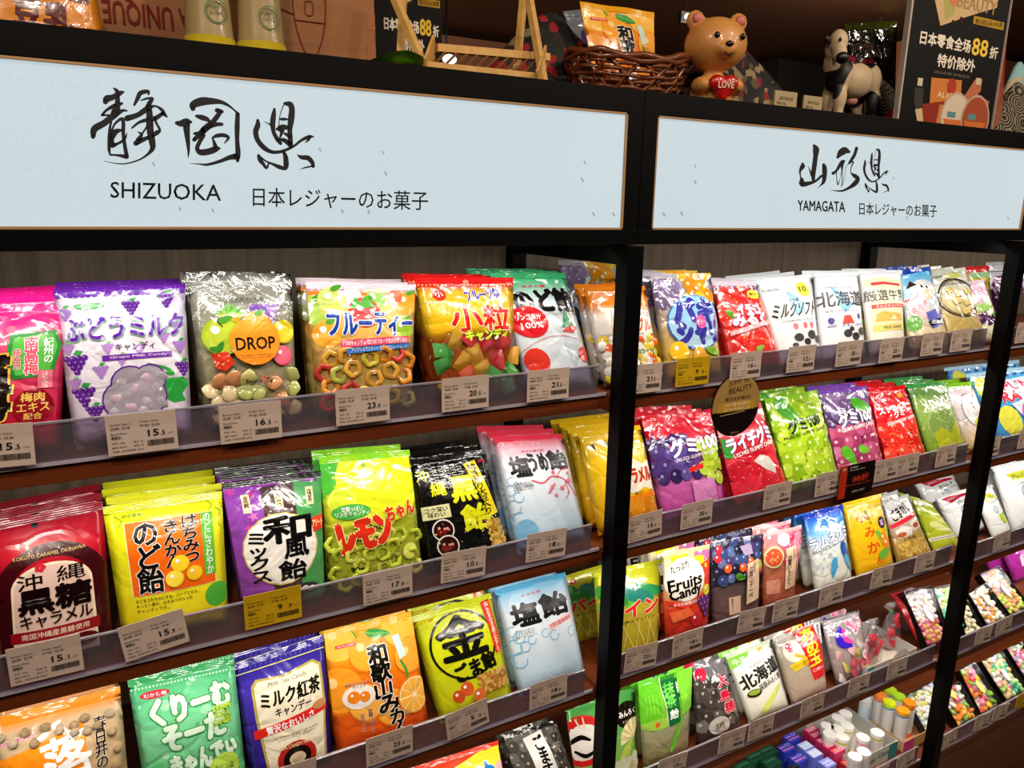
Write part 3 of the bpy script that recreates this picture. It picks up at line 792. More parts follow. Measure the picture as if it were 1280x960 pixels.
def d_purplebag(a):
    a.bg = [(0, '#d8dadf'), (.3, '#dcdce2'), (1.3, '#601838')]
    a.P([(.1, .5), (.3, .3), (.7, .28), (.95, .5), (.9, 1), (.1, 1)], '#7a1c70'); a.L([(0, .2), (1, .2)], .02, '#33303a'); a.T('八', .5, .4, .8, .6, '#fff', .04)
def d_caramel(a):
    a.bg = [(0, '#e2b71e'), (.5, '#eec426'), (1, '#f0b820'), (1.3, '#e8a018')]
    co, fc = [], []
    for r_ in range(2):
        for i in range(14):
            x = (i * 2 + (r_ % 2)) / 28; y = .015 + r_ * .028; b = len(co); co += [(x, y), (x + .028, y), (x + .028, y + .022), (x, y + .022)]; fc.append((b, b + 1, b + 2, b + 3))
    a.add(co, fc, '#4a2a10')
    a.T('沖縄', .08, .16, .2, .24, '#5a3a18', .02); a.T('塩', .36, .14, .5, .24, '#5a3a18', .02)
    a.P([(.3, .52), (.42, .44), (.55, .5), (.7, .42), (.85, .5), (.98, .46), (.98, .86), (.8, .8), (.6, .86), (.4, .78), (.32, .8)], '#f4ead8')
    a.T('キャラメル', .36, .54, .97, .74, '#c8301c', .05, '#f6e8c0', .03)
    a.T('塩ひとつぶ', .6, .84, .95, .88, '#5a2a10', .01); a.P([(.3, .9), (1, .86), (1, .93), (.3, .97)], '#e88018')
    pile(a, (.3, 1.0, .95, 1.2), ['#d88a20', '#c87818', '#e09c30'], .1, 2)
def d_kokutou(a):
    a.bg = [(0, '#7c1020'), (.12, '#a01226'), (.35, '#b01428'), (.5, '#8a1020'), (1.3, '#5a0c16')]
    a.L([(0, .045), (1, .045)], .006, '#d86070'); a.E(.38, .085, .03, '#12060a')
    a.B([[(x, y, .14) for x, y in arc(.5, .64, .44, .34, 180, 360, 20)] + [(.94, 1.2, .14)]], '#3a0a12'); a.B([[(.06, .64, .14), (.06, 1.2, .14)]], '#3a0a12')
    a.T('KOKUTO CARAMEL OKINAWA', .18, .315, .82, .345, '#c8a870', .01)
    a.P([(.12, 1.2)] + arc(.5, .6, .36, .2, 180, 360, 16) + [(.88, 1.2)], '#e8d8b8'); a.P([(.14, 1.2)] + arc(.5, .61, .335, .19, 180, 360, 16) + [(.86, 1.2)], '#d9b9ac')
    fl = [(.41 + .03 * math.cos(t), .43 + .022 * math.sin(t), .024) for t in [i * 1.2566 for i in range(5)]]; a.Es(fl, '#c8283c', 8)
    a.T('沖', .2, .47, .42, .6, '#1a0a0a', .015); a.T('縄', .55, .45, .8, .58, '#1a0a0a', .015)
    a.T('黒糖', .2, .6, .84, .8, '#180808', .05); a.T('キャラメル', .2, .81, .84, .92, '#180a08', .025)
    a.P([(.1, .94), (.9, .94), (.9, 1.03), (.1, 1.03)], '#8a1420'); a.T('南国沖縄産黒糖使用', .2, .96, .8, 1.01, '#e8c8b0', .015)
    a.T('やさしい甘さ', .2, 1.06, .52, 1.09, '#4a1a14', .01); a.E(.74, 1.1, .14, .06, '#5a1018')
def d_kinkan(a):
    a.bg = [(0, '#d9dc1c'), (.2, '#dbe01e'), (1, '#e6d822'), (1.3, '#c8c41c')]
    for x, y in ((.08, .1), (.85, .06), (.95, .3), (.93, .14)): a.B([[(x, y, .012), (x + .05, y + .05, .012), (x + .02, y + .1, .008)]], '#8fb82a')
    a.T('アオハマ', .14, .1, .3, .13, '#2f7a2a', .02) if 0 else a.T('のどあめ', .14, .095, .3, .125, '#2f7a2a', .02)
    a.R(.14, .17, .9, .84, '#f0f0a0'); a.R(.15, .175, .89, .835, [(.17, '#ee7414'), (.85, '#f0601a')])
    a.T('の\nど\n飴', .2, .2, .42, .82, '#141210', .035, '#ffffff', .03)
    a.T('き\nん\nか\nん', .46, .2, .6, .62, '#141210', .04, '#ffffff', .025); a.T('は\nち\nみ\nつ', .62, .175, .76, .6, '#141210', .04, '#ffffff', .025)
    a.R(.795, .175, .9, .76, '#62b83e'); a.T('の\nど\nに\nさ\nわ\nや\nか', .815, .185, .88, .75, '#f4fff0', .02)
    fruit(a, .58, .6, .085, '#f8d42c', '#e0a818', False); fruit(a, .52, .73, .085, '#fbe04a', '#e0a818', False); fruit(a, .7, .71, .075, '#f6c82a', '#e0a818', False)
    a.T('のどをさわやかにする、ハーブエキス、', .16, .865, .72, .9, '#333018', .01); a.T('キンカン果汁、はちみつが入った', .16, .91, .66, .945, '#333018', .01); a.T('キャンディです。', .16, .955, .44, .99, '#333018', .01)
    a.E(.9, .96, .12, '#4aa83a')
def d_wafu(a):
    a.bg = [(0, '#2a2a2a'), (.05, '#2a2a2a'), (.06, '#8a3a9a'), (.6, '#7a3890'), (1.3, '#8a8a80')]
    a.R(0, .05, .36, 1.2, '#8c46a8'); a.R(.36, .05, .7, 1.2, '#4a3638'); a.R(.7, .05, 1, 1.2, '#4c9a58'); a.R(0, 0, 1, .06, '#c8c8c4')
    rn = random.Random(5)
    for i in range(9):
        x, y = rn.uniform(.03, .33), rn.uniform(.1, .7)
        L_ = []
        for k in range(10):
            t = math.pi * 2 * k / 10; r = .06 if k % 2 else .025
            L_.append((x + r * math.cos(t), y + r * math.sin(t) * a.asp))
        a.P(L_, rn.choice(['#c84aa8', '#e070b8', '#d8c84a', '#b03a98']))
    scatter(a, (.38, .07, .68, .4), 26, .008, '#e8e0d8', 2)
    for x in (.2, .53, .86): a.R(x - .04, .14, x + .04, .31, '#e8dca8'); a.T({.2: '黒\n糖', .53: '黒\nみ\nつ', .86: '抹\n茶'}[x], x - .025, .16, x + .025, .29, '#3a2418', .02)
    a.E(.5, .68, .42, .34, '#d8c060'); a.E(.5, .68, .405, .328, '#f4f2ea')
    a.T('和', .32, .38, .84, .62, '#141414', .05); a.T('ミ\nッ\nク\nス', .14, .5, .34, .96, '#141414', .04); a.T('風', .52, .6, .8, .78, '#141414', .04); a.T('飴', .44, .8, .76, .98, '#141414', .04)
    a.P([(.86, .44), (.99, .42), (1, .56), (.87, .58)], '#e23c26'); a.T('アソート', .865, .46, .99, .53, '#fff0b0', .02)
    a.E(.7, 1.1, .2, .06, '#3a3a3c'); a.T('100g', .56, 1.07, .84, 1.13, '#fff', .03)
def d_lemon(a):
    a.bg = [(0, '#7cc828'), (.04, '#b8dc20'), (.5, '#d2e032'), (.8, '#c8d440'), (1.3, '#aabc38')]
    a.P([(0, 0), (.3, 0), (.12, .3), (0, .4)], '#4cb43a'); a.P([(.22, .02), (.5, .0), (.98, .02), (1, .5), (.9, .62), (.72, .66), (.62, .74), (.5, .68), (.3, .6), (.18, .4), (.14, .2)], '#dce428')
    a.E(.46, .11, .022, '#8fb01c')
    a.E(.18, .42, .14, '#e8ec60'); a.E(.18, .42, .12, '#c8dc38')
    a.E(.26, .52, .2, .07, '#4cae4a'); a.T('甘酸っぱい\nリングキャンディ', .1, .47, .44, .56, '#ffffff', .015)
    a.T('レモン', .12, .6, .66, .86, '#dd3420', .09, '#f8f2a0', .03, rot=-9); a.T('ノ', .5, .56, .66, .7, '#dd3420', .08, '#f8f2a0', .03) if 0 else None
    a.T('ちゃん', .62, .5, .96, .64, '#dd3420', .05, '#f8f2a0', .03, rot=-9)
    a.T('ちょっぴり\n塩味のきいた', .48, .95, .74, 1.02, '#4a5a10', .015); a.E(.86, .98, .09, '#e8f070'); slice_(a, .86, .98, .085, '#b8cc20', '#d8e84a', 8)
    a.T('90g', .2, 1.03, .33, 1.08, '#1e2a0c', .06)
def d_kuroame(a):
    a.bg = [(0, '#1a1a18'), (.1, '#141412'), (1.3, '#101010')]
    a.L([(0, .025), (1, .025)], .008, '#c8c8b8'); a.L([(0, .06), (1, .06)], .006, '#b8b8a0')
    rn = random.Random(4)
    for i in range(9):
        for k in range(5):
            x, y = .26 + k * .08, .12 + i * .03
            a.L([(x, y), (x + .05, y), (x + .05, y + .016)] if (i + k) % 2 else [(x + .05, y), (x, y + .0), (x, y + .018)], .008, '#c8c8c0')
    a.T('沖', .04, .14, .2, .26, '#e2dc1c', .03, '#0c0c0c', .02); a.T('縄', .18, .29, .36, .44, '#e2dc1c', .03, '#0c0c0c', .02)
    a.T('黒', .42, .27, .74, .54, '#d8dc20', .05, '#0c0c0c', .02); a.T('飴', .48, .6, .86, .88, '#d8dc20', .05, '#0c0c0c', .02)
    a.P([(.67, .13), (.83, .1), (.98, .74), (.85, .77)], '#e6d428'); a.T('砕\nき\n炒\nり\n大\n豆\n入\nり', .745, .14, .87, .74, '#1a1608', .03, rot=-7)
    a.R(.04, .54, .36, .69, '#d8d8a0'); a.T('コク深い\n味わい', .07, .56, .33, .67, '#2a2414', .02)
    for x, y in ((.24, .82), (.26, 1.0)): a.E(x, y, .125, '#e8e4dc'); a.E(x, y, .11, '#2a1410'); scatter(a, (x - .06, y - .04, x + .06, y + .04), 7, .028, '#6a1c14', 3); scatter(a, (x - .05, y - .05, x + .05, y), 4, .012, '#e8a090', 5)
    pile(a, (.78, .82, 1.0, 1.1), ['#c8a040', '#d8b458', '#a8802c'], .022, 6); scatter(a, (.05, .75, .95, 1.1), 24, .008, '#e8e0a0', 9)
    a.T('豆', .86, .11, .97, .14, '#e23040', .02)
def d_shioume(a):
    a.bg = [(0, '#d83048'), (.06, '#d84a60'), (.16, '#e8b8c8'), (.3, '#e8ecf4'), (.7, '#d6e6f2'), (1.3, '#a8cce4')]
    scatter(a, (.02, .03, .98, .1), 60, .01, '#f4e0e4', 8, 5); a.T('あまみ屋の飴', .34, .17, .66, .2, '#d8304a', .02)
    a.T('塩', .12, .24, .38, .46, '#0e0e10', .05); a.T('うめ', .38, .22, .64, .42, '#0e0e10', .05); a.T('飴', .66, .2, .96, .42, '#0e0e10', .05)
    a.L([(.36, .52), (.5, .56), (.64, .5), (.8, .53), (.9, .62), (.98, .76)], .022, '#d85868'); a.L([(.72, .52), (.8, .44), (.92, .42)], .014, '#d85868'); a.L([(.84, .58), (.86, .7), (.8, .76)], .014, '#d85868'); a.L([(.9, .46), (.96, .6)], .012, '#d85868')
    scatter(a, (.55, .44, .98, .72), 14, .02, '#e46a80', 3)
    a.T('南高梅エキスと\n淡路島の藻塩使用\nの塩梅キャンディ', .1, .52, .36, .62, '#333')
    for x, y, r in ((.1, .5, .05), (.06, .6, .06), (.14, .68, .06), (.06, .78, .08), (.1, .92, .09)): a.B([[(p, q, .01) for p, q in arc(x, y, r, r * a.asp, 0, 300)]], '#86b8dc')
    a.E(.15, 1.05, .14, '#78b4dc')
def d_peanut(a):
    a.bg = [(0, '#ee8a22'), (.12, '#f08020'), (.16, '#c8ac84'), (1.3, '#b09468')]
    a.L([(0, .05), (1, .05)], .012, '#d85f14'); a.L([(0, .1), (1, .1)], .008, '#f8a850')
    a.T('kasugai', .02, .17, .3, .24, '#d86a8c', .02, '#f4f0ea', .04, rot=-8) if 0 else a.T('peanuts', .02, .2, .3, .26, '#d86a8c', .02, '#f4f0ea', .04, rot=-8)
    a.P([(.0, .36), (.68, .2), (.74, 1.1), (.0, 1.1)], '#f08a1e')
    pile(a, (.02, .16, .98, 1.15), ['#b89468', '#c8a87c', '#a8845a'], .06, 3) if 0 else None; a.T('落', .36, .26, .72, .62, '#ffffff', .03, rot=-10); a.T('あ', .08, .48, .42, .84, '#ffffff', .03, rot=-10); a.T('花', .4, .64, .74, .96, '#ffffff', .03, rot=-8); a.T('ら\nっ\nか', .61, .24, .66, .36, '#fff0c8', .02)
    a.T('春\n日\n井\nの', .76, .2, .86, .62, '#2a2018', .03, '#e8dcc8', .04)
def d_creamsoda(a):
    a.bg = [(0, '#3a9c58'), (.06, '#46a862'), (.14, '#62c88a'), (.5, '#7ad49a'), (1.3, '#58b878')]
    for y in (.02, .1): a.Es([(i / 30 + .02, y, .012) for i in range(30)], '#b8e8c8', 6)
    rn = random.Random(3)
    for i in range(26): a.E(rn.uniform(0, 1), rn.uniform(.25, 1.1), rn.uniform(.02, .06), '#5cc07c' if i % 2 else '#98e0b0', n=10)
    a.E(.22, .17, .14, .035, '#d83a48'); a.T('むかし飴', .12, .155, .33, .187, '#fff', .02)
    a.T('くりーむ', .16, .2, .92, .42, '#d8f4dc', .07, '#3a9a50', .05, rot=-4); a.T('そーだ', .24, .44, .84, .66, '#d8f4dc', .07, '#3a9a50', .05, rot=-4)
    a.T('きゃんでぃ', .28, .7, .92, .9, '#d8f4dc', .06, '#3a9a50', .05, rot=-6)
    a.T('CREAM\nSODA\nCANDY', .72, .38, .92, .56, '#b8dc3c', .04, '#3a8a3c', .03)
    a.E(.78, .96, .16, '#b4dc50'); a.T('クリーム\nソーダ味', .68, .92, .88, .99, '#2f6a2a', .02)
def d_milktea(a):
    a.bg = [(0, '#34288a'), (.14, '#3a2f96'), (.3, '#4a36b0'), (1.3, '#2a1a78')]
    for i in range(18): a.L([(.03 + i / 18, .0), (.0 + i / 18, .1)], .008, '#6a60c0')
    a.L([(0, .125), (1, .125)], .014, '#d8cc80')
    a.P([(.14, .28), (.2, .22), (.5, .25), (.85, .2), (.94, .26), (.96, .6), (.92, 1.2), (.2, 1.2), (.14, .6)], '#b8a850'); a.P([(.17, .29), (.22, .245), (.5, .27), (.84, .225), (.91, .275), (.93, .6), (.89, 1.2), (.23, 1.2), (.17, .6)], '#efe8cc')
    a.T('Milk Tea Candy', .32, .28, .76, .33, '#6a6248', 0, ital=.05); a.T('ミルク紅茶', .22, .36, .9, .52, '#1a1810', .035); a.T('キャンデー', .36, .54, .78, .63, '#1a1810', .03)
    a.P([(.1, .71), (.96, .63), (.97, .72), (.1, .8)], '#dc2c24'); a.T('贅沢なおいしさ', .24, .685, .8, .765, '#fff', .03, rot=-4); a.E(.88, .645, .09, .045, '#c8905c')
    a.T('An encouragingly high quality\nproduct and its elegance', .3, .82, .84, .88, '#7a7260')
    a.E(.55, 1.08, .24, .17, '#b82820'); a.E(.55, 1.08, .17, .12, '#16100c'); a.E(.55, 1.08, .1, .06, '#d8c0a0'); a.T('TEA CANDY MILK', .36, .93, .74, .965, '#f0d8a0', .02)
def d_mikan(a):
    a.bg = [(0, '#f2a91e'), (.3, '#f09418'), (.7, '#ee6a1c'), (1.3, '#d84818')]
    for x, y, r, c, d in ((.15, .14, .22, '#f8c04a', '#ee9a22'), (.85, .12, .24, '#f8bc40', '#f08c1c'), (.1, .62, .26, '#f49c28', '#e87418'), (.9, .44, .2, '#f8a83a', '#e8701c'), (.42, .3, .2, '#f8a630', '#ec7c18'), (.62, .9, .2, '#f6a838', '#ea6c1c'), (.35, .78, .2, '#f8b048', '#ec781c')): fruit(a, x, y, r, c, d, False, '#fbd488')
    leafp(a, .58, .14, .14, .045, 12, '#2f9a3a', '#8fd45a'); a.L([(.3, .06), (.34, .13)], .02, '#7aa82a')
    a.R(.1, .17, .32, .2, '#e8342c'); a.T('MIKAN CANDY', .12, .178, .3, .194, '#fff', .01)
    a.T('和\n歌\n山', .42, .24, .64, .78, '#141008', .05, '#fff6e0', .05); a.T('み', .46, .76, .7, .94, '#141008', .05, '#fff6e0', .05); a.T('か\nん', .56, .92, .78, 1.2, '#141008', .05, '#fff6e0', .05)
    a.P([(.72, .2), (.8, .19), (.84, .42), (.76, .44)], '#c8e8e0'); a.L([(.77, .46), (.82, .58), (.82, .72)], .028, '#3f9a3a')
    slice_(a, .87, .84, .2); a.E(.27, .7, .17, .12, '#f4ece4'); fruit(a, .22, .7, .07, '#f08420', None, False); fruit(a, .33, .71, .06, '#f08420', None, False)
    a.T('みかんピール入り\nペースト', .14, .545, .42, .61, '#5a2a10', .015, '#fff4e4', .03); a.T('甘\n酸\nっ\nぱ\nく\nて', .34, .84, .385, 1.08, '#4a1a0c', .02, '#fff4e4', .04); a.T('お\nや\nつ\nに', .26, .87, .3, 1.06, '#4a1a0c', .02, '#fff4e4', .04)
def d_kin(a):
    a.bg = [(0, '#c8d41a'), (.2, '#d2dc1e'), (1.3, '#c0c81c')]
    a.R(0, 0, 1, .03, '#2a2c16'); a.T('ごま', .07, .09, .24, .12, '#d8402c', .03)
    a.B([[(x, y, .028) for x, y in arc(.5, .47, .4, .38, 20, 372, 40)]], '#14140a'); a.T('金', .2, .14, .8, .6, '#14140a', .045)
    a.T('ごま飴', .3, .64, .84, .84, '#14140a', .05, rot=-8)
    a.P([(.84, .07), (.95, .05), (.98, .66), (.88, .68)], '#dc2820'); a.T('金\nご\nま\nを\nそ\nの\nま\nま\n練\nり\n込\nみ\nま\nし\nた', .885, .08, .945, .66, '#fff4d0', .02, rot=-2)
    pile(a, (.56, .86, .96, 1.05), ['#c89848', '#b07830', '#d8b068', '#a06824'], .02, 4); fruit(a, .4, .96, .09, '#d85a2c', None, False); fruit(a, .28, 1.02, .08, '#c84a24', None, False); fruit(a, .52, 1.06, .09, '#d86a34', None, False)
def d_shio(a):
    a.bg = [(0, '#5cb0dc'), (.1, '#88c8e8'), (.28, '#dce8f2'), (.55, '#e2ecf4'), (1.3, '#a8d0e8')]
    a.Es([(i / 26 + .02, .03, .01) for i in range(26)], '#e8f4fb', 6); a.T('あまみ屋', .32, .13, .6, .16, '#d8304a', .02)
    a.T('塩', .12, .23, .48, .48, '#0e0e10', .06); a.T('飴', .52, .2, .92, .46, '#0e0e10', .06)
    a.P([(.56, .55), (.92, .47), (.93, .54), (.57, .62)], '#f0c8cc'); a.T('天草の塩100%使用', .58, .52, .92, .575, '#c8304a', .015, rot=-8)
    a.T('まろやかな甘さと\nミネラルを含んだ\n塩飴でリフレッシュ', .1, .52, .38, .62, '#333')
    for x, y, r in ((.08, .52, .06), (.15, .6, .07), (.07, .7, .09), (.2, .72, .06), (.1, .86, .09), (.5, .63, .05), (.62, .68, .06), (.9, .7, .06), (.3, .66, .05)): a.B([[(p, q, .012) for p, q in arc(x, y, r, r * a.asp, 0, 300)]], '#7cbcdc')
def d_pine(a):
    a.bg = [(0, '#d8dc28'), (.3, '#dedc2c'), (.5, '#b8a830'), (1.3, '#98841c')]
    a.E(.2, .14, .07, .05, '#dc2c24'); a.E(.21, .13, .03, .025, '#e8dc30')
    for x, r, l, c in ((.3, -20, .3, '#4aa83a'), (.5, -70, .2, '#6cc04a'), (.7, 10, .32, '#2f9a58'), (.55, 20, .3, '#2f8a7a'), (.2, 30, .25, '#3a9a3a')): leafp(a, x, .36 + .02 * (r % 3), l, .09, r, c)
    a.T('パイン', .06, .48, .9, .68, '#dc2c20', .07, '#f8f0c8', .04); a.T('アメ', .62, .7, .96, .8, '#dc2c20', .05, '#f8f0c8', .04) if 0 else None
    a.T('果実の恵みジューシー', .14, .72, .86, .76, '#2a2408', .01)
    for i in range(6): a.L([(.04 + i * .18, .74), (-.1 + i * .2, 1.15)], .012, '#d8c868'); a.L([(-.1 + i * .2, .74), (.1 + i * .2, 1.15)], .012, '#d8c868')
def d_fruitscandy(a):
    a.bg = [(0, '#d8c878'), (.2, '#e6dcb4'), (.6, '#e8b070'), (.75, '#d83c28'), (1.3, '#a82c20')]
    fruit(a, .35, .08, .2, '#d8e02a', None, False); fruit(a, .85, .12, .2, '#c870a8', None, False); fruit(a, .75, .3, .22, '#e8e02c', None, False); a.P([(.75, .25), (1, .2), (1, .7), (.82, .6)], '#e04834')
    a.E(.4, .4, .4, .3, '#f0ece2'); a.T('たっぷり', .12, .18, .5, .27, '#2a2624', .03, rot=-8); a.T('Fruits', .06, .36, .72, .52, '#16120e', .04, rot=-6); a.T('Candy', .08, .5, .7, .68, '#16120e', .04, rot=-6)
    a.B([[(.02, .68, .06), (.4, .76, .07), (.7, .66, .06)]], '#e23c2c'); a.T('5つの果実の味', .14, .7, .62, .75, '#fff', .01)
    grapes(a, .8, .8, .2, '#5a2a68', None); fruit(a, .85, .62, .1, '#e8dc34', None, False); fruit(a, .55, .98, .12, '#c82c3c', None, False); a.P([(.05, .82), (.4, .78), (.5, .9), (.1, .96)], '#e86a3c')
def d_berries(a):
    a.bg = [(0, '#4a4a58'), (.4, '#403848'), (.62, '#5a4a4c'), (1.3, '#6a5048')]
    pile(a, (.02, .06, .98, .6), ['#3a4a78', '#2e2a3c', '#4a3a6c', '#262430', '#5a6a98'], .08, 7, '#8a94b8')
    for x, y in ((.14, .12), (.24, .4), (.5, .42), (.68, .36), (.62, .48), (.9, .5), (.1, .24)): fruit(a, x, y, .07, '#e0602c' if x > .2 else '#c83040', None, False)
    leafp(a, .45, .55, .1, .05, 20, '#4a8a30'); leafp(a, .88, .44, .08, .04, 60, '#a8b848'); a.P([(.52, .12), (.74, .1), (.76, .26), (.58, .26)], '#a898b8')
    a.P([(.58, .38), (.84, .34), (.86, .96), (.56, .99)], '#e2c4a4'); a.T('ぷ\nる\nり', .71, .38, .76, .56, '#2a1c18', .02); a.T('三\n原\n山\nナ\nー\nベ', .61, .44, .7, .9, '#1e1410', .02)
    a.R(.26, .84, .48, 1.1, '#d8b8a0'); a.T('果\n実\nゼ\nリ\nー', .3, .86, .34, 1.06, '#5a3a30', .01)
def d_figs(a):
    a.bg = [(0, '#e0b8b8'), (.4, '#c87858'), (.7, '#b86a50'), (1.3, '#a04c38')]
    a.P([(.9, 0), (1, .0), (1, .2)], '#4aa84a'); pile(a, (.5, .05, .98, .5), ['#e05a7c', '#c83a5c', '#e888a0'], .09, 5, '#f4c4d0'); fruit(a, .2, .14, .18, '#e88c90', None, False)
    a.P(arc(.2, .4, .22, .17, 0, 360, 16), '#e8d8a0'); a.P(arc(.2, .4, .18, .14, 0, 360, 16), '#e0583c'); scatter(a, (.1, .32, .3, .48), 14, .02, '#f4a868', 3)
    a.E(.48, .16, .16, .1, '#f0e8ea'); a.P([(.48, .3), (.78, .28), (.8, .92), (.46, .94)], '#ecccac'); a.T('ぷ\nる\nり', .68, .32, .73, .48, '#2a1c18', .02); a.T('出\n雲\nい\nち\nじ\nく', .52, .4, .63, .88, '#1e1410', .02)
    a.R(.06, .76, .36, .98, '#e0987c')
def d_ramune(a):
    a.bg = [(0, '#1c3ec0'), (.1, '#2a6ae0'), (.3, '#5cb4f0'), (.5, '#d8ecf4'), (.6, '#dfe8e4'), (1.3, '#d8dcc8')]
    a.P([(.4, .3), (.6, .2), (.9, .34), (.5, .4)], '#e8f4fb'); a.E(.42, .26, .1, .07, '#2a8ad0'); a.T('ラムネグミ', .03, .36, .96, .56, '#ffffff', .05, '#1c2c8c', .05, rot=-6)
    a.T('RAMUNE GUMMY CANDY', .05, .57, .92, .6, '#2a3a5c', .01, rot=-6); scatter(a, (.05, .64, .55, .95), 30, .02, '#b8ccd0', 3); leafp(a, .8, .76, .22, .1, 68, '#1c5cb0'); leafp(a, .84, .92, .18, .07, 60, '#4aa8d8'); leafp(a, .42, .92, .18, .07, 115, '#4a9ccc')
def d_komikan(a):
    a.bg = [(0, '#f0c41a'), (1.3, '#e0a818')]
    a.T('小', .2, .22, .44, .38, '#d83c1c', .03, rot=8); a.T('み', .3, .48, .56, .64, '#d83c1c', .03); a.T('か', .3, .72, .6, .9, '#d83c1c', .03); a.T('ん', .44, .98, .6, 1.1, '#d83c1c', .03)
    a.T('和\n歌\n山', .44, .2, .52, .44, '#3a2c10', .02); a.T('キャンディー', .6, .14, .94, .2, '#5a4010', .02); a.E(.8, .46, .11, .1, '#241a30'); a.T('蜜', .74, .41, .86, .51, '#d8b0e0', .02)
    leafp(a, .7, .74, .22, .06, 60, '#6ab83a'); leafp(a, .94, .6, .16, .07, -60, '#a8c83a'); fruit(a, .76, .72, .11, '#f08018', None, False); fruit(a, .82, .82, .12, '#f08a20', None, False); leafp(a, .7, .95, .2, .07, -10, '#6ab03c')
def d_gomakashi(a):
    a.bg = [(0, '#d8d8d6'), (.2, '#d4d4d4'), (.5, '#b8a898'), (.8, '#b09048'), (1.3, '#a08440')]
    a.T('ごまかし', .12, .14, .8, .36, '#141414', .03, rot=-12); a.P([(.02, .46), (.96, .34), (.98, .42), (.04, .54)], '#d42c38')
    a.P([(.1, .6), (.3, .54), (.6, .62), (.5, .74), (.14, .76)], '#e4e0dc'); a.P([(.52, .5), (.86, .46), (.92, .66), (.6, .7)], '#d4ccc4'); a.E(.24, .7, .12, .05, '#b8603c'); a.E(.72, .6, .12, .05, '#a8502c'); a.T('ごま和風', .1, .77, .6, .83, '#3a2c20', .02)
    pile(a, (.1, .88, .94, 1.15), ['#c8a048', '#b08a30', '#d8b868'], .03, 6)
def d_greenbag(a):
    a.bg = [(0, '#b8cc5a'), (.4, '#a8b82a'), (1.3, '#c0c838')]
    a.E(.5, .08, .3, .1, '#f0f0e0'); leafp(a, .6, .5, .3, .12, 30, '#c8d468', '#f0f4c8'); leafp(a, .5, .72, .34, .12, 20, '#d8dc80', '#f4f4d0'); a.R(.0, .93, 1, 1.0, '#e8e8d8')
    a.L([(.05, .965), (.95, .965)], .012, '#2a2a20')
def d_jelly(a):
    a.bg = [(0, '#dfe2e2'), (.4, '#e6e9e9'), (1.3, '#d6dada')]
    a.P([(.12, .1), (.5, .06), (.9, .02), (.92, .16), (.6, .2), (.3, .28)], '#b81c38'); a.T('Sweets', .22, .1, .8, .18, '#f0e0e0', .02, rot=-8) if 0 else a.T('SMALL SWEET', .26, .09, .84, .15, '#f0d8dc', .01, rot=-8)
    a.T('JELLY', .4, .26, .84, .35, '#3a4248', .01, rot=-6); a.T('CONFECTIONERY', .34, .38, .9, .42, '#5a6268', 0, rot=-6); a.E(.5, .6, .11, '#8a9aa4'); a.E(.5, .6, .085, '#c8d2d8'); a.P([(.55, .75), (.95, .68), (.95, .95), (.6, .96)], '#4a9a48')
def d_jelly_y(a):
    d_jelly(a); a.items = a.items[3:]
    a.P([(.25, .2), (.8, .16), (.82, .36), (.3, .4)], '#c8cc2c'); a.T('MUSCAT', .32, .24, .76, .32, '#7a8418', .02); leafp(a, .7, .85, .2, .12, 30, '#b8cc30')
def d_gummix(a):
    a.bg = [(0, '#d82434'), (.3, '#d02438'), (.6, '#5a3a7c'), (.85, '#b85a9c'), (1.3, '#a83a8c')]
    a.L([(0, .01), (1, .01)], .015, '#4a3aa0'); pile(a, (.05, .06, .98, .26), ['#d82a34', '#c81c30', '#e04444'], .13, 3, '#f4a0a0')
    pile(a, (.04, .34, .6, .86), ['#3c2c64', '#4a3878', '#2e2450', '#5a4890'], .085, 5, '#9a88c0'); pile(a, (.68, .42, .98, .84), ['#a8c838', '#98b82c', '#b8d448'], .085, 6, '#e0f0a0')
    a.T('グミ100', .24, .3, .98, .5, '#ffffff', .05, '#4a2a80', .03, rot=-6); a.T('FRUITS GUMMY CANDY', .3, .52, .92, .56, '#f4e8f4', .02, rot=-6)
    a.P([(.44, .68), (.66, .64), (.66, .7), (.44, .74)], '#d8302c'); a.R(.68, .63, .84, .69, '#c8d83c'); a.R(.44, .84, .8, 1.2, '#c87cb4')
def d_lychee(a):
    a.bg = [(0, '#d42c48'), (.4, '#d83a54'), (1.3, '#b8182c')]
    pile(a, (.02, .1, .98, 1.2), ['#cc2a3a', '#d8384a', '#c02030'], .17, 3, None, 12); scatter(a, (0, .2, 1, 1.1), 90, .01, '#e8707c', 3, 5)
    leafp(a, .02, .5, .16, .12, 60, '#3a9a3a'); a.T('ライチグミ', .06, .34, .95, .54, '#ffffff', .05, '#5a2a80', .04, rot=-5); a.T('LYCHEE GUMMY CANDY', .12, .55, .96, .6, '#ffffff', .03, rot=-6)
    a.P([(.42, .74), (.56, .67), (.72, .72), (.8, .84), (.78, .96), (.6, .88)], '#d2cdc4')
def d_muscat(a):
    a.bg = [(0, '#7cb82a'), (1.3, '#8cba24')]
    a.R(0, 0, 1, .07, '#4a9a3a'); pile(a, (.02, .1, .98, 1.2), ['#a8cc2c', '#98c024', '#b8d83c', '#88b41c'], .1, 9, '#e2f29a', 12)
    leafp(a, .3, .2, .24, .12, 60, '#4a9c2c'); a.L([(.6, .1), (.8, .2)], .03, '#8a9a2a'); a.T('グミ100', .2, .32, .82, .5, '#1c2a10', .06, '#a8d83c', .02, rot=-6); a.T('MUSCAT GUMMY CANDY', .1, .52, .92, .56, '#26380e', .02, rot=-4)
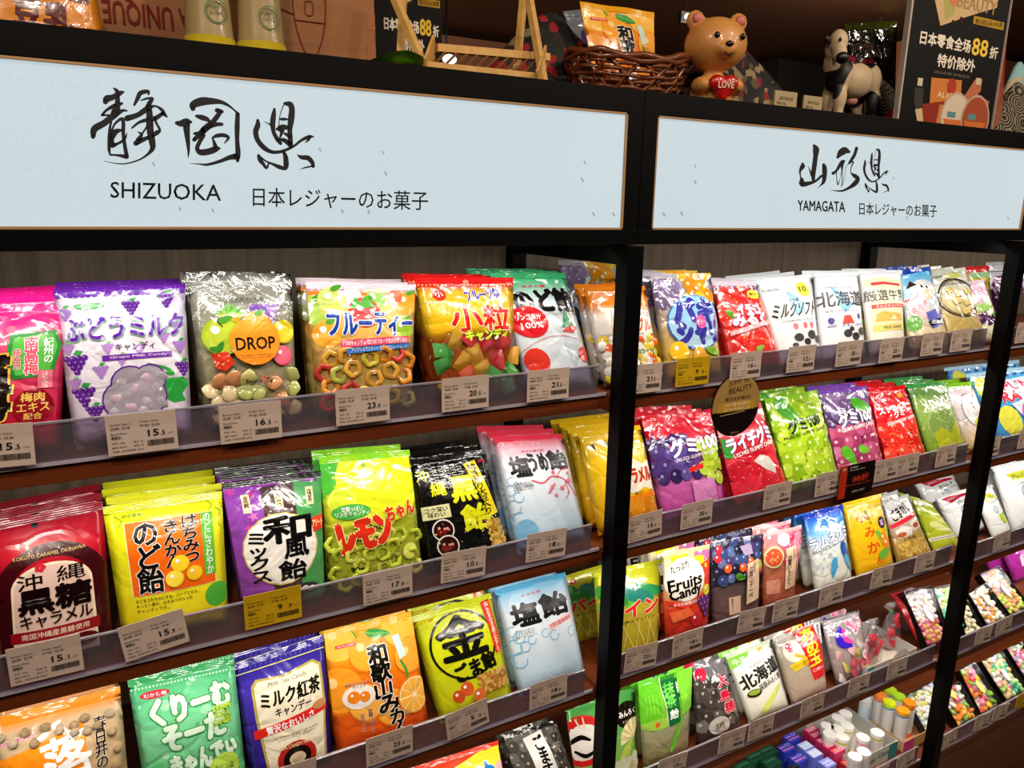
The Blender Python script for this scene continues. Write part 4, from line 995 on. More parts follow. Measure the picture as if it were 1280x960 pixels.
def d_grape100(a):
    a.bg = [(0, '#7848b0'), (.06, '#8050b8'), (.1, '#5a4a78'), (1.3, '#a84a78')]
    pile(a, (.02, .12, .98, .55), ['#54406c', '#6a5484', '#483860', '#7c5a90'], .09, 3, '#a898c0', 12); pile(a, (.02, .62, .98, 1.2), ['#b0486c', '#c05880', '#9c3a64', '#d07898'], .1, 4, '#f0b8cc', 12)
    leafp(a, .72, .28, .2, .1, 20, '#4aa82c'); a.T('グミ100', .16, .36, .86, .54, '#ffffff', .05, '#3a2a60', .03, rot=-5); a.T('GRAPE GUMMY CANDY', .18, .55, .92, .6, '#fff', .03, rot=-5); leafp(a, .2, .95, .16, .08, 60, '#5ab42c'); leafp(a, .5, .9, .12, .06, 10, '#6abc34')
def d_straw(a):
    a.bg = [(0, '#dc1c24'), (1.3, '#c81820')]
    pile(a, (.1, .66, .9, 1.2), ['#e8342c', '#d82420', '#f04a3c'], .14, 4, '#f8a090', 12); scatter(a, (.05, .6, .95, 1.1), 60, .01, '#f8b060', 3, 5)
    a.T('いちご', .1, .2, .3, .24, '#fff', .02); a.T('新', .7, .13, .86, .2, '#f0d040', .04); a.T('ストロベリー\nグミ', .1, .3, .92, .5, '#ffffff', .06, rot=-5); a.T('STRAWBERRY GUMMY', .18, .53, .94, .58, '#fff', .03, rot=-6); a.L([(.45, .02), (.5, .02)], .03, '#400')
def d_melon(a):
    a.bg = [(0, '#3aa24a'), (.06, '#3aa24a'), (.1, '#6a9a48'), (.4, '#8cb050'), (1.3, '#7a9a2c')]
    pile(a, (.05, .1, .95, .3), ['#5c8a3c', '#6a9a48'], .16, 3, None); a.E(.5, .75, .38, .34, '#9ab468'); a.E(.5, .75, .34, .3, '#7c9c48'); scatter(a, (.3, .5, .75, .95), 70, .012, '#b4c888', 3, 5)
    a.P([(.2, .85), (.4, .78), (.6, .9), (.95, .6), (1, 1.1), (.2, 1.1)], '#aeb828'); a.T('メロングミ', .14, .26, .94, .46, '#ffffff', .04, rot=-6); a.L([(.14, .5), (.9, .46)], .012, '#d8e8c8')
def d_doll(a):
    a.bg = [(0, '#84c424'), (.14, '#8ccc2a'), (.16, '#dcc8d0'), (.7, '#e0d8d8'), (1.3, '#e8c070')]
    a.E(.55, .55, .36, .34, '#9a9498'); a.E(.55, .55, .33, .31, '#e8e6e6'); a.T('ぷっちょ', .3, .4, .8, .5, '#5a5458', .01, rot=20) if 0 else a.T('い\nへ\nい', .5, .36, .62, .66, '#5a5458', .02)
    a.E(.6, .8, .2, .1, '#c8d440'); a.E(.6, .06, .14, .03, '#6a9c20')
def d_punch(a):
    a.bg = [(0, '#a8d0e8'), (.12, '#5ab0e0'), (.3, '#48a4dc'), (.8, '#3a90d0'), (1.3, '#4a88c8')]
    stripes(a, .02, .98, .02, .14, 9, '#2a62b0', .6); a.Es([(.14, .3, .1), (.24, .92, .12), (.1, .7, .07)], '#d8d84a', 12)
    a.P([(.26, .24), (.4, .2), (.95, .16), (.97, .5), (.3, .56)], '#dceef8'); a.T('PUNCH', .3, .24, .96, .4, '#e04060', .05, '#ffffff', .03); a.T('RAMUNE', .24, .42, .97, .6, '#e02c40', .06, '#ffffff', .03); a.T('パンチ', .34, .6, .94, .76, '#f09c1c', .05, '#7a3010', .03)
    st = []
    for k in range(16):
        t = math.pi * 2 * k / 16; r = .32 if k % 2 else .2
        st.append((.6 + r * math.cos(t), .92 + r * math.sin(t) * a.asp))
    a.P(st, '#c8dce8'); a.E(.52, .94, .14, '#e05ab0'); a.E(.7, .96, .12, '#f08cc0'); a.E(.66, .84, .1, '#f0d040')
def d_daruma(a):
    a.bg = [(0, '#4a9c48'), (.4, '#5aa450'), (1.3, '#98b858')]
    a.E(.14, .5, .36, .34, '#c82420'); a.E(.16, .52, .27, .24, '#e8e0d4'); a.B([[(-.02, .5, .05), (.12, .44, .06), (.24, .5, .03)], [(.04, .62, .03), (.16, .7, .05), (.3, .66, .03)]], '#16120e'); a.L([(.1, .2), (.14, .32)], .02, '#e8c8a0'); a.L([(.2, .2), (.2, .32)], .02, '#e8c8a0')
    a.E(.84, .34, .2, .18, '#1a140e'); a.T('みんろく', .7, .28, .98, .36, '#f4f0e4', .03); a.T('キャンディ', .74, .4, .96, .44, '#e8e0d0', .01)
    fanshape(a, .92, .68, .24, ['#e8dca8', '#c8b878'], 170, 330, 12); leafp(a, .75, .85, .2, .07, -50, '#a8bc48'); pile(a, (.6, .95, .98, 1.2), ['#c8c8a8', '#a8a878'], .06, 4)
def d_matcha(a):
    a.bg = [(0, '#58b42a'), (.1, '#68bc2c'), (.6, '#7cc034'), (.68, '#989878'), (1.3, '#8a7c48')]
    a.R(.0, 0, .34, .68, '#62bc2c'); a.E(.3, .66, .32, .08, '#9ac848')
    for i in range(4): a.L([(.1 + .06 * i, .24), (.1 + .06 * i, .5)], .01, '#8cd048')
    a.P([(.38, .02), (.64, .0), (.72, .72), (.46, .74)], '#1c6a34'); a.L([(.37, .02), (.46, .74)], .012, '#e8f0e0'); a.T('抹\n茶', .42, .12, .62, .46, '#62c848', .04); a.T('飴', .49, .5, .66, .64, '#e8f0e8', .04)
    a.E(.68, .22, .07, .14, '#1c5428'); a.T('抹\n茶', .66, .14, .71, .3, '#e0f0d8', .01); a.P([(.68, .0), (1, .0), (1, .6), (.74, .62)], '#7ccc3a'); leafp(a, .62, .86, .3, .04, -58, '#6cc42c', '#3a8a1c')
    a.E(.26, .66, .04, '#e06030')
def d_oshima(a):
    a.bg = [(0, '#77767a'), (.3, '#6e6a68'), (.7, '#4a4238'), (1.3, '#3a3028')]
    a.P([(.0, .1), (.3, .04), (.4, .3), (.1, .42)], '#efe8e8'); a.E(.2, .16, .16, .12, '#d02c48'); pile(a, (.1, .34, .9, 1.1), ['#5a5450', '#4a4440', '#6a645e', '#3c3632'], .12, 3, '#a8a49e', 5)
    a.T('大', .52, .24, .84, .44, '#d82444', .05, '#f4eaea', .04); a.T('島', .52, .5, .8, .66, '#d82444', .05, '#f4eaea', .04); a.T('糖', .58, .7, .88, .88, '#d82444', .05, '#f4eaea', .04)
    a.E(.4, 1.02, .22, .14, '#b8b2a8'); a.T('焼', .3, .97, .5, 1.07, '#5a524a', .02)
def d_hokkaido(a):
    a.bg = [(0, '#c8d4b8'), (.15, '#e2e4d8'), (.7, '#e8e6dc'), (1.3, '#d8d8c0')]
    a.P([(0, 0), (.5, 0), (.44, .14), (.2, .24), (0, .28)], '#84cc3c'); a.T('牛乳', .08, .12, .4, .22, '#f4fbe8', .02); a.P([(.66, 0), (.8, 0), (.8, .1), (.68, .14)], '#d8b83a')
    a.T('HOKKAIDO', .34, .28, .72, .33, '#6a6a5c', .01, rot=-8); a.T('北海道', .06, .36, .98, .62, '#12120c', .04, rot=-10); a.T('抹茶みるく飴', .38, .62, .96, .74, '#2a2c1c', .015, rot=-8)
    a.E(.26, .78, .15, .07, '#2a2418'); a.E(.26, .765, .12, .045, '#8aa838'); a.R(.14, .79, .38, .86, '#2a2418') if 0 else None; leafp(a, .64, .92, .3, .04, -28, '#c4d84a'); leafp(a, .5, 1.0, .3, .05, -30, '#d0dc70')
def d_ametama(a):
    a.bg = [(0, '#b0aca0'), (.5, '#a89c88'), (1.3, '#b8a08c')]
    a.E(.3, .34, .2, .2, '#ddd8cc'); fruit(a, .24, .26, .08, '#c82c44', None, False); a.L([(.3, .42), (.46, .5)], .05, '#d8b83a')
    a.P([(.4, .02), (.9, .0), (.98, .95), (.56, .96)], '#d82428'); a.T('あ\nめ\n玉', .52, .04, .84, .7, '#f6d82a', .05, '#7a1010', .02, rot=-3); a.T('どこか懐かしい', .58, .76, .9, .82, '#fff', .01); a.P([(.14, .56), (.5, .5), (.52, .62), (.2, .7)], '#e6c828'); a.T('ビタミンC配合', .18, .56, .5, .64, '#7a4a10', .01, rot=-8)
    a.P([(.84, .0), (1, .02), (1, .4), (.92, .4)], '#e8e6e0'); a.T('昔\nな\nが\nら\nの', .9, .04, .96, .36, '#1a1a1a', .02)
def d_moon(a):
    a.bg = [(0, '#a8a0a4'), (.5, '#b0a4a4'), (1.3, '#a88c88')]
    a.B([[(.36, .22, .04), (.24, .36, .14), (.26, .5, .17), (.44, .6, .05)]], '#3a24b8'); a.B([[(.4, .26, .04), (.34, .38, .08), (.36, .46, .1), (.48, .54, .04)]], '#e8409c'); a.T('福いろ', .54, .1, .96, .36, '#d83a78', .03, '#f0e8ee', .05, rot=-12)
    a.E(.8, .85, .13, .09, '#eee6e6'); a.T('京名物', .7, .82, .9, .88, '#d83040', .02)
def d_redsack(a):
    a.bg = [(0, '#c8c8c8'), (.16, '#a81c30'), (.5, '#a8182c'), (1.3, '#c02c34')]
    a.L([(.1, .3), (.4, .9)], .02, '#e06878'); a.P([(.3, .1), (.6, .05), (.7, .25), (.4, .3)], '#1f8f4a'); a.R(.44, .6, .94, .86, '#e4e0dc'); a.T('4900123', .5, .7, .88, .76, '#444', .01)
def d_ameyellow(a):
    a.bg = [(0, '#e03a24'), (.3, '#e85a2a'), (1.3, '#e8b028')]
    a.P([(0, .25), (.5, .12), (1, -.0), (1, .2), (.5, .4), (0, .6)], '#e8e03a'); a.P([(.0, .6), (.5, .4), (1, .2), (1, .5), (.4, .9), (0, 1)], '#f0bcc0')
    a.T('あめ', .5, .2, .9, .44, '#2a7ab8', .05, '#f4f4e8', .03, rot=-16); a.T('CANDY', .78, .52, .98, .58, '#d04a3c', .01, rot=-14)
    pile(a, (.05, .8, .9, 1.2), ['#e84a3c', '#f0b030', '#e8e040'], .1, 3)
def d_gomasuri(a):
    a.bg = [(0, '#26241f'), (.1, '#5a5850'), (.6, '#4a463e'), (1.3, '#302c26')]
    pile(a, (.05, .1, .95, 1.1), ['#4a463e', '#5c5850', '#3a362e', '#6a665c'], .09, 3, '#a8a498', 6)
    a.P([(.3, .12), (.66, .06), (.7, .9), (.34, .96)], '#e6e4dc'); a.T('ご\nま\nす\nり', .44, .12, .62, .88, '#14120e', .05); a.T('練り込み飴', .3, .3, .34, .6, '#3a3a34', 0) if 0 else None; a.E(.4, .9, .04, '#c83030')
def d_kumikan2(a): d_mikan(a)
def d_soy(a):
    a.bg = [(0, '#e8901c'), (1.3, '#dc8014')]
    a.T('マルセ', .06, .06, .96, .46, '#5a1010', .06, rot=4) if 0 else a.T('みせ', .1, .06, .96, .46, '#5a1010', .06, rot=4); a.T('豆乳', .1, .52, .86, 1.1, '#5a1010', .06, rot=5)
# ------------------------------------------------------------------ setting
def struct(name, b, m, bevel=0):
    o = box(name, b, m, bevel=bevel); o['kind'] = 'structure'; return o
M_floor = mat('#6b5a4a', .35, bscale=3, var=.1)
M_dark = mat('#0d0a08', .5)
M_black = mat('#050505', .55, bump=.05, bscale=400)
M_black.node_tree.nodes['Principled BSDF'].inputs['Specular IOR Level'].default_value = .12
M_ceil = mat('#5a3a24', .8, var=.08, bscale=2)
struct('floor', (-3, 8, -4, 6.2, -.05, 0), M_floor)
struct('ceiling', (-3, 8, -4, 6.2, 2.95, 3.0), M_ceil)
struct('wall_back', (-3, 8, 6.2, 6.3, 0, 2.95), mat('#1c120c', .8))
struct('wall_left', (-3.1, -3, -4, 6.3, 0, 2.95), mat('#4a3626', .8))
struct('wall_right', (8, 8.1, -4, 6.3, 0, 2.95), mat('#5a3a2c', .8))
struct('wall_front', (-3, 8, -4.1, -4, 0, 2.95), mat('#3a2c22', .8))
M_wood = wood('shelf_wood', '#5a2812', '#7c3c1c', (1.2, 24, 40), .42)
M_back = wood('back_panel_wood', '#6a5a48', '#8a7860', (30, 2, 1.2), .6)
ACR = clear('acrylic', tint='#cfc6d8', fac=.05, rough=.05, bump=0, haze=.1)
M_edge = mat('#b9b2c0', .2, coat=.5)
M_rim = mat('#b08a62', .45)
BAYNAME = {'L': 'left', 'M': 'middle', 'N': 'right'}
units = {}
for bay in 'LMN':
    x0, x1 = BAYX[bay]
    cx = (x0 + x1) / 2
    u = empty('shelf_unit', (cx, .2, 0), {'L': 'black framed shelf unit with brown boards under the sign lettered SHIZUOKA',
                                          'M': 'black framed shelf unit with brown boards under the sign lettered YAMAGATA',
                                          'N': 'black shelf unit cut off by the right edge, brown base cabinet'}[bay], 'shelf', 'black framed candy shelf units')
    units[bay] = u
    def ub(name, b, m, bevel=.001, par=None):
        return box(name, (b[0] - cx, b[1] - cx, b[2] - .2, b[3] - .2, b[4], b[5]), m, par or u, bevel)
    if bay == 'L': ub('post', (x0 - .033, x0, 0, .033, 0, Z0 - .058), M_black)
    ub('post', (x1, x1 + .033, 0, .033, 0, Z0 - .058), M_black)
    ub('rear_post', (x1, x1 + .033, .40, .433, 0, Z0 - .058), M_black)
    ub('side_rail', (x1, x1 + .033, .033, .40, Z0 - .09, Z0 - .058), M_black)
    ub('top_panel', (x0, x1 + .033, .061, .44, Z0 - .0565, Z0 - .045), M_black)
    ub('back_panel', (x0 - .03, x1 + .03, .434, .446, 0, Z0 - .058), M_back)
    for z in SHELF[bay]:
        o = ub('shelf_board', (x0 - (.0 if bay == 'L' else .0329), x1, .0335, .399, Z0 + z - BOARD_T, Z0 + z), M_wood, .0012)
        r = empty('price_rail', (0, 0, 0)); r.parent = o
        oz = Z0 + z - BOARD_T
        ox, oy = (o.location.x + cx), (o.location.y + .2)
        def rb(name, b, m): return box(name, (b[0] - ox, b[1] - ox, b[2] - oy, b[3] - oy, b[4] - oz, b[5] - oz), m, o, .0003)
        bpy.data.objects.remove(r)
        rb('price_rail', (x0 + .004, x1 - .03, .029, .0312, Z0 + z + .001, Z0 + z + .051), ACR)
        rb('rail_rim', (x0 + .004, x1 - .03, .0275, .0325, Z0 + z + .0505, Z0 + z + .0535), clear('rim', tint='#b8b0c4', fac=.2, rough=.1, bump=0, haze=.4))
        rb('rail_foot', (x0 + .004, x1 - .01, .0285, .0334, Z0 + z - .003, Z0 + z + .002), M_edge)
    zc = Z0 + SHELF[bay][-1] - BOARD_T
    if bay != 'L':
        ub('base_cabinet', (x0, x1, .05, .433, 0, zc - .012), wood('cabinet_wood', '#5a2c14', '#743a1a', (1, 20, 8), .4), .002)

# light-box signs
def wave_panel():
    m, nt, b = principled('lit_panel')
    tc = nt.nodes.new('ShaderNodeTexCoord'); mp = nt.nodes.new('ShaderNodeMapping'); mp.inputs['Scale'].default_value = (20, 1, 34)
    vo = nt.nodes.new('ShaderNodeTexVoronoi'); vo.inputs['Scale'].default_value = 1; vo.inputs['Randomness'].default_value = .35
    sn = nt.nodes.new('ShaderNodeMath'); sn.operation = 'MULTIPLY'; sn.inputs[1].default_value = 46
    s2 = nt.nodes.new('ShaderNodeMath'); s2.operation = 'SINE'
    cr = nt.nodes.new('ShaderNodeValToRGB'); cr.color_ramp.elements[0].position = .55; cr.color_ramp.elements[1].position = 1
    cr.color_ramp.elements[0].color = (*hexc('#c6d7dd'), 1); cr.color_ramp.elements[1].color = (*hexc('#becfd6'), 1)
    ns = nt.nodes.new('ShaderNodeTexNoise'); ns.inputs['Scale'].default_value = 3
    mx = nt.nodes.new('ShaderNodeMix'); mx.data_type = 'RGBA'; mx.inputs[7].default_value = (*hexc('#cfdfe5'), 1)
    nt.links.new(tc.outputs['Object'], mp.inputs[0]); nt.links.new(mp.outputs[0], vo.inputs['Vector']); nt.links.new(vo.outputs['Distance'], sn.inputs[0])
    nt.links.new(sn.outputs[0], s2.inputs[0]); nt.links.new(s2.outputs[0], cr.inputs[0])
    nt.links.new(tc.outputs['Object'], ns.inputs['Vector']); nt.links.new(ns.outputs['Fac'], mx.inputs[0]); nt.links.new(cr.outputs[0], mx.inputs[6])
    nt.links.new(mx.outputs[2], b.inputs['Emission Color']); b.inputs['Emission Strength'].default_value = .76
    b.inputs['Base Color'].default_value = (.10, .11, .12, 1); b.inputs['Roughness'].default_value = .6; b.inputs['Specular IOR Level'].default_value = .2
    return m
M_panel = wave_panel()
M_ink = mat('#15161a', .6)
def sign(name, label, x0, x1, seam=True):
    """x0..x1 lit area; frame around it"""
    cx = (x0 + x1) / 2
    s = empty(name, (cx, .03, Z0 - .055), label, 'sign', 'illuminated prefecture signs')
    def sb(n_, b, m, bv=.0008): return box(n_, (b[0] - cx, b[1] - cx, b[2] - .03, b[3] - .03, b[4] - Z0 + .055, b[5] - Z0 + .055), m, s, bv)
    f0, f1 = x0 - .031, x1 + .031
    sb('frame_top', (f0, f1, 0, .06, Z0 + .151, Z0 + .186), M_black); sb('frame_bottom', (f0, f1, 0, .06, Z0 - .055, Z0 - .031), M_black)
    sb('frame_side', (f0, x0, 0, .06, Z0 - .031, Z0 + .151), M_black); sb('frame_side', (x1, f1, 0, .06, Z0 - .031, Z0 + .151), M_black)
    r = .0035
    for b in ((x0, x1, .001, .008, Z0 + .151 - r, Z0 + .151), (x0, x1, .001, .008, Z0 - .031, Z0 - .031 + r), (x0, x0 + r, .001, .008, Z0 - .031, Z0 + .151), (x1 - r, x1, .001, .008, Z0 - .031, Z0 + .151)):
        sb('rim', b, M_rim, .0005)
    sb('lit_panel', (x0 + r, x1 - r, .005, .012, Z0 - .031 + r, Z0 + .151 - r), M_panel, 0)
    sb('light_box', (x0 - .02, x1 + .02, .0121, .058, Z0 - .03, Z0 + .15), M_dark, 0)
    return s, cx
s1, c1 = sign('lightbox_sign', 'long backlit white sign with black brush characters and SHIZUOKA lettering', -.389, .7495)
s2, c2 = sign('lightbox_sign', 'backlit white sign with black brush characters and YAMAGATA lettering', .8085, 1.9195)
s3, c3 = sign('lightbox_sign', 'black sign frame at the far right edge of the photo', 1.978, 3.09)
def on_sign(px, py): return at_y(px, py, .0046)
def sign_print(parent, items, name):
    co, fc = [], []
    for (c, f) in items:
        b = len(co)
        for x, y in c:
            p = on_sign(x, y); co.append(tuple(p - parent.location))
        fc += [tuple(q + b for q in t) for t in f]
    me = bpy.data.meshes.new('mesh'); me.from_pydata(co, [], fc)
    bm = bmesh.new(); bm.from_mesh(me); bmesh.ops.solidify(bm, geom=bm.faces[:], thickness=.0004) if False else None; bm.free()
    return link(name, me, parent, None, M_ink)
def strokes(lst, ox, oy, sc, wk=1.0):
    co, fc = [], []
    for st in lst: ribbon([(x / sc + ox, y / sc + oy, w_ / sc * wk) for x, y, w_ in st], co, fc)
    return co, fc
SHIZU = [[(225, 225, 60), (240, 195, 75), (300, 180, 60), (370, 140, 55), (410, 125, 25)], [(310, 85, 15), (345, 120, 45), (350, 200, 50), (345, 290, 70), (320, 350, 90)], [(190, 365, 30), (240, 310, 30), (320, 270, 50), (395, 245, 30)], [(185, 370, 20), (260, 365, 20)],
 [(95, 590, 50), (110, 510, 75), (210, 450, 70), (300, 380, 70), (400, 320, 35), (450, 322, 15)], [(285, 440, 20), (270, 500, 30), (270, 600, 50), (262, 720, 35), (270, 770, 20)], [(285, 550, 20), (320, 460, 25), (390, 405, 35), (410, 440, 40), (410, 560, 40), (425, 680, 40), (445, 790, 45)],
 [(270, 780, 20), (350, 785, 25), (445, 800, 50)], [(290, 600, 60), (330, 540, 60), (400, 520, 20)], [(300, 680, 60), (350, 665, 30), (420, 620, 30), (450, 555, 8)], [(290, 560, 30), (285, 640, 60), (300, 690, 40)],
 [(525, 260, 25), (560, 190, 45), (590, 135, 50), (665, 120, 40), (675, 150, 20)], [(590, 215, 10), (650, 195, 25), (715, 190, 25), (690, 230, 50), (660, 280, 45)], [(450, 400, 65), (560, 365, 55), (660, 300, 60), (740, 272, 22), (810, 310, 35), (845, 365, 35), (868, 385, 15)],
 [(500, 500, 20), (570, 445, 30), (640, 420, 40), (740, 400, 50), (820, 350, 40)], [(680, 270, 50), (685, 400, 75), (690, 520, 75), (710, 640, 70), (715, 710, 55), (670, 770, 30), (580, 830, 18), (440, 872, 14), (330, 870, 10), (210, 845, 4)],
 [(540, 660, 55), (600, 630, 50), (690, 590, 40), (760, 550, 50), (790, 520, 30), (755, 450, 25), (740, 400, 30)], [(560, 540, 8), (600, 570, 35), (560, 630, 50)], [(600, 570, 20), (660, 480, 20)]]
OKA = [[(285, 235, 60), (290, 190, 85), (380, 155, 100), (480, 150, 80), (600, 160, 50), (690, 200, 30), (760, 255, 20), (800, 300, 45)], [(795, 300, 50), (790, 450, 60), (790, 600, 50), (800, 740, 60), (795, 830, 40)], [(790, 780, 80), (700, 795, 55), (600, 835, 40), (450, 875, 30), (350, 868, 14), (250, 862, 4)],
 [(100, 400, 45), (150, 405, 75), (210, 385, 80), (265, 390, 30)], [(210, 420, 85), (215, 500, 70), (228, 620, 50), (235, 720, 30), (230, 795, 8)], [(325, 320, 35), (380, 335, 60), (440, 355, 55), (475, 380, 30)], [(560, 255, 55), (615, 270, 45)], [(595, 280, 50), (550, 340, 60), (500, 400, 60), (420, 470, 80), (360, 530, 60), (300, 590, 50)],
 [(300, 520, 30), (380, 510, 60), (470, 430, 80), (560, 415, 50), (615, 415, 40)], [(400, 540, 60), (370, 600, 50), (340, 660, 50), (335, 700, 50), (375, 735, 70), (470, 725, 75), (550, 695, 70), (590, 690, 25)], [(550, 700, 60), (530, 630, 40), (510, 575, 20)], [(505, 570, 20), (560, 545, 45), (640, 540, 45), (690, 570, 35), (645, 630, 12)]]
KEN = [[(165, 290, 35), (165, 350, 65), (140, 430, 65), (165, 530, 60), (240, 620, 60), (330, 670, 45), (430, 670, 40), (520, 640, 35), (600, 600, 30), (690, 530, 35), (780, 490, 45), (835, 488, 15)], [(790, 490, 40), (770, 530, 30), (730, 562, 5)], [(365, 155, 30), (355, 230, 60), (345, 320, 65), (355, 430, 50), (400, 520, 50), (440, 570, 40)],
 [(235, 305, 4), (280, 325, 12), (320, 345, 25)], [(490, 90, 40), (550, 100, 70), (575, 160, 70), (565, 280, 80), (550, 400, 60), (555, 500, 60), (560, 600, 60)], [(475, 110, 14), (440, 200, 10), (425, 280, 10), (420, 360, 12)], [(430, 278, 25), (480, 278, 38), (520, 280, 20)], [(420, 380, 50), (470, 375, 70), (540, 380, 40)], [(390, 395, 25), (440, 420, 30)],
 [(460, 420, 50), (450, 450, 40), (430, 500, 20)], [(490, 450, 30), (540, 480, 50)], [(400, 525, 30), (480, 530, 50), (550, 580, 60)], [(480, 680, 40), (500, 740, 60), (505, 830, 65), (490, 870, 45), (420, 850, 50), (340, 815, 30), (260, 780, 20), (200, 735, 25)],
 [(175, 715, 40), (195, 770, 55), (235, 820, 40), (270, 865, 30), (300, 800, 20)], [(640, 705, 10), (690, 735, 50), (770, 745, 60), (820, 800, 50), (830, 845, 40)], [(830, 840, 20), (750, 855, 20), (665, 880, 3)]]
YAMA = [[(130, 290, 30), (130, 325, 60), (100, 380, 30), (105, 450, 16), (120, 490, 50), (125, 540, 70), (200, 535, 50), (290, 505, 30), (365, 440, 30)], [(270, 65, 30), (295, 115, 80), (290, 200, 60), (275, 320, 60), (262, 420, 55), (262, 490, 40)], [(200, 330, 5), (225, 385, 20), (245, 440, 30)], [(390, 305, 40), (400, 350, 60), (400, 450, 55), (385, 520, 40), (350, 560, 14), (312, 595, 3)],
 [(560, 215, 30), (600, 160, 80), (650, 130, 90), (700, 145, 40)], [(505, 410, 40), (545, 380, 30), (590, 310, 45), (620, 265, 40), (650, 255, 15)], [(640, 260, 25), (620, 310, 30), (615, 400, 14), (620, 480, 10), (607, 580, 8)], [(545, 385, 12), (550, 470, 10), (565, 550, 14), (590, 480, 6), (605, 400, 6)], [(795, 100, 40), (770, 180, 40), (735, 240, 40), (705, 285, 30)], [(705, 285, 8), (665, 330, 5), (650, 440, 5), (620, 560, 8)],
 [(705, 280, 10), (755, 270, 18), (730, 330, 14), (725, 400, 12), (770, 440, 50), (810, 475, 50), (780, 530, 60), (700, 590, 35), (600, 628, 22), (475, 615, 4)]]
sign_print(s1, [strokes(SHIZU, 105, 100, 8.345)], 'brush_lettering'); sign_print(s1, [strokes(OKA, 210, 110, 9.14)], 'brush_lettering'); sign_print(s1, [strokes(KEN, 305, 120, 9.6)], 'brush_lettering')
sign_print(s2, [strokes(YAMA[:4], 990, 175, 9.846)], 'brush_lettering'); sign_print(s2, [strokes(YAMA[4:], 990, 175, 9.846)], 'brush_lettering')
sign_print(s2, [strokes([[(875 + (x - 110) * .433, 100 + (y - 65) * .675, w_ * .46) for x, y, w_ in st] for st in KEN], 990, 175, 9.846)], 'brush_lettering')
def text_px(parent, t, tl, tr, h, name='lettering', b=0):
    """text laid along the sign between two pixels read off the photograph"""
    co, fc, asp = text_geo(t)
    c = []
    for k in ([0] if not b else range(3)):
        for x, y in co:
            c.append((tl[0] + (tr[0] - tl[0]) * x + (b * (k == 1)), tl[1] + (tr[1] - tl[1]) * x + y * h * 1.0 + (b * (k == 2))))
    n = len(co)
    sign_print(parent, [(c, [tuple(q + n * k for q in f) for k in ([0] if not b else range(3)) for f in fc])], name)
text_px(s1, 'SHIZUOKA', (138, 227), (276, 231), 20, b=.35); text_px(s1, '日本レジャーのお菓子', (316, 234), (535, 239), 24, b=.25)
text_px(s2, 'YAMAGATA', (997, 250), (1056, 252), 13, b=.5); text_px(s2, '日本レジャーのお菓子', (1074, 253), (1171, 256), 15.5, b=.3)
def petals(parent, lst):
    co, fc = [], []
    for x, y, r in lst:
        b = len(co); co += [(x + r * .5 * math.cos(t * .785) + r * .4 * math.sin(t * .785), y + r * math.sin(t * .785)) for t in range(8)]; fc.append(tuple(range(b, b + 8)))
    o = sign_print(parent, [(co, fc)], 'petal_print'); o['kind'] = 'stuff'; o.data.materials[0] = mat('#8f9aa6', .6, emit=.5)
petals(s1, [(192, 205, 3), (225, 261, 3), (266, 263, 3), (428, 264, 3), (461, 265, 3), (479, 191, 2.5), (482, 217, 3), (731, 203, 2.5), (728, 225, 3), (742, 268, 3), (767, 268, 3), (400, 187, 3)])
petals(s2, [(869, 208, 2.5), (869, 228, 3), (830, 268, 3), (852, 267, 3), (1134, 272, 2), (1260, 273, 2), (1117, 223, 2)])

# ------------------------------------------------------------------ price tags
def tag_art(kind):
    a = Art(.08, .0525)
    ink = '#2a2420'
    L = a.T
    L('品名: 日本進口糖果 Product', .06, .07, .72, .13, ink); L('Brand: Japan', .06, .22, .34, .27, ink); L('品牌: 日本', .06, .3, .34, .37, ink)
    L('Origin: Japan', .47, .2, .74, .25, ink); L('产地: 日本', .47, .29, .76, .36, ink); L('Retail Price', .06, .44, .28, .49, ink); L('零售价:', .06, .52, .2, .6, ink, .02)
    L('规格: 100g', .06, .67, .24, .72, ink); L('单位: 包', .36, .67, .5, .72, ink); L('编码: 00018', .06, .77, .26, .82, ink); L('物价: 员', .36, .77, .5, .82, ink); L('销售: 本店有售 0523', .06, .87, .5, .92, ink)
    rn = random.Random(2); x = .56; co, fc = [], []
    while x < .93:
        w_ = rn.choice((.006, .01, .014)); b = len(co); co += [(x, .7), (x + w_, .7), (x + w_, .84), (x, .84)]; fc.append((b, b + 1, b + 2, b + 3)); x += w_ + rn.choice((.005, .008))
    a.add(co, fc, ink)
    return a
def flat_mesh(a, W, H, y=-.0009):
    def surf(u, v, h): return np.stack([(u - .5) * W, np.full_like(u, y) - h, (1 - v) * H], 1)
    return art_mesh(a, surf, 0, 0)
M_paper = mat('#dac4b6', .55); M_yel = mat('#e0b416', .5)
M_print = foil('print_ink', .6, 0, 0.0, 0); M_print.node_tree.nodes['Principled BSDF'].inputs['Specular IOR Level'].default_value = .15
TW, THt = .081, .0535
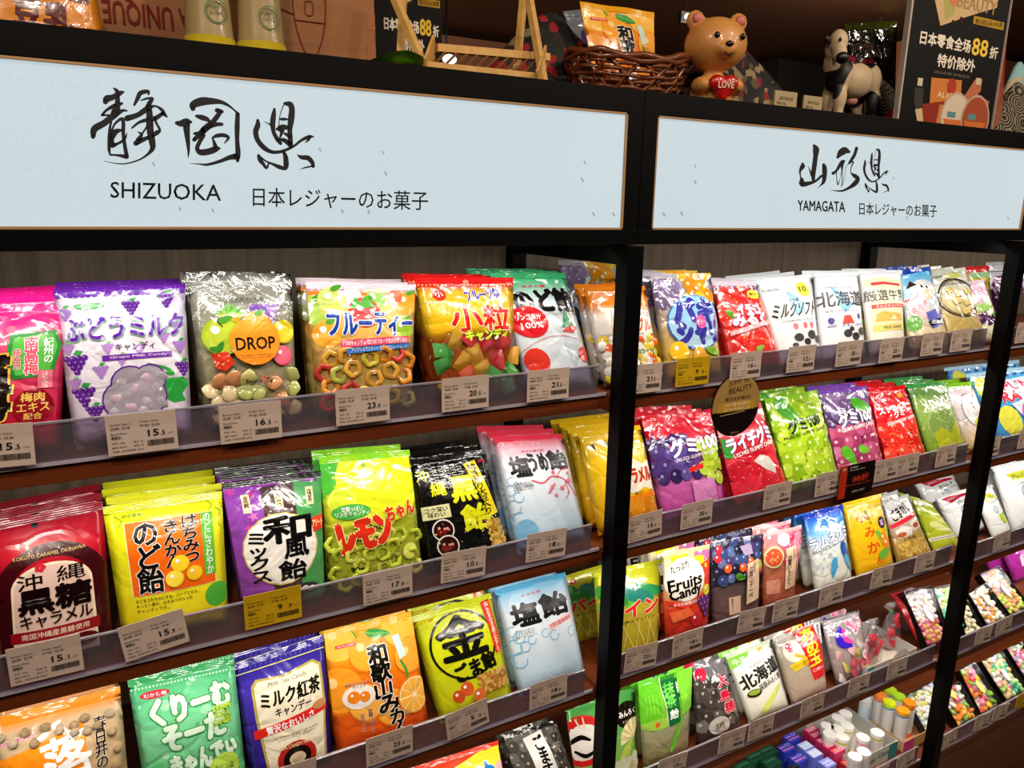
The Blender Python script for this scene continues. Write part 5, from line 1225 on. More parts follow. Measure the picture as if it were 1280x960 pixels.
def card_mesh(W, H, curl=.004):
    bm = bmesh.new(); n = 8
    for i in range(n + 1):
        for j in range(4):
            z = H * j / 3; x = (i / n - .5) * W
            yy = -curl * (max(0, z - H * .66) / (H * .34)) ** 2 * .4
            bm.verts.new((x, yy - .0004, z)); bm.verts.new((x, yy + .0004, z))
    bm.verts.ensure_lookup_table()
    g = lambda i, j, k: bm.verts[(i * 4 + j) * 2 + k]
    for i in range(n):
        for j in range(3):
            bm.faces.new([g(i, j, 0), g(i + 1, j, 0), g(i + 1, j + 1, 0), g(i, j + 1, 0)]); bm.faces.new([g(i, j, 1), g(i, j + 1, 1), g(i + 1, j + 1, 1), g(i + 1, j, 1)])
        bm.faces.new([g(i, 0, 0), g(i, 0, 1), g(i + 1, 0, 1), g(i + 1, 0, 0)]); bm.faces.new([g(i, 3, 0), g(i + 1, 3, 0), g(i + 1, 3, 1), g(i, 3, 1)])
    for j in range(3):
        bm.faces.new([g(0, j, 0), g(0, j + 1, 0), g(0, j + 1, 1), g(0, j, 1)]); bm.faces.new([g(n, j, 0), g(n, j, 1), g(n, j + 1, 1), g(n, j + 1, 0)])
    return done(bm, smooth=False)
CARD = {c: card_mesh(TW, THt) for c in 'wy'}
CARD['w'].materials.append(M_paper); CARD['y'].materials.append(M_yel)
TPRINT = flat_mesh(tag_art(0), TW, THt); TPRINT.materials.append(M_print)
_pr = {}
def price_mesh(p):
    if p in _pr: return _pr[p]
    a = Art(TW, THt); i, d = p.split('.')
    a.T(i, .58, .44, .58 + .075 * len(i), .6, '#1c1814', .02); a.T('.' + d, .76, .49, .82, .6, '#1c1814', .02); a.T('元/包', .86, .54, .94, .585, '#5a5048')
    me = flat_mesh(a, TW, THt); me.materials.append(M_print); _pr[p] = me
    return me
def price_tag(tl, tr, price, where, col='w', z=None, bay='L', tilt=0, sh=0):
    y = .022
    a, b = at_y(*tl, y), at_y(*tr, y)
    mid = (a + b) / 2
    roll = -math.atan2(b.z - a.z, b.x - a.x) + tilt
    zs = min(SHELF[bay], key=lambda q: abs(Z0 + q + .05 - mid.z)) + Z0
    t = empty('price_tag', (mid.x, y, zs - .0005 if not sh else mid.z - THt), None)
    t.location.z = min(max(mid.z - THt, zs - .004), zs + .012)
    t.rotation_euler = (0, roll * (.0 if abs(roll) < .03 else 1), 0)
    tag(t, ('yellow' if col == 'y' else 'white') + (' price tag reading ' + price if bay == 'L' else ' paper price tag') + ' ' + where, 'price tag', 'price tags on the shelf edges')
    link('card', CARD[col], t); link('small_print', TPRINT, t); link('price_print', price_mesh(price), t)
    return t
L1 = L2 = L3_ = 'under the '
price_tag((-58, 534), (29, 528), '15.5', L1 + 'pink plum candy'); price_tag((130, 519), (219, 512), '15.5', L1 + 'purple grape milk candy'); price_tag((273, 508), (350, 500), '16.5', L1 + 'clear bag with the orange disc')
price_tag((419, 487), (486, 482), '23.0', L1 + 'mixed fruit candy with blue lettering'); price_tag((552, 473), (611, 468), '20.5', L1 + 'red and yellow small drop candy'); price_tag((659, 463), (712, 459), '21.5', L1 + 'green topped throat candy')
price_tag((6, 809), (99, 788), '15.1', L2 + 'dark red caramel bag'); price_tag((152, 776), (232, 751), '15.9', L2 + 'yellow and orange honey candy', tilt=0); price_tag((304, 744), (375, 729), '9.9', L2 + 'bag with the round white label', 'y')
price_tag((452, 719), (516, 705), '17.8', L2 + 'lemon candy'); price_tag((551, 692), (606, 682), '10.5', L2 + 'black and gold brown sugar candy'); price_tag((658, 668), (707, 659), '18.5', L2 + 'white and red plum salt candy')
price_tag((319, 955), (400, 931), '12.8', L3_ + 'purple milk tea candy'); price_tag((456, 920), (516, 901), '25.5', L3_ + 'orange mandarin candy'); price_tag((560, 885), (612, 862), '5.8', L3_ + 'lime green sesame candy'); price_tag((663, 851), (709, 835), '18.8', L3_ + 'light blue salt candy')
m1 = m2 = m3 = m4 = m5 = ''
for tl, tr, p, wh, c in (((789, 457), (822, 453), '21.5', m1 + 'half hidden by the first black post, top shelf', 'w'), ((846, 448), (888, 445), '9.9', m1 + 'under the bag with the blue oval', 'y'), ((914.6, 441.7), (952.7, 437.5), '16.5', m1 + 'under the strawberry milk candy', 'w'),
    ((985, 434), (1021, 430), '12.5', m1 + 'under the white bag with cow patches and a yellow dot', 'w'), ((1047, 427), (1079, 425), '20.5', m1 + 'on the top rail under the large black milk characters', 'w'), ((1101, 425.4), (1131, 421), '22.5', m1 + 'under the cream bag with the red ribbon', 'w'), ((1154, 417), (1181, 414), '12.6', m1 + 'under the cow face bag', 'w'), ((1191, 412.5), (1216, 410), '15.8', m1 + 'on the top rail nearest to the second black post', 'w'),
    ((787, 639), (829, 628), '15.2', m2 + 'on the second rail just right of the first black post', 'w'), ((853, 624.6), (892, 615), '30.5', m2 + 'under the red and purple fruit gummy bag', 'w'), ((957, 600.6), (991, 594), '25.0', m2 + 'between the lychee and the green grape gummies', 'w'), ((1021, 590), (1053, 584), '20.8', m2 + 'left of the black and red discount card', 'w'), ((1097, 573), (1123, 568), '20.5', m2 + 'right of the black and red discount card', 'w'), ((1124, 568), (1150, 563), '10.5', m2 + 'second to the right of the discount card', 'w'), ((1173, 557), (1197, 551), '20.9', 'on the second rail nearest to the second black post', 'w'),
    ((780, 812), (822, 801), '23.8', m3 + 'under the pineapple candy', 'w'), ((841, 795), (880, 782), '18.8', m3 + 'under the bag lettered Fruits Candy', 'w'), ((922.5, 765), (957, 757), '30.0', m3 + 'under the dark berry jelly bag', 'w'), ((966, 752.5), (1000, 743), '30.5', m3 + 'under the fig jelly bag', 'w'), ((1025, 735), (1056, 725), '13.2', m3 + 'under the blue soda gummies', 'w'), ((1090, 712), (1117, 705), '12.4', m3 + 'under the plain yellow mandarin bag', 'w'), ((1145, 693.5), (1170, 687), '13.8', m3 + 'under the grey sesame bag', 'w'),
    ((822.5, 946), (858, 934), '18.8', m4 + 'under the green tea candy', 'w'), ((898.5, 914), (933, 902), '15.9', m4 + 'under the dark grey sugar candy', 'w'), ((937, 898.5), (968, 887), '22.5', m4 + 'under the white and green bag with the tea bowl', 'w'), ((1003, 871), (1032, 858), '17.5', m4 + 'under the red and yellow candy ball bag', 'w'), ((1062, 846.5), (1088, 837), '36.5', m4 + 'under the clear bag with the crescent', 'w'), ((1111, 826), (1135, 817), '19.5', m4 + 'under the open carton of red candy bags', 'w'),
    ((1087, 953), (1113, 943), '8.5', m5 + 'under the carton of white capped tubes', 'w'), ((1124, 937), (1147, 923), '9.2', m5 + 'under the orange and green capped tubes', 'w')):
    price_tag(tl, tr, p, wh, c, bay='M')
for tl, tr, p, wh, c in (((1273, 402), (1294, 400), '16.2', 'on the top rail at the right edge of the photo', 'w'), ((1232, 541), (1252, 537), '14.5', 'on the second rail just right of the second black post', 'w'), ((1276, 531), (1297, 528), '18.2', 'on the second rail at the right edge of the photo', 'w'), ((1245, 667.5), (1265, 659), '21.4', 'on the third rail below the white jelly bags', 'w'),
    ((1219, 787), (1242, 780), '19.6', 'on the fourth rail, left of the tilted tag', 'w'), ((1247, 774), (1268, 764), '12.9', 'tilted on the fourth rail by the right edge', 'w'), ((1179, 912), (1199, 900), '11.2', 'on the bottom rail just right of the second black post', 'w'), ((1220, 884), (1242, 877), '11.8', 'on the bottom right rail, left one of the middle pair', 'w'), ((1243, 875), (1262, 870), '14.2', 'on the bottom right rail, right one of the middle pair', 'w'), ((1270, 865), (1292, 857), '9.9', 'on the bottom rail at the right edge of the photo', 'y')):
    price_tag(tl, tr, p, wh, c, bay='N')
# black and red discount card
def flat_thing(name, label, cat, p0, W, H, col, fn, th=.0012, rot=(0, 0, 0), part='card', m=None):
    t = empty(name, p0, label, cat, None, rot)
    box(part, (-W / 2, W / 2, -th / 2, th / 2, 0, H), m or mat(col, .4, coat=.2), t, .0004)
    a = Art(W, H); fn(a)
    me = flat_mesh(a, W, H, -th / 2 - .0003); me.materials.append(M_print); link('print', me, t)
    return t
pa, pb = at_y(1053, 563, .018), at_y(1096, 560, .018)
def f(a):
    a.R(0, 0, .2, 1, '#c83a22'); a.T('0', .06, .06, .15, .14, '#f0d8c8', .02); a.T('全場美食', .26, .06, .5, .12, '#e8e0d8', .01); a.T('snacks sale', .26, .15, .7, .19, '#e8e0d8'); a.T('88折', .38, .36, .84, .56, '#e0402a', .03); a.T('部分商品除外 不同享', .22, .6, .9, .66, '#c8402c', .01); a.T('3701-7/17', .4, .82, .76, .88, '#e8e0d8', .01); a.T('v', .08, .5, .14, .54, '#2a0a08')
flat_thing('discount_card', 'black and red discount card reading 88 on the second rail', 'sign', ((pa.x + pb.x) / 2, .017, Z0 - .627), (pb.x - pa.x), .078, '#1a1210', f)
# round gold and black hanging disc
def f(a):
    a.E(.5, .5, .49, '#1c100c', n=36); a.P(arc(.5, .5, .49, .49, 180, 360, 18) + [(.99, .58), (.01, .58)], '#b08c50')
    a.T('JUMP 抱', .3, .08, .72, .18, '#5a3c1c', .01, rot=-6); a.T('BEAUTY', .32, .2, .8, .29, '#5a3c1c', .01, rot=-6); a.T('關注会员領好礼', .26, .36, .8, .42, '#4a3018', .01); a.R(.12, .44, .88, .59, '#c89a30'); a.T('1000會員積分', .24, .45, .78, .51, '#f4e4b0', .01); a.T('即可兑換礼品', .24, .53, .78, .58, '#f4e4b0', .01); a.L([(.18, .64), (.68, .61)], .02, '#a08860'); a.T('扫码关注', .42, .92, .6, .96, '#b09060')
dp = at_y(920, 505, .024)
t = empty('hanging_disc', (dp.x, .0245, dp.z - .066), 'round gold and black cardboard disc hanging over the lychee gummies', 'sign')
bm = bmesh.new(); bmesh.ops.create_cone(bm, cap_ends=True, segments=40, radius1=.064, radius2=.064, depth=.002)
bmesh.ops.rotate(bm, verts=bm.verts, matrix=Matrix.Rotation(math.pi / 2, 3, 'X')); bmesh.ops.translate(bm, verts=bm.verts, vec=(0, 0, .064))
link('disc', done(bm), t, None, mat('#1c100c', .5))
a = Art(.128, .128); f(a); me = flat_mesh(a, .128, .128, -.0014); me.materials.append(M_print); link('print', me, t)

# ------------------------------------------------------------------ bags on the shelves
zl, zm, zn = SHELF['L'], SHELF['M'], SHELF['N']
MET = foil('foil_matte', .4, 0, .002, .15)
A_ = bag
# left unit, top shelf
A_('plum_candy_bag', 'shiny pink plum candy bag with gold edged black lettering', (-58, 372), (83, 366), (-50, 520), (77, 520), zl[0], d_ume, n=4, T=.022, jx=.003)
A_('grape_milk_candy_bag', 'white and purple grape milk candy bag', (66, 362), (231, 355), (86, 505), (238, 500), zl[0], d_grape_milk, n=3, T=.024, candies=[('wrap', ['#c8c0cc', '#d8b8cc', '#b8b0bc'], .011, (.36, .76, .74, 1.04), 20)], seal='#6a2ba8', sealh=.03)
A_('fruit_drop_bag', 'clear bag of fruit drops with an orange disc reading DROP', (232, 342), (364, 342), (255, 500), (370, 492), zl[0], d_drop, n=2, T=.022, clr=(.0, .98, .006), candies=[('lump', ['#c8c07a', '#a8b068', '#d8c498', '#c88a5c'], .0125, (.06, .86, .96, 1.18), 26)])
A_('mixed_fruit_candy_bag', 'fruit print candy bag with blue lettering and pink striped top', (382, 352), (519, 356), (394, 495), (515, 482), zl[0], d_fruity, n=3, T=.022, clr=(.5, .98, .005), candies=[('ring', ['#c8b83a', '#d8882c', '#c03c34', '#a8b04a', '#d8a03c'], .0145, (.06, .7, .96, 1.18), 26)])
A_('small_drop_candy_bag', 'red topped yellow candy bag with red lettering over small wrapped drops', (518, 347), (641, 347), (545, 478), (644, 465), zl[0], d_kotsubu, n=3, T=.022, clr=(.46, .98, .006), candies=[('pack', ['#c8242c', '#e0528c', '#7a3cae', '#3f9a3c', '#e0a81c', '#e05a1c'], .0165, (.08, .64, .95, 1.18), 26)])
A_('apple_throat_candy_bag', 'pale blue throat candy bag with green top and red apple', (612, 341), (706, 341), (650, 455), (736, 455), zl[0], d_nodo_apple, n=4, T=.02, lean=20, seal='#3fae70')
A_('chewy_candy_bag', 'orange topped bag of round chewy sweets behind the first black post', (729, 358), (806, 357), (747, 450), (823, 452), zl[0], d_chunchu, n=2, T=.02, lean=20, clr=(.5, .98, .005), candies=[('ball', ['#e8e4dc', '#f06a2c', '#e0c83a', '#f2efe8'], .011, (.08, .72, .95, 1.2), 22)])
A_('jelly_candy_bag', 'grape and citrus jelly bag seen left of the first black post', (697, 325), (771, 329), (715, 450), (788, 450), zl[0], d_yanshari, yb=.24, n=1, T=.018, lean=18)
# middle unit, top shelf
A_('crisp_jelly_bag', 'clear jelly candy bag with a big blue oval', (812, 343), (888, 341), (828, 445), (900, 440), zm[0], d_yanshari, n=3, T=.022, lean=20, m=foil('foil_clearish', .15, 0, .006, .8))
A_('strawberry_milk_bag', 'red strawberry milk candy bag with purple striped top', (890, 352), (943, 352), (906, 440), (972, 434), zm[0], d_strawmilk, n=4, T=.018, lean=24)
A_('soft_milk_candy_bag', 'white milk candy bag with cow patches and a yellow dot', (944, 350), (1013, 342), (967, 435), (1024, 428), zm[0], d_milksoft, n=3, T=.02, lean=24, m=MET, dy=.045)
A_('hokkaido_milk_bag', 'white milk candy bag with large black characters and a blue map', (1016, 341), (1072, 340), (1024, 430), (1080, 424), zm[0], d_hokkaido_milk, n=2, T=.02, lean=24, m=MET)
A_('choice_milk_bag', 'cream and white milk candy bag with a red ribbon band', (1072, 338), (1127, 338), (1084, 425), (1130, 420), zm[0], d_gensen, n=2, T=.02, lean=24, m=MET, dy=.045)
A_('cow_face_candy_bag', 'light blue candy bag with a cartoon cow face and pink badge', (1122, 340), (1162, 333), (1134, 418), (1182, 412), zm[0], d_cow, n=3, T=.018, lean=26, seal='#1c4ab0')
A_('butter_candy_bag', 'pale yellow butter candy bag with an oval frame', (1158, 341), (1206, 334), (1181, 412), (1230, 408), zm[0], d_butter, n=4, T=.018, lean=28)
A_('rich_fruit_bag', 'pink candy bag with dark grapes beside the second black post', (1205, 352), (1230, 349), (1214, 408), (1246, 400), zm[0], d_pinkgrape, n=1, T=.014, lean=28)
A_('fruit_gum_bag', 'red topped fruit bag at the back of the top shelf', (1202, 334), (1236, 332), (1210, 400), (1240, 398), zm[0], d_redfruit, yb=.2, n=1, T=.014, lean=16)
A_('purple_candy_bag', 'white topped purple bag at the back corner by the second black post', (1232, 328), (1256, 327), (1236, 396), (1262, 396), zm[0], d_purplebag, yb=.26, n=1, T=.014, lean=14)
# right unit, top shelf
A_('violet_candy_bag', 'violet and blue candy bag at the right edge on the top shelf', (1272, 335), (1330, 328), (1285, 398), (1340, 392), zn[0], d_grape100, n=1, T=.016, lean=26)
# left unit, second shelf
A_('caramel_pouch', 'dark red caramel bag with an arched cream label', (-14, 655), (128, 627), (0, 800), (139, 772), zl[1], d_kokutou, n=3, T=.024, m=foil('foil_deep', .28, 0, .002, .4), lean=13)
A_('honey_throat_candy_bag', 'yellow bag with an orange panel of black vertical lettering', (128, 634), (277, 614), (150, 775), (284, 742), zl[1], d_kinkan, n=4, T=.022, lean=13, dy=.028, m=foil('foil_soft', .3, 0, .003, .4))
A_('japanese_mix_candy_bag', 'patterned purple, brown and green bag with a round white label', (276, 603), (401, 588), (302, 742), (405, 716), zl[1], d_wafu, n=3, T=.022, lean=14)
A_('lemon_candy_bag', 'lime yellow lemon candy bag with red slanted lettering', (398, 571), (512, 562), (414, 735), (527, 706), zl[1], d_lemon, n=2, T=.022, clr=(.48, .98, .005), candies=[('ring', ['#c8d440', '#b8c838', '#dce060'], .0135, (.05, .76, .96, 1.18), 24)], lean=14)
A_('brown_sugar_candy_bag', 'black candy bag with gold characters and a yellow strip', (511, 575), (605, 562), (531, 700), (630, 668), zl[1], d_kuroame, n=3, T=.02, lean=20)
A_('plum_salt_candy_bag', 'pale blue candy bag with red top and plum branch', (616, 546), (702, 542), (645, 683), (729, 655), zl[1], d_shioume, n=3, T=.02, lean=22, m=MET)
A_('salt_caramel_bag', 'yellow caramel bag with checkered top edge behind the first black post', (722, 541), (800, 531), (742, 640), (819, 622), zl[1], d_caramel, n=4, T=.02, lean=22, dy=.03)
# middle unit, second shelf
A_('fruit_gummy_bag', 'red and purple fruit gummy bag', (801, 520), (890, 515), (822, 630), (905, 612), zm[1], d_gummix, n=3, T=.02, lean=24)
A_('lychee_gummy_bag', 'red lychee gummy bag under the hanging disc', (891, 518), (950, 503), (914, 612), (981, 597), zm[1], d_lychee, n=2, T=.018, lean=26)
A_('muscat_gummy_bag', 'bright green grape gummy bag', (955, 499), (1022, 487), (980, 597), (1043, 583), zm[1], d_muscat, n=3, T=.02, lean=26)
A_('grape_gummy_bag', 'purple topped grape gummy bag behind the discount card', (1022, 488), (1083, 482), (1044, 582), (1100, 571), zm[1], d_grape100, n=2, T=.02, lean=26)
A_('strawberry_gummy_bag', 'plain red strawberry gummy bag with white lettering', (1083, 486), (1131, 481), (1105, 572), (1156, 562), zm[1], d_straw, n=3, T=.018, lean=26)
A_('melon_gummy_bag', 'green melon gummy bag with white lettering', (1133, 481), (1180, 477), (1158, 562), (1204, 551), zm[1], d_melon, n=3, T=.018, lean=28)
A_('soft_candy_bag', 'lime topped white bag with an oval drawing beside the second black post', (1179, 480), (1214, 477), (1205, 556), (1240, 548), zm[1], d_doll, n=2, T=.018, lean=28)
A_('punch_soda_bag', 'big blue bag lettered PUNCH RAMUNE beyond the second black post', (1206, 468), (1302, 455), (1238, 545), (1322, 528), zn[1], d_punch, n=2, T=.03, lean=26, yb=.09, dy=.07, jx=.01)
# left unit, third shelf
A_('peanut_bag', 'clear bag of peanuts in shell with orange panel and white characters', (-10, 898), (150, 857), (0, 990), (159, 958), zl[2], d_peanut, n=2, T=.026, lean=12, candies=[('peanut', ['#d8bc94', '#c8a87c', '#e0c8a4'], .0125, (.04, .17, .98, .27), 40), ('peanut', ['#d8bc94', '#c8a87c', '#e0c8a4'], .0125, (.6, .2, .74, .3), 4), ('peanut', ['#d8bc94', '#c8a87c', '#e0c8a4'], .0125, (.88, .3, .97, 1.15), 30)])
A_('cream_soda_candy_bag', 'mint green cream soda candy bag with bubble lettering', (159, 850), (292, 822), (178, 965), (305, 945), zl[2], d_creamsoda, n=2, T=.022, lean=14, seal='#3a9c58')
A_('milk_tea_candy_bag', 'dark purple milk tea candy bag with cream label and red ribbon', (291, 830), (404, 793), (312, 962), (414, 930), zl[2], d_milktea, n=2, T=.022, lean=16, dy=.03)
A_('mandarin_candy_bag', 'orange mandarin candy bag with black vertical characters', (404, 789), (514, 764), (419, 925), (534, 892), zl[2], d_mikan, n=2, T=.022, lean=16, m=foil('foil_soft', .3, 0, .003, .4))
A_('sesame_candy_bag', 'lime yellow sesame candy bag with a large black circled character', (514, 771), (613, 741), (545, 885), (638, 858), zl[2], d_kin, n=2, T=.022, lean=22, m=foil('foil_soft', .3, 0, .003, .4), dy=.03)
A_('salt_candy_bag', 'light blue salt candy bag with large black characters', (618, 738), (706, 715), (645, 855), (728, 827), zl[2], d_shio, n=3, T=.02, lean=24, m=MET, seal='#58b0dc')
A_('pineapple_candy_bag', 'yellow pineapple candy bag passing behind the first black post', (742, 716), (829, 698), (750, 830), (823, 800), zl[2], d_pine, n=1, T=.02, lean=22)
A_('pineapple_candy_bag', 'yellow pineapple candy bag lying deep on the shelf left of the first black post', (700, 722), (768, 700), (716, 825), (776, 800), zl[2], d_pine, yb=.17, n=1, T=.018, lean=22)
# left unit, fourth shelf
A_('candy_mix_bag', 'red and yellow candy bag with blue lettering at the bottom edge', (514, 960), (622, 925), (530, 1060), (640, 1030), zl[3], d_ameyellow, n=1, T=.022, lean=18, vs=1)
A_('ground_sesame_candy_bag', 'dark clear sesame candy bag with a white label at the bottom edge', (628, 918), (694, 900), (655, 1010), (724, 985), zl[3], d_gomasuri, n=2, T=.022, lean=22, m=foil('foil_clearish', .15, 0, .006, .8))
A_('milk_candy_bag', 'green candy bag with a red and white face passing behind the first black post', (706, 884), (793, 858), (722, 990), (797, 955), zl[3], d_daruma, n=1, T=.02, lean=20)
# middle unit, third shelf
A_('fruits_candy_bag', 'cream bag lettered Fruits Candy with painted fruit', (828, 692), (887, 680), (831, 795), (886, 777), zm[2], d_fruitscandy, n=4, T=.02, lean=12, dy=.04, jx=.012)
A_('berry_jelly_bag', 'dark berry print jelly bag with a beige strip', (888, 679), (953, 667), (890, 778), (949, 760), zm[2], d_berries, n=4, T=.018, lean=12)
A_('fig_jelly_bag', 'pinkish fig jelly bag with a beige strip', (954, 666), (1003, 656), (953, 756), (993, 746), zm[2], d_figs, n=4, T=.018, lean=8)
A_('soda_gummy_bag', 'blue and white soda gummy bag', (1003, 645), (1053, 630), (1019, 745), (1065, 724), zm[2], d_ramune, n=4, T=.02, lean=24)
A_('yellow_mandarin_bag', 'plain yellow mandarin candy bag with red script', (1053, 629), (1100, 617), (1070, 720), (1117, 704), zm[2], d_komikan, n=4, T=.018, lean=24, m=foil('foil_soft', .3, 0, .003, .4))
A_('sesame_sweet_bag', 'silver grey sesame bag with a red stripe', (1103, 629), (1135, 617), (1121, 704), (1162, 688), zm[2], d_gomakashi, n=3, T=.018, lean=30)
A_('green_fruit_bag', 'olive green glossy fruit bag leaning next to the second black post', (1137, 620), (1164, 628), (1166, 688), (1197, 674), zm[2], d_greenbag, n=2, T=.016, lean=34)
A_('small_jelly_bag', 'white jelly bag with a red badge lying at the back of the third shelf', (1140, 600), (1192, 592), (1168, 655), (1216, 645), zm[2], d_jelly, yb=.2, n=1, T=.02, lean=30)
A_('small_jelly_bag', 'white jelly bag with a red badge leaning against the second black post', (1168, 622), (1210, 610), (1192, 672), (1232, 660), zm[2], d_jelly, yb=.11, n=1, T=.02, lean=34)
A_('muscat_jelly_bag', 'white jelly bag with yellow badge right of the second post', (1238, 582), (1290, 574), (1262, 655), (1308, 645), zn[2], d_jelly_y, n=2, T=.022, lean=30, dy=.05, jx=.02)
A_('muscat_jelly_bag', 'smaller white and green jelly bag between the second black post and the yellow badge bag', (1214, 612), (1240, 606), (1240, 672), (1264, 664), zn[2], d_jelly_y, n=1, T=.016, lean=34)
# middle unit, fourth shelf
A_('green_tea_candy_bag', 'green tea candy bag with a dark green strip', (797, 853), (865, 833), (803, 945), (861, 928), zm[3], d_matcha, n=4, T=.02, lean=14)
A_('oshima_sugar_bag', 'dark grey clear candy bag with red characters', (865, 833), (904, 822), (870, 925), (927, 902), zm[3], d_oshima, n=3, T=.022, lean=24, m=foil('foil_clearish', .15, 0, .006, .8))
A_('matcha_milk_bag', 'white and green milk candy bag with a tea bowl', (906, 820), (962, 799), (933, 895), (984, 875), zm[3], d_hokkaido, n=4, T=.018, lean=30, m=MET)
A_('candy_ball_bag', 'red candy ball bag with yellow characters', (965, 798), (1024, 776), (988, 876), (1034, 858), zm[3], d_ametama, n=3, T=.02, lean=28)
A_('crescent_candy_bag', 'puffy clear candy bag with a blue and pink crescent', (1026, 776), (1074, 762), (1044, 850), (1088, 836), zm[3], d_moon, n=2, T=.028, lean=30, m=foil('foil_clearish', .15, 0, .006, .8), clr=(.0, .98, .004), candies=[('pack', ['#c84a5a', '#e0b0b0', '#c8b860', '#e8e0dc'], .014, (.1, .6, .9, 1.15), 12)])
# ------------------------------------------------------------------ trays of sweets, cartons, tubes and small boxes (lower right)
def at_z(px, py, z):
    d = ray(px, py)
    return CAM + d * ((z - CAM.z) / d.z)
def tray(label, TL, TR, BR, BL, zs, lean, cols, r=.0085, n=34, yb=.055, cols2=None, lab=None, kind='ball', group=None, depth=.026):
    lean = math.radians(lean)
    vd = Vector((0, math.sin(lean), math.cos(lean))); nn = Vector((0, -math.cos(lean), math.sin(lean)))
    b = Vector((0, yb, zs + Z0 + depth * math.sin(lean) + .0))
    q = [on_plane(*p, b, nn) for p in (TL, TR, BR, BL)]
    # keep the lower edge on the shelf
    low = min((q[2] - b).dot(vd), (q[3] - b).dot(vd))
    q = [p - vd * low for p in q]
    O = (q[2] + q[3]) / 2 - nn * depth
    t = empty('sweet_tray', O, label, 'candy tray', group)
    c = [p - O for p in q]; dn = nn * depth
    bm = bmesh.new()
    def wall(a, b2, th=.002):
        cen = sum(c, Vector()) / 4
        i1, i2 = a + (cen - a).normalized() * th, b2 + (cen - b2).normalized() * th
        vs = [bm.verts.new(p) for p in (a, b2, i2, i1, a - dn, b2 - dn, i2 - dn, i1 - dn)]
        for f in ((0, 1, 2, 3), (4, 7, 6, 5), (0, 4, 5, 1), (1, 5, 6, 2), (2, 6, 7, 3), (3, 7, 4, 0)): bm.faces.new([vs[k] for k in f])
    for k in range(4): wall(c[k], c[(k + 1) % 4])
    vs = [bm.verts.new(p - dn) for p in c] + [bm.verts.new(p - dn + nn * .0012) for p in c]
    for f in ((0, 1, 2, 3), (7, 6, 5, 4), (0, 4, 5, 1), (1, 5, 6, 2), (2, 6, 7, 3), (3, 7, 4, 0)): bm.faces.new([vs[k] for k in f])
    link('tray_base', done(bm), t, None, mat('#0e0d0d', .3, coat=.3))
    bm = bmesh.new(); cen = sum(c, Vector()) / 4
    vs = [bm.verts.new(cen + (p - cen) * .95 - nn * (depth - .0016 - o_)) for o_ in (0, .006) for p in c]
    for f in ((0, 1, 2, 3), (7, 6, 5, 4), (0, 4, 5, 1), (1, 5, 6, 2), (2, 6, 7, 3), (3, 7, 4, 0)): bm.faces.new([vs[k] for k in f])
    link('brightening_floor', done(bm), t, None, mat('#b8b4ac', .6))  # pale slab added under the sweets, standing in for the brightness of the film
    me = bpy.data.meshes.new('mesh'); N = 6
    P = [(c[0] * (1 - i / N) + c[1] * (i / N)) * (1 - j / N) + (c[3] * (1 - i / N) + c[2] * (i / N)) * (j / N) + nn * (.001 + .003 * math.sin(math.pi * i / N) * math.sin(math.pi * j / N)) for j in range(N + 1) for i in range(N + 1)]
    me.from_pydata([tuple(p) for p in P], [], [(j * (N + 1) + i, (j + 1) * (N + 1) + i, (j + 1) * (N + 1) + i + 1, j * (N + 1) + i + 1) for j in range(N) for i in range(N)])
    me.polygons.foreach_set('use_smooth', [True] * len(me.polygons))
    link('film_lid', me, t, None, clear('tray_film', fac=.04, rough=.08, bump=.003, scale=30))
    rn = random.Random(hash_str(label))
    W, H = (q[0] - q[1]).length, (q[0] - q[3]).length
    pts = []; tr = 0; n = int(n * 2)
    while len(pts) < n and tr < 6000:
        tr += 1; u, v = rn.uniform(.12, .88), rn.uniform(.06, .95)
        if all(((u - a) * W) ** 2 + ((v - d) * H) ** 2 > (1.42 * r) ** 2 for a, d in pts): pts.append((u, v))
    for u, v in pts:
        p = (c[0] * (1 - u) + c[1] * u) * (1 - v) + (c[3] * (1 - u) + c[2] * u) * v - nn * (r * 1.05)
        o = link('candy', candy_mesh(kind, rn.choice((cols2 if cols2 and v > .55 else cols))), t, p)
        o.scale = (r, r, r * .95)
        if kind != 'ball': o.rotation_euler = (rn.uniform(.3, 1.2), rn.uniform(-.4, .4), rn.uniform(0, 6))
    if lab:
        u, v, col = lab
        p = (c[0] * (1 - u) + c[1] * u) * (1 - v) + (c[3] * (1 - u) + c[2] * u) * v + nn * .0045
        bm = bmesh.new(); bmesh.ops.create_cone(bm, cap_ends=True, segments=14, radius1=.016, radius2=.016, depth=.0006)
        for vv_ in bm.verts: vv_.co.x *= .75; vv_.co.y *= 1.25
        l = link('paper_label', done(bm), t, p, mat(col, .5)); l.rotation_euler = (math.pi / 2 - lean, 0, .1)
    return t
PAST = ['#e8e4dc', '#dce8dc', '#f0dce0', '#e4dcec', '#f0ecd8']; PINK = ['#e88ca0', '#d8607c', '#f0a8a0', '#e8c060']
MIX = ['#e84a5c', '#f08cb0', '#f0d040', '#f0e8e0', '#8cc84a', '#f09038']; GRN = ['#a8d870', '#c8e8a0', '#e88ca8', '#e8e4dc', '#50c0a0', '#f0c890']
tray('shallow tray of pastel sugar balls with an oval label left of the second post', (1129, 739), (1163, 731), (1186, 800), (1160, 808), zm[3], 48, PAST, n=46, cols2=PINK, lab=(.5, .5, '#e4e4e0'))
tray('narrow tray of pale green and pink balls touching the second black post', (1164, 731), (1192, 725), (1206, 780), (1187, 795), zm[3], 48, GRN, n=30)
tray('film wrapped tray of pale sweets on the bottom shelf left of the second black post', (1126, 858), (1164, 838), (1176, 900), (1156, 912), zm[4], 46, PAST + ['#d8d870'], n=40)
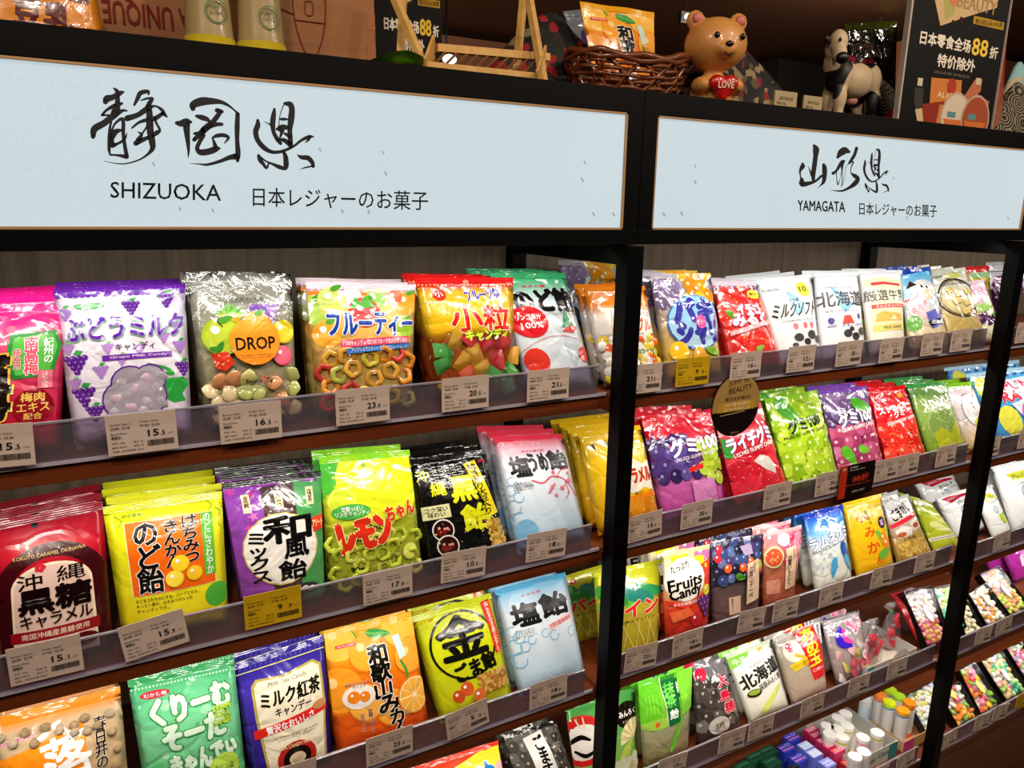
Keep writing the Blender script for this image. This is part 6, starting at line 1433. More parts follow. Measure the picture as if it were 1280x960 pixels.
tray('black edged tray of white and pink balls right of the second post', (1208, 738), (1229, 724), (1256, 766), (1232, 779), zn[3], 50, ['#f0ece0', '#f0d8e0', '#e8eacc', '#d89a3c'], n=34, lab=(.55, .38, '#dcdcb8'))
tray('black edged tray of violet and lime balls at the right edge of the fourth shelf', (1219, 710), (1243, 700), (1284, 750), (1259, 763), zn[3], 50, ['#c8b8dc', '#e0dce4', '#f0b890'], n=40, cols2=['#c8e070', '#b8d848', '#f0a878'], lab=(.45, .5, '#b8d4e4'))
tray('small tray of cream sweets hugging the second black post on the fourth shelf', (1188, 752), (1206, 745), (1228, 782), (1206, 792), zn[3], 50, ['#e8e4c8', '#e0dcb0'], n=22)
tray('tray of white and orange sweets on the bottom shelf right of the second black post', (1172, 862), (1196, 846), (1222, 888), (1194, 902), zn[4], 50, ['#e8e4dc', '#d8607c', '#f0ece8'], n=30, cols2=['#f0903c', '#e8b040', '#8cc050'], r=.011, kind='lump', lab=(.4, .12, '#dcd84a'))
tray('tray of bright mixed sweets with a yellow star label on the bottom shelf', (1194, 830), (1213, 819), (1248, 871), (1221, 884), zn[4], 50, MIX, n=30, r=.012, kind='lump', lab=(.5, .5, '#e4dc6c'))
tray('tray of mint and pink balls with a white label on the bottom shelf', (1223, 821), (1249, 808), (1282, 856), (1254, 869), zn[4], 50, GRN, n=40, r=.0095, lab=(.5, .5, '#ecebe8'))
tray('tray of lilac balls cut by the right edge of the photo on the bottom shelf', (1253, 803), (1272, 795), (1308, 840), (1284, 852), zn[4], 50, ['#c8a8d8', '#e8e4ec', '#e86c8c', '#a8d070'], n=36, r=.0095)
bag('doll_candy_bag', 'magenta candy bag with a small yellow and red doll picture at the right edge', (1238, 654), (1296, 642), (1264, 720), (1320, 705), zn[3],
    lambda a: (setattr(a, 'bg', [(0, '#c83cb0'), (1.3, '#b02c98')]), a.E(.34, .34, .2, .17, '#e8c82c'), a.E(.34, .36, .13, .1, '#f0d8a8'), a.E(.34, .56, .18, .12, '#d8342c'), a.E(.34, .56, .1, .07, '#f0c838'), a.Es([(.29, .34, .015), (.39, .34, .015)], '#222', 6), fanshape(a, .55, 1.0, .35, ['#f0d8f0', '#e080d8'], 180, 360, 9)), yb=.19, lean=30, T=.022)
bag('doll_candy_bag', 'second magenta doll bag mostly hidden, left of the front doll bag at the right edge', (1216, 672), (1250, 664), (1238, 716), (1262, 712), zn[3],
    lambda a: (setattr(a, 'bg', [(0, '#c83cb0'), (1.3, '#a02888')]), a.E(.4, .4, .2, .17, '#e8c82c'), a.E(.4, .6, .18, .12, '#d8342c')), yb=.24, lean=20, T=.018)
# long red bag and red sack bags
bag('red_stick_candy_bag', 'narrow glossy red candy bag leaning left of the pastel tray', (1113, 742), (1128, 739), (1143, 795), (1161, 800), zm[3], lambda a: (setattr(a, 'bg', [(0, '#b01c30'), (1.3, '#c82418')]), a.L([(.3, .1), (.5, .9)], .08, '#e06848'), a.Es([(.5, .3 + .12 * k, .08) for k in range(6)], '#e87838', 8)), T=.012, lean=46, nu=6)
def carton(name, label, x0, x1, y0, y1, z, h, col, inner, fn=None, back=1.0, cat='carton'):
    """open cardboard display box: floor, four walls; the rear wall may be taller"""
    cx, cy = (x0 + x1) / 2, (y0 + y1) / 2
    t = empty(name, (cx, cy, z + .001), label, cat)
    W, D = x1 - x0, y1 - y0; m = mat(col, .6); mi = mat(inner, .6); e = .0018
    box('floor_panel', (-W / 2, W / 2, -D / 2, D / 2, 0, e), m, t, 0)
    box('front_panel', (-W / 2, W / 2, -D / 2, -D / 2 + e, e, h), m, t, 0); box('rear_panel', (-W / 2, W / 2, D / 2 - e, D / 2, e, h * back), mi, t, 0)
    box('side_panel', (-W / 2, -W / 2 + e, -D / 2 + e, D / 2 - e, e, h), mi, t, 0); box('side_panel', (W / 2 - e, W / 2, -D / 2 + e, D / 2 - e, e, h), mi, t, 0)
    if fn:
        a = Art(W, h); fn(a); me = flat_mesh(a, W, h, -D / 2 - .0003); me.materials.append(M_print); link('front_print', me, t)
    return t
zz = Z0 + zm[3]
xa, xb = at_y(1088, 815, .05).x, at_y(1123, 803, .05).x
carton('display_carton', 'small open carton with teal corner holding red candy bags on the fourth shelf', xa, xb + .09, .05, .19, zz, .045, '#d8cfc0', '#b8b4b0', lambda a: (a.R(0, 0, .12, 1, '#3ab0b8'), a.P([(.18, .8), (.3, .3), (.4, .8)], '#e8b838'), a.E(.66, .55, .2, '#f0ece4'), a.L(arc(.66, .55, .2, .38, 0, 360, 16), .012, '#b04a5c'), a.T('Juicy', .54, .42, .78, .68, '#8a3048', .02)), back=1.3)
for k, (px, py, nm) in enumerate(((1086, 788, 'left'), (1100, 782, 'middle'), (1118, 776, 'right'))):
    c = at_y(px, py, .08 + .02 * k)
    w0, h0 = .074, .125
    root = empty('red_candy_sack', (at_y((1096, 1116, 1136)[k], 800, .09 + .03 * k).x, .09 + .03 * k, zz + .004), 'twisted clear sack of red sweets, %s one in the open carton' % nm, 'candy bag', 'red sweets in the open carton')
    bm = bmesh.new()
    rings = []
    prof = [(0, .4), (.1, .9), (.35, 1), (.6, .85), (.78, .4), (.86, .18), (.9, .3), (1.0, .7)]
    for j, (hh, rr) in enumerate(prof):
        ring = []
        for i in range(14):
            a_ = 2 * math.pi * i / 14; wob = 1 + .18 * math.sin(a_ * 5 + j) * (1 if j > 3 else .4)
            ring.append(bm.verts.new((w0 / 2 * rr * wob * math.cos(a_), .016 * rr * wob * math.sin(a_) + hh * .02, hh * h0)))
        rings.append(ring)
    for j in range(len(rings) - 1):
        for i in range(14): bm.faces.new([rings[j][i], rings[j][(i + 1) % 14], rings[j + 1][(i + 1) % 14], rings[j + 1][i]])
    bm.faces.new(rings[0][::-1])
    link('sack_film', done(bm, smooth=True), root, None, clear('sack_film', fac=.1, rough=.08, bump=.005, scale=60, haze=.08))
    rn = random.Random(k)
    for i in range(14):
        o = link('candy', candy_mesh('pack', '#d0283c'), root, (rn.uniform(-.02, .02), rn.uniform(-.008, .01), .012 + .0058 * i)); o.scale = (.014, .012, .014); o.rotation_euler = (rn.uniform(0, 3), rn.uniform(0, 3), 0)
    bm = bmesh.new(); bmesh.ops.create_uvsphere(bm, u_segments=8, v_segments=6, radius=.006); link('green_tie' if k == 1 else 'twist_tie', done(bm, smooth=True), root, (0, .017, h0 * .86), mat('#1f8f4a' if k == 1 else '#d8d4d4', .3))
    if k == 2: box('barcode_label', (-.014, .014, -.0175, -.0165, .02, .04), mat('#e0dcd8', .5), root, 0)
# bottom shelf of the middle unit
z5 = Z0 + zm[4]
def tube(px, py, h, r, capc, bodyc, label, group, capt=.012, floorz=None):
    ft = floorz or z5 + .003
    top = at_z(px, py, ft + h)
    t = empty('candy_tube', (top.x, top.y, ft), label, 'candy tube', group)
    def cyl(name, z0, z1, rr, m, bev=.001):
        bm = bmesh.new(); bmesh.ops.create_cone(bm, cap_ends=True, segments=22, radius1=rr, radius2=rr, depth=z1 - z0)
        bmesh.ops.translate(bm, verts=bm.verts, vec=(0, 0, (z0 + z1) / 2)); return link(name, done(bm, smooth=False, bevel=bev, seg=1), t, None, m)
    cyl('tube_body', 0, h - capt, r, mat(bodyc, .3, coat=.4)); cyl('cap', h - capt + .0002, h, r * 1.06, mat(capc, .35))
    cyl('label_band', .015, h - capt - .006, r * 1.012, mat('#e2e0dc' if bodyc != '#e2e0dc' else '#c8dce8', .4), 0)
    return t
for k, (px, py, bc, lb) in enumerate(((1057, 891, '#e8e4dc', 'rearmost'), (1048, 897, '#b8d048', 'second from the back, above a green ring'), (1034, 907, '#e0dcd4', 'leftmost of the rear rows'), (1047, 910, '#c8d060', 'in the middle of the rear cluster'), (1059, 906, '#c8d048', 'right one of the rear rows'), (1037, 917, '#e0e0d8', 'leftmost of the front rows'), (1053, 920, '#b8cc3c', 'lime banded, at the front of the rear cluster'), (1079, 921, '#e88cb0', 'with a pink body'), (1097, 915, '#d0d84a', 'with a yellow green body, nearest the carton corner'), (1080, 939, '#e8e0dc', 'second from the front'), (1069, 945, '#e0dcd4', 'at the very front'))):
    tube(px, py, .085, .0175, '#f0eee8', bc, 'white capped candy tube, ' + lb, 'white capped candy tubes in the carton')
for k, (px, py, cc, bc, lb) in enumerate(((1101, 868, '#f08838', '#e87890', 'orange and pink capped tube at the rear left'), (1113, 861, '#b8e02c', '#58a8c8', 'lime capped tube at the very back'), (1124, 869, '#a8dc30', '#d8dce0', 'lime capped tube behind the orange ones'), (1112, 877, '#d8ec20', '#58b0c8', 'bright yellow green capped tube with blue rim in the middle'), (1137, 877, '#f08a18', '#e86a20', 'orange capped tube with orange body at the right'), (1129, 887, '#f8a020', '#5890c0', 'orange capped tube with fruit print at the front'))):
    tube(px, py, .112, .0175, cc, bc, lb, 'bright capped candy tubes')
for k, (px, py) in enumerate(((1082, 873), (1088, 866))):
    tube(px, py, .1, .016, '#dcdcd8', '#e2e0dc', 'plain white tube, ' + ('front' if k == 0 else 'rear') + ' one of two behind the bright capped tubes', 'plain white candy tubes')
p1, p2 = at_z(1058, 955, z5 + .05), at_z(1121, 918, z5 + .05)
xs_ = [at_z(a_, b_, z5 + .05) for a_, b_ in ((1064, 948), (1122, 926), (1064, 882))]
carton('display_carton', 'grey open carton with teal corner around the white capped tubes', xs_[0].x - .005, xs_[1].x, min(xs_[0].y, xs_[1].y), max(xs_[2].y, .3), z5, .05, '#cfc8b8', '#b9bcb6', lambda a: (a.R(0, 0, .14, 1, '#2aa8b0'), a.R(.14, 0, 1, 1, '#c8ccb8'), a.T('Sweet', .2, .3, .5, .7, '#2a6a60', .02), a.T('Candy', .55, .25, .9, .65, '#2a6a60', .03), a.R(.8, 0, 1, 1, '#3a8a88')), back=1.25)
q1, q2 = at_z(1122, 925, z5 + .03), at_z(1148, 908, z5 + .03)
carton('display_carton', 'low pink and beige carton under the bright capped tubes', q1.x, q2.x + .012, q1.y - .02, q1.y + .13, z5, .035, '#d8a070', '#d8b890', lambda a: (a.R(0, 0, .4, 1, '#d8508c'), a.R(.4, 0, 1, 1, '#d8a860')), cat='carton')
# rows of little boxes
def small_box(px, py, zt, W, D, H, top, side, label, group, fn=None):
    p = at_z(px, py, zt)
    t = empty('candy_box', (p.x, p.y, zt - H), label, 'candy box', group)
    box('box_body', (-W / 2, W / 2, -D / 2, D / 2, 0, H), mat(top, .3, coat=.4), t, .0012)
    a = Art(W, D)
    (fn or (lambda a: (a.R(.06, .08, .94, .92, side), a.T('キャンディ', .15, .25, .85, .6, '#ffffff', .03), a.R(.1, .72, .9, .8, '#e8e0f0'))))(a)
    def surf(u, v, h): return np.stack([(u - .5) * W, (.5 - v) * D, np.full_like(u, H + .0002 + h * .5)], 1)
    me = art_mesh(a, surf, 0, 0); me.materials.append(foil('print_gloss', .35, 0, 0, .2)); link('top_print', me, t)
    return t
for k, (px, py) in enumerate(((1014, 911), (1021, 917.5), (1029, 924), (1038, 930.5), (1047, 937))):
    small_box(px, py, z5 + .062, .046, .0195, .06, '#c83060', ('#e47898', '#dc5c80', '#e06888', '#e04868', '#d83040')[k], 'pink candy box number %s from the back of its row on the bottom shelf' % ('one', 'two', 'three', 'four', 'five')[k], 'row of pink candy boxes')
small_box(1060, 952, z5 + .035, .046, .022, .033, '#c82c28', '#d83c30', 'low red candy box in front of the pink row on the bottom shelf', None)
for k, (px, py) in enumerate(((1007, 932), (1018, 941), (1034, 953))):
    small_box(px, py, z5 + .062, .04, .03, .06, '#7080d8', ('#b8c4f0', '#c8d0f4', '#8890dc')[k], 'pale blue candy box, %s of three beside the pink row' % ('rear', 'middle', 'front')[k], 'pale blue candy boxes')
for k, (px, py) in enumerate(((990, 921), (983, 934), (998, 947))):
    small_box(px, py, z5 + .06, .044, .03, .058, '#3444c0', ('#2c38c4', '#5a5cd0', '#2c38b8')[k], 'deep blue candy box with pink stripe, %s of three' % ('rear', 'middle', 'front')[k], 'deep blue candy boxes', lambda a: (a.R(.5, .05, .96, .6, '#2428b0'), a.R(.0, .3, .5, .42, '#e08ab8'), a.R(0, .66, 1, .8, '#d878b0'), a.T('ミント', .55, .12, .92, .5, '#c8d0f8', .03)))
for k, (px, py) in enumerate(((960, 938), (944, 946), (964, 952), (930, 957))):
    small_box(px, py, z5 + .066, .05, .03, .064, '#1c4a34', '#2a6a4a', 'dark green candy box, %s on the bottom shelf' % ('rearmost', 'left of the rearmost', 'front right', 'leftmost')[k], 'dark green candy boxes', lambda a: (a.R(.1, .3, .9, .42, '#3f8060'), a.R(.1, .6, .8, .68, '#12301f')))
for k, (px, py, c_) in enumerate(((982, 954, '#c88a40'), (996, 962, '#b8c83c'))):
    p = at_z(px, py, z5 + .07)
    t = empty('round_drop_box', (p.x, p.y - .02, z5 + .002), ('orange' if k == 0 else 'lime') + ' ringed dark card standing before the green boxes', 'candy box')
    box('card', (-.024, .024, -.004, .004, 0, .072), mat('#1a2018', .4), t)
    bm = bmesh.new(); bmesh.ops.create_circle(bm, cap_ends=False, segments=20, radius=.015)
    me = bpy.data.meshes.new('mesh'); V = []; Fq = []
    for i in range(20):
        for rr, yy in ((.010, -.0046), (.017, -.0046)): V.append((rr * math.cos(i * .31416), yy, .052 + rr * math.sin(i * .31416)))
    for i in range(20): Fq.append((2 * i, 2 * i + 1, 2 * ((i + 1) % 20) + 1, 2 * ((i + 1) % 20)))
    bm.free(); me.from_pydata(V, [], Fq); link('ring_print', me, t, None, mat(c_, .4))
# ------------------------------------------------------------------ things on top of the units
DK = Z0 + .165
for bay in 'LMN':
    x0, x1 = BAYX[bay]; u = units[bay]; cx = (x0 + x1) / 2
    box('top_board', (x0 - .03 - cx, x1 + .003 - cx, .061 - .2, .52 - .2, DK - .02, DK), M_black, u, .001)
def lathe(prof, seg=28):
    bm = bmesh.new(); rings = []
    for r_, z in prof:
        rings.append([bm.verts.new((r_ * math.cos(2 * math.pi * i / seg), r_ * math.sin(2 * math.pi * i / seg), z)) for i in range(seg)])
    for a_, b_ in zip(rings, rings[1:]):
        for i in range(seg): bm.faces.new([a_[i], a_[(i + 1) % seg], b_[(i + 1) % seg], b_[i]])
    bm.faces.new(rings[0][::-1]); bm.faces.new(rings[-1])
    return done(bm, smooth=True)
def bar(name, a, b, w_, d, m, parent, bev=.0008):
    """square bar between two points given in world space"""
    a, b = Vector(a) - parent.location, Vector(b) - parent.location
    v = b - a; L_ = v.length
    bm = bmesh.new(); box_bm(bm, -w_ / 2, w_ / 2, -d / 2, d / 2, 0, L_)
    me = done(bm, bevel=bev)
    o = link(name, me, parent, a, m); o.rotation_mode = 'QUATERNION'; o.rotation_quaternion = v.to_track_quat('Z', 'Y'); return o
def tube_mesh(pts, r_, seg=6):
    bm = bmesh.new(); rings = []
    pts = [Vector(p) for p in pts]
    for i, p in enumerate(pts):
        d = (pts[min(i + 1, len(pts) - 1)] - pts[max(i - 1, 0)]).normalized(); s_ = d.orthogonal().normalized()
        if abs(d.z) < .95: s_ = d.cross(Vector((0, 0, 1))).normalized()
        t_ = d.cross(s_)
        rings.append([bm.verts.new(p + (s_ * math.cos(2 * math.pi * k / seg) + t_ * math.sin(2 * math.pi * k / seg)) * r_) for k in range(seg)])
    for a_, b_ in zip(rings, rings[1:]):
        for k in range(seg): bm.faces.new([a_[k], a_[(k + 1) % seg], b_[(k + 1) % seg], b_[k]])
    bm.faces.new(rings[0][::-1]); bm.faces.new(rings[-1])
    return done(bm, smooth=True)

bag('soy_drink_pouch', 'amber pouch with large dark red characters on top of the left unit', (-45, -62), (112, -58), (-42, 30), (131, 50), DK - Z0,
    lambda a: (setattr(a, 'bg', [(0, '#d8841c'), (1.3, '#d07c18')]), a.T('みせ', .36, .2, .96, .46, '#561010', .05, rot=4), a.T('豆乳', .34, .49, .78, .75, '#561010', .05, rot=5)), vs=1.0, yb=.1, lean=6, T=.016, m=foil('foil_soft', .3, 0, .003, .4), cat='pouch')
# wooden wine crate with burnt lettering, upside down
M_crate = wood('crate_wood', '#7e4a22', '#98622e', (1.5, 20, 14), .6)
ca, cb = at_y(96, 60, .2), at_y(470, 95, .2)
cw = cb.x - ca.x; ccx = (ca.x + cb.x) / 2
t = empty('wooden_crate', (ccx, .27, DK), 'light wooden crate with burnt upside down lettering behind the bottles', 'crate')
CH = .34
box('front_board', (-cw / 2, cw / 2, -.07, -.058, 0, CH), M_crate, t, .0008); box('back_board', (-cw / 2, cw / 2, .058, .07, 0, CH), M_crate, t, .0008)
box('bottom_board', (-cw / 2 + .012, cw / 2 - .012, -.058, .058, 0, .01), M_crate, t, .0008)
box('side_board', (-cw / 2, -cw / 2 + .012, -.058, .058, 0, CH), M_crate, t, .0008); box('side_board', (cw / 2 - .012, cw / 2, -.058, .058, 0, CH), M_crate, t, .0008)
for k in range(7): box('finger_joint', (cw / 2 - .013, cw / 2 + .0004, -.0706, -.0575, .01 + k * .046, .033 + k * .046), wood('joint_wood', '#8a4f26', '#a0602c', (1.5, 20, 14), .6), t, 0)
a = Art(cw, CH); INK = '#6a1e10'
def up(t_, x0, y0, x1, y1, b=0): a.T(t_, x0, y0, x1, y1, INK, b, rot=180)
up('A UNIQUE', .085, .70, .35, .80, .02); up('FRENCH WINE IS PRODUCED', .02, .64, .42, .675, .01); up('REGIONS THROUGHOUT', .02, .575, .41, .61, .01); up('QUANTITIES OF', .1, .515, .4, .545, .01)
a.L([(.70, .4), (.70, .70), (.755, .855), (.81, .70), (.81, .4)], .004, INK); a.L([(.70, .70), (.81, .70)], .004, INK); a.L([(.70, .6), (.81, .6)], .004, INK); a.L([(.735, .45), (.735, .57), (.765, .57), (.765, .45), (.735, .45)], .003, INK); a.L([(.74, .62), (.74, .67), (.765, .67), (.765, .62), (.74, .62)], .003, INK)
a.L([(.66, .55), (.7, .6)], .004, INK); a.L([(.64, .66), (.7, .68)], .004, INK)
me = flat_mesh(a, cw, CH, -.0706); me.materials.append(M_print); link('burnt_lettering', me, t)
# two frosted bottles
for px, lab, yk in ((263, 'left frosted bottle with a green round stamp before the wooden crate', .11), (327, 'right frosted bottle with an orange label before the wooden crate', .11)):
    p = at_y(px, 60, yk)
    t = empty('frosted_bottle', (p.x, yk, DK), lab, 'bottle', 'frosted bottles before the crate')
    link('bottle_body', lathe([(.022, 0), (.031, .003), (.033, .02), (.029, .06), (.027, .1), (.029, .14), (.031, .19), (.03, .22), (.014, .25), (.013, .28)]), t, None, mat('#a08a5c', .35, coat=.2, trans=0))
    link('yellow_base', lathe([(.0228, .001), (.0318, .004), (.0338, .02), (.0316, .045)]), t, None, mat('#b09a24', .35))
    a = Art(.05, .05); a.B([[(x, y, .05) for x, y in arc(.5, .5, .42, .42, 0, 360, 24)]], '#5a7a58'); a.T('国産果汁', .26, .24, .74, .36, '#5a7a58', .02); a.T('の牛乳', .22, .46, .78, .6, '#5a7a58', .02)
    def surf(u, v, h, R=.0306): return np.stack([R * np.sin((u - .5) * 1.1 + .25), -(R + .0006 + h * .5) * np.cos((u - .5) * 1.1 + .25), .058 + (1 - v) * .032], 1)
    me = art_mesh(a, surf, 0, 0); me.materials.append(M_print); link('round_stamp', me, t)
    a = Art(.05, .05); a.P([(.1, 0), (.9, 0), (.85, .6), (.2, .7)], '#d8841c'); 
    def surf2(u, v, h, R=.0312): return np.stack([R * np.sin((u - .5) * 1.2 - .1), -(R + .0006 + h * .5) * np.cos((u - .5) * 1.2 - .1), .088 + (1 - v) * .04], 1)
    me = art_mesh(a, surf2, 8, 4); me.materials.append(M_print); link('orange_label', me, t)
# discount posters
def poster_art(a):
    a.bg = 0
    a.P([(.16, 0), (.88, 0), (.86, .28), (.7, .32), (.55, .36), (.3, .43), (.2, .3)], '#c8a878'); a.P([(.3, .3), (.44, .26), (.42, .36), (.34, .4)], '#a8a058'); a.E(.4, .28, .05, '#c87858')
    a.T('ENJOY', .44, .14, .84, .2, '#a88858', .01); a.T('BEAUTY', .44, .25, .86, .32, '#a88858', .02); a.Es([(.5, .38, .02), (.42, .4, .015)], '#3a1410', 8)
    a.R(.63, .345, .97, .385, '#b08a28'); a.T('春日迎正品100%選', .65, .352, .95, .378, '#3a2a10', .01, rot=-2)
def poster(label, x, y, W, H, zb, big, rot=0):
    def fn(a):
        a.R(0, 0, 1, 1, '#0c0a0a'); poster_art(a)
        a.T('日本零食全场', .12, .47, .64, .535, '#e8dcc8', .034); a.T('88', .66, .455, .83, .54, '#e8c040', .034); a.T('折', .86, .48, .95, .54, '#e8dcc8', .034)
        a.T('特价除外', .32, .565, .72, .63, '#e8dcc8', .034); a.T('活动日期 详询店员', .3, .65, .68, .665, '#807060')
        if big:
            a.P([(.1, .71), (.17, .7), (.19, .78), (.17, .98), (.1, .98), (.08, .8)], '#b8a878') if False else None
            a.R(.15, .70, .2, .74, '#c8b898'); a.P([(.13, .75), (.22, .75), (.23, .86), (.29, 1 - .03), (.24, .975), (.14, .82)], '#3a3834'); a.P([(.16, .86), (.23, .85), (.29, .97), (.23, .975)], '#c8b080')
            a.P([(.28, .69), (.6, .68), (.62, .82), (.3, .84)], '#c87838'); a.E(.5, .72, .05, '#a83c28'); a.T('ALICE', .36, .755, .56, .785, '#f0d8a0', .01)
            a.P([(.74, .665), (.82, .66), (.82, .72), (.7, .83), (.6, .81)], '#b86848'); a.R(.75, .655, .81, .69, '#c8b898'); a.T('DRINK', .62, .775, .76, .8, '#e8e0d0', .02, rot=8)
            a.P([(.88, .76), (.94, .77), (.9, .86), (.8, .87)], '#a85858'); a.P([(.22, .83), (.44, .8), (.5, .93), (.28, .97)], '#8a3020'); a.P([(.4, .82), (.52, .82), (.5, .96), (.38, .97)], '#c8783c')
            for cx_ in (.58, .8): a.E(cx_, .88, .16, '#b89c88'); a.E(cx_, .88, .145, '#a04c30' if cx_ > .7 else '#d0c0a8'); a.P([(cx_ - .13, .89), (cx_ + .13, .89), (cx_ + .09, .93), (cx_, .945), (cx_ - .09, .93)], '#c86c34'); a.R(cx_ - .09, .85, cx_ - .0, .88, '#5a8a88')
    return flat_thing('discount_poster', label, 'poster', (x, y, zb), W, H, '#14100e' if big else '#b8b0a0', fn, th=.003, part='poster_board')
p1, p2 = at_y(1119, 160, .075), at_y(1236, 165, .075)
W_ = p2.x - p1.x
po = poster('large black 88 percent discount poster with food pictures above the YAMAGATA sign', (p1.x + p2.x) / 2, .075, W_, .40, DK + .001, True)
box('white_edge', (-W_ / 2 - .006, -W_ / 2 - .0001, -.006, .006, 0, .40), mat('#a89c90', .5), po, .0005)
box('white_edge', (W_ / 2 + .0001, W_ / 2 + .003, -.006, .006, 0, .40), mat('#a89c90', .5), po, .0005)
p1, p2 = at_y(471, 90, .42), at_y(552, 80, .42)
poster('small white topped discount poster between the crate and the wooden rack', (p1.x + p2.x) / 2, .42, p2.x - p1.x, .33, DK + .001, False)
# green leaf dish
p = at_y(503, 92, .09)
t = empty('leaf_dish', (p.x, .1, DK), 'bright green leaf shaped dish just left of the wooden rack', 'dish')
bm = bmesh.new(); N = 16
for i in range(N + 1):
    for j in range(7):
        u_, v_ = i / N, j / 6; wd = .03 * math.sin(math.pi * u_) ** .8
        bm.verts.new(((u_ - .5) * .11, (v_ - .5) * 2 * wd, .012 + .034 * (2 * u_ - 1) ** 2 * 0 + .022 + .012 * (2 * v_ - 1) ** 2 * math.sin(math.pi * u_) + .006 * math.sin(3 * u_)))
bm.verts.ensure_lookup_table()
for i in range(N):
    for j in range(6): bm.faces.new([bm.verts[i * 7 + j], bm.verts[(i + 1) * 7 + j], bm.verts[(i + 1) * 7 + j + 1], bm.verts[i * 7 + j + 1]])
bmesh.ops.remove_doubles(bm, verts=bm.verts, dist=1e-5)
link('leaf', done(bm, smooth=True), t, None, mat('#a4d82c', .35, var=.2)); link('foot', lathe([(.018, 0), (.015, .015), (.02, .0355)]), t, None, mat('#4a7a18', .4))
# wooden rack
M_pale = wood('pale_wood', '#c8964e', '#d8ac66', (4, 30, 30), .55)
g = lambda px, py, y: at_y(px, py, y)
TL_, TR_, BL_, BR_ = g(546, 60, .15), g(686, 72, .15), g(528, 86, .09), g(667, 100, .09)
t = empty('wooden_rack', (TL_.x + .05, .13, DK), 'little pale wooden rack with slanted slats and tall legs beside the wicker basket', 'rack')
bar('top_rail', TL_, TR_, .012, .012, M_pale, t); bar('bottom_rail', BL_, BR_, .014, .02, M_pale, t)
for a_, b_ in ((TL_, BL_), (TR_, BR_)): bar('end_panel', a_ + Vector((0, .01, .005)), b_ + Vector((0, -.012, -.004)), .004, .034, M_pale, t)
for k in range(10):
    f_ = (k + .9) / 11; bar('slat', TL_.lerp(TR_, f_) + Vector((0, 0, -.004)), BL_.lerp(BR_, f_ * .97 + .0) + Vector((0, 0, .004)), .003, .003, mat('#7a4a28', .5), t, 0)
for (pa_, pb_) in ((((490, -10), .16), ((532, 88), .10)), (((504, -10), .22), ((500, 88), .2)), (((655, -10), .2), ((648, 64), .19)), (((660, -10), .15), ((680, 104), .115))):
    a_, b_ = g(*pa_[0], pa_[1]), g(*pb_[0], pb_[1]); d_ = (a_ - b_); k_ = (DK - b_.z) / d_.z if abs(d_.z) > 1e-4 else 0
    bar('leg', b_ + d_ * k_, a_, .011, .011, M_pale, t)
# patterned cloth bundles
def pattern_mat(name, cols, scale, kind='fan'):
    m, nt, b = principled(name); tc = nt.nodes.new('ShaderNodeTexCoord')
    vo = nt.nodes.new('ShaderNodeTexVoronoi'); vo.inputs['Scale'].default_value = scale; vo.inputs['Randomness'].default_value = .7
    nt.links.new(tc.outputs['Object'], vo.inputs['Vector'])
    cr = nt.nodes.new('ShaderNodeValToRGB'); cr.color_ramp.interpolation = 'CONSTANT'
    if kind == 'wave':
        mm = nt.nodes.new('ShaderNodeMath'); mm.operation = 'MULTIPLY'; mm.inputs[1].default_value = 40; s_ = nt.nodes.new('ShaderNodeMath'); s_.operation = 'SINE'
        nt.links.new(vo.outputs['Distance'], mm.inputs[0]); nt.links.new(mm.outputs[0], s_.inputs[0]); nt.links.new(s_.outputs[0], cr.inputs[0])
        cr.color_ramp.elements[0].color = (*hexc(cols[0]), 1); cr.color_ramp.elements[1].color = (*hexc(cols[1]), 1); cr.color_ramp.elements[1].position = .35
    else:
        sp = nt.nodes.new('ShaderNodeSeparateColor'); nt.links.new(vo.outputs['Color'], sp.inputs[0]); nt.links.new(sp.outputs[0], cr.inputs[0])
        cr.color_ramp.elements[0].color = (*hexc(cols[0]), 1); cr.color_ramp.elements[1].color = (*hexc(cols[1]), 1); cr.color_ramp.elements[1].position = .35
        for k, c_ in enumerate(cols[2:]):
            e_ = cr.color_ramp.elements.new(.5 + .5 * k / max(1, len(cols) - 2)); e_.color = (*hexc(c_), 1)
    nt.links.new(cr.outputs[0], b.inputs['Base Color']); b.inputs['Roughness'].default_value = .8
    return m
def mound(name, label, cat, px, py_top, wpx, y, depth, m, seed=0, skew=0, peak=.5, part='cloth'):
    top = at_y(px, py_top, y); W = (at_y(px + wpx / 2, py_top, y) - at_y(px - wpx / 2, py_top, y)).length; H = top.z - DK
    t = empty(name, (top.x, y, DK), label, cat)
    bm = bmesh.new(); N, M_ = 30, 12
    for i in range(N + 1):
        for j in range(M_ + 1):
            u_, v_ = i / N, j / M_; x = (u_ - .5) * W; e_ = abs(u_ - peak) / (peak if u_ < peak else 1 - peak)
            h = H * max(0, 1 - e_ ** 1.6) * math.sin(math.pi * v_) ** .7
            n_ = noise.noise(Vector((u_ * 5 + seed, v_ * 3, seed)))
            bm.verts.new((x + .004 * n_ + skew * h, (v_ - .5) * depth * (1 if 1 else 0) + .006 * n_, max(0, h * (1 + .12 * n_))))
    bm.verts.ensure_lookup_table()
    for i in range(N):
        for j in range(M_): bm.faces.new([bm.verts[i * (M_ + 1) + j], bm.verts[(i + 1) * (M_ + 1) + j], bm.verts[(i + 1) * (M_ + 1) + j + 1], bm.verts[i * (M_ + 1) + j + 1]])
    link(part, done(bm, smooth=True), t, None, m)
    return t
CLO = pattern_mat('kimono_cloth', ['#14100e', '#0e0c0a', '#8a1018', '#7a6a4a', '#14201a', '#a01c24', '#2a2018'], 62); WAV = pattern_mat('wave_cloth', ['#1c1a16', '#8a7a5c'], 22, 'wave')
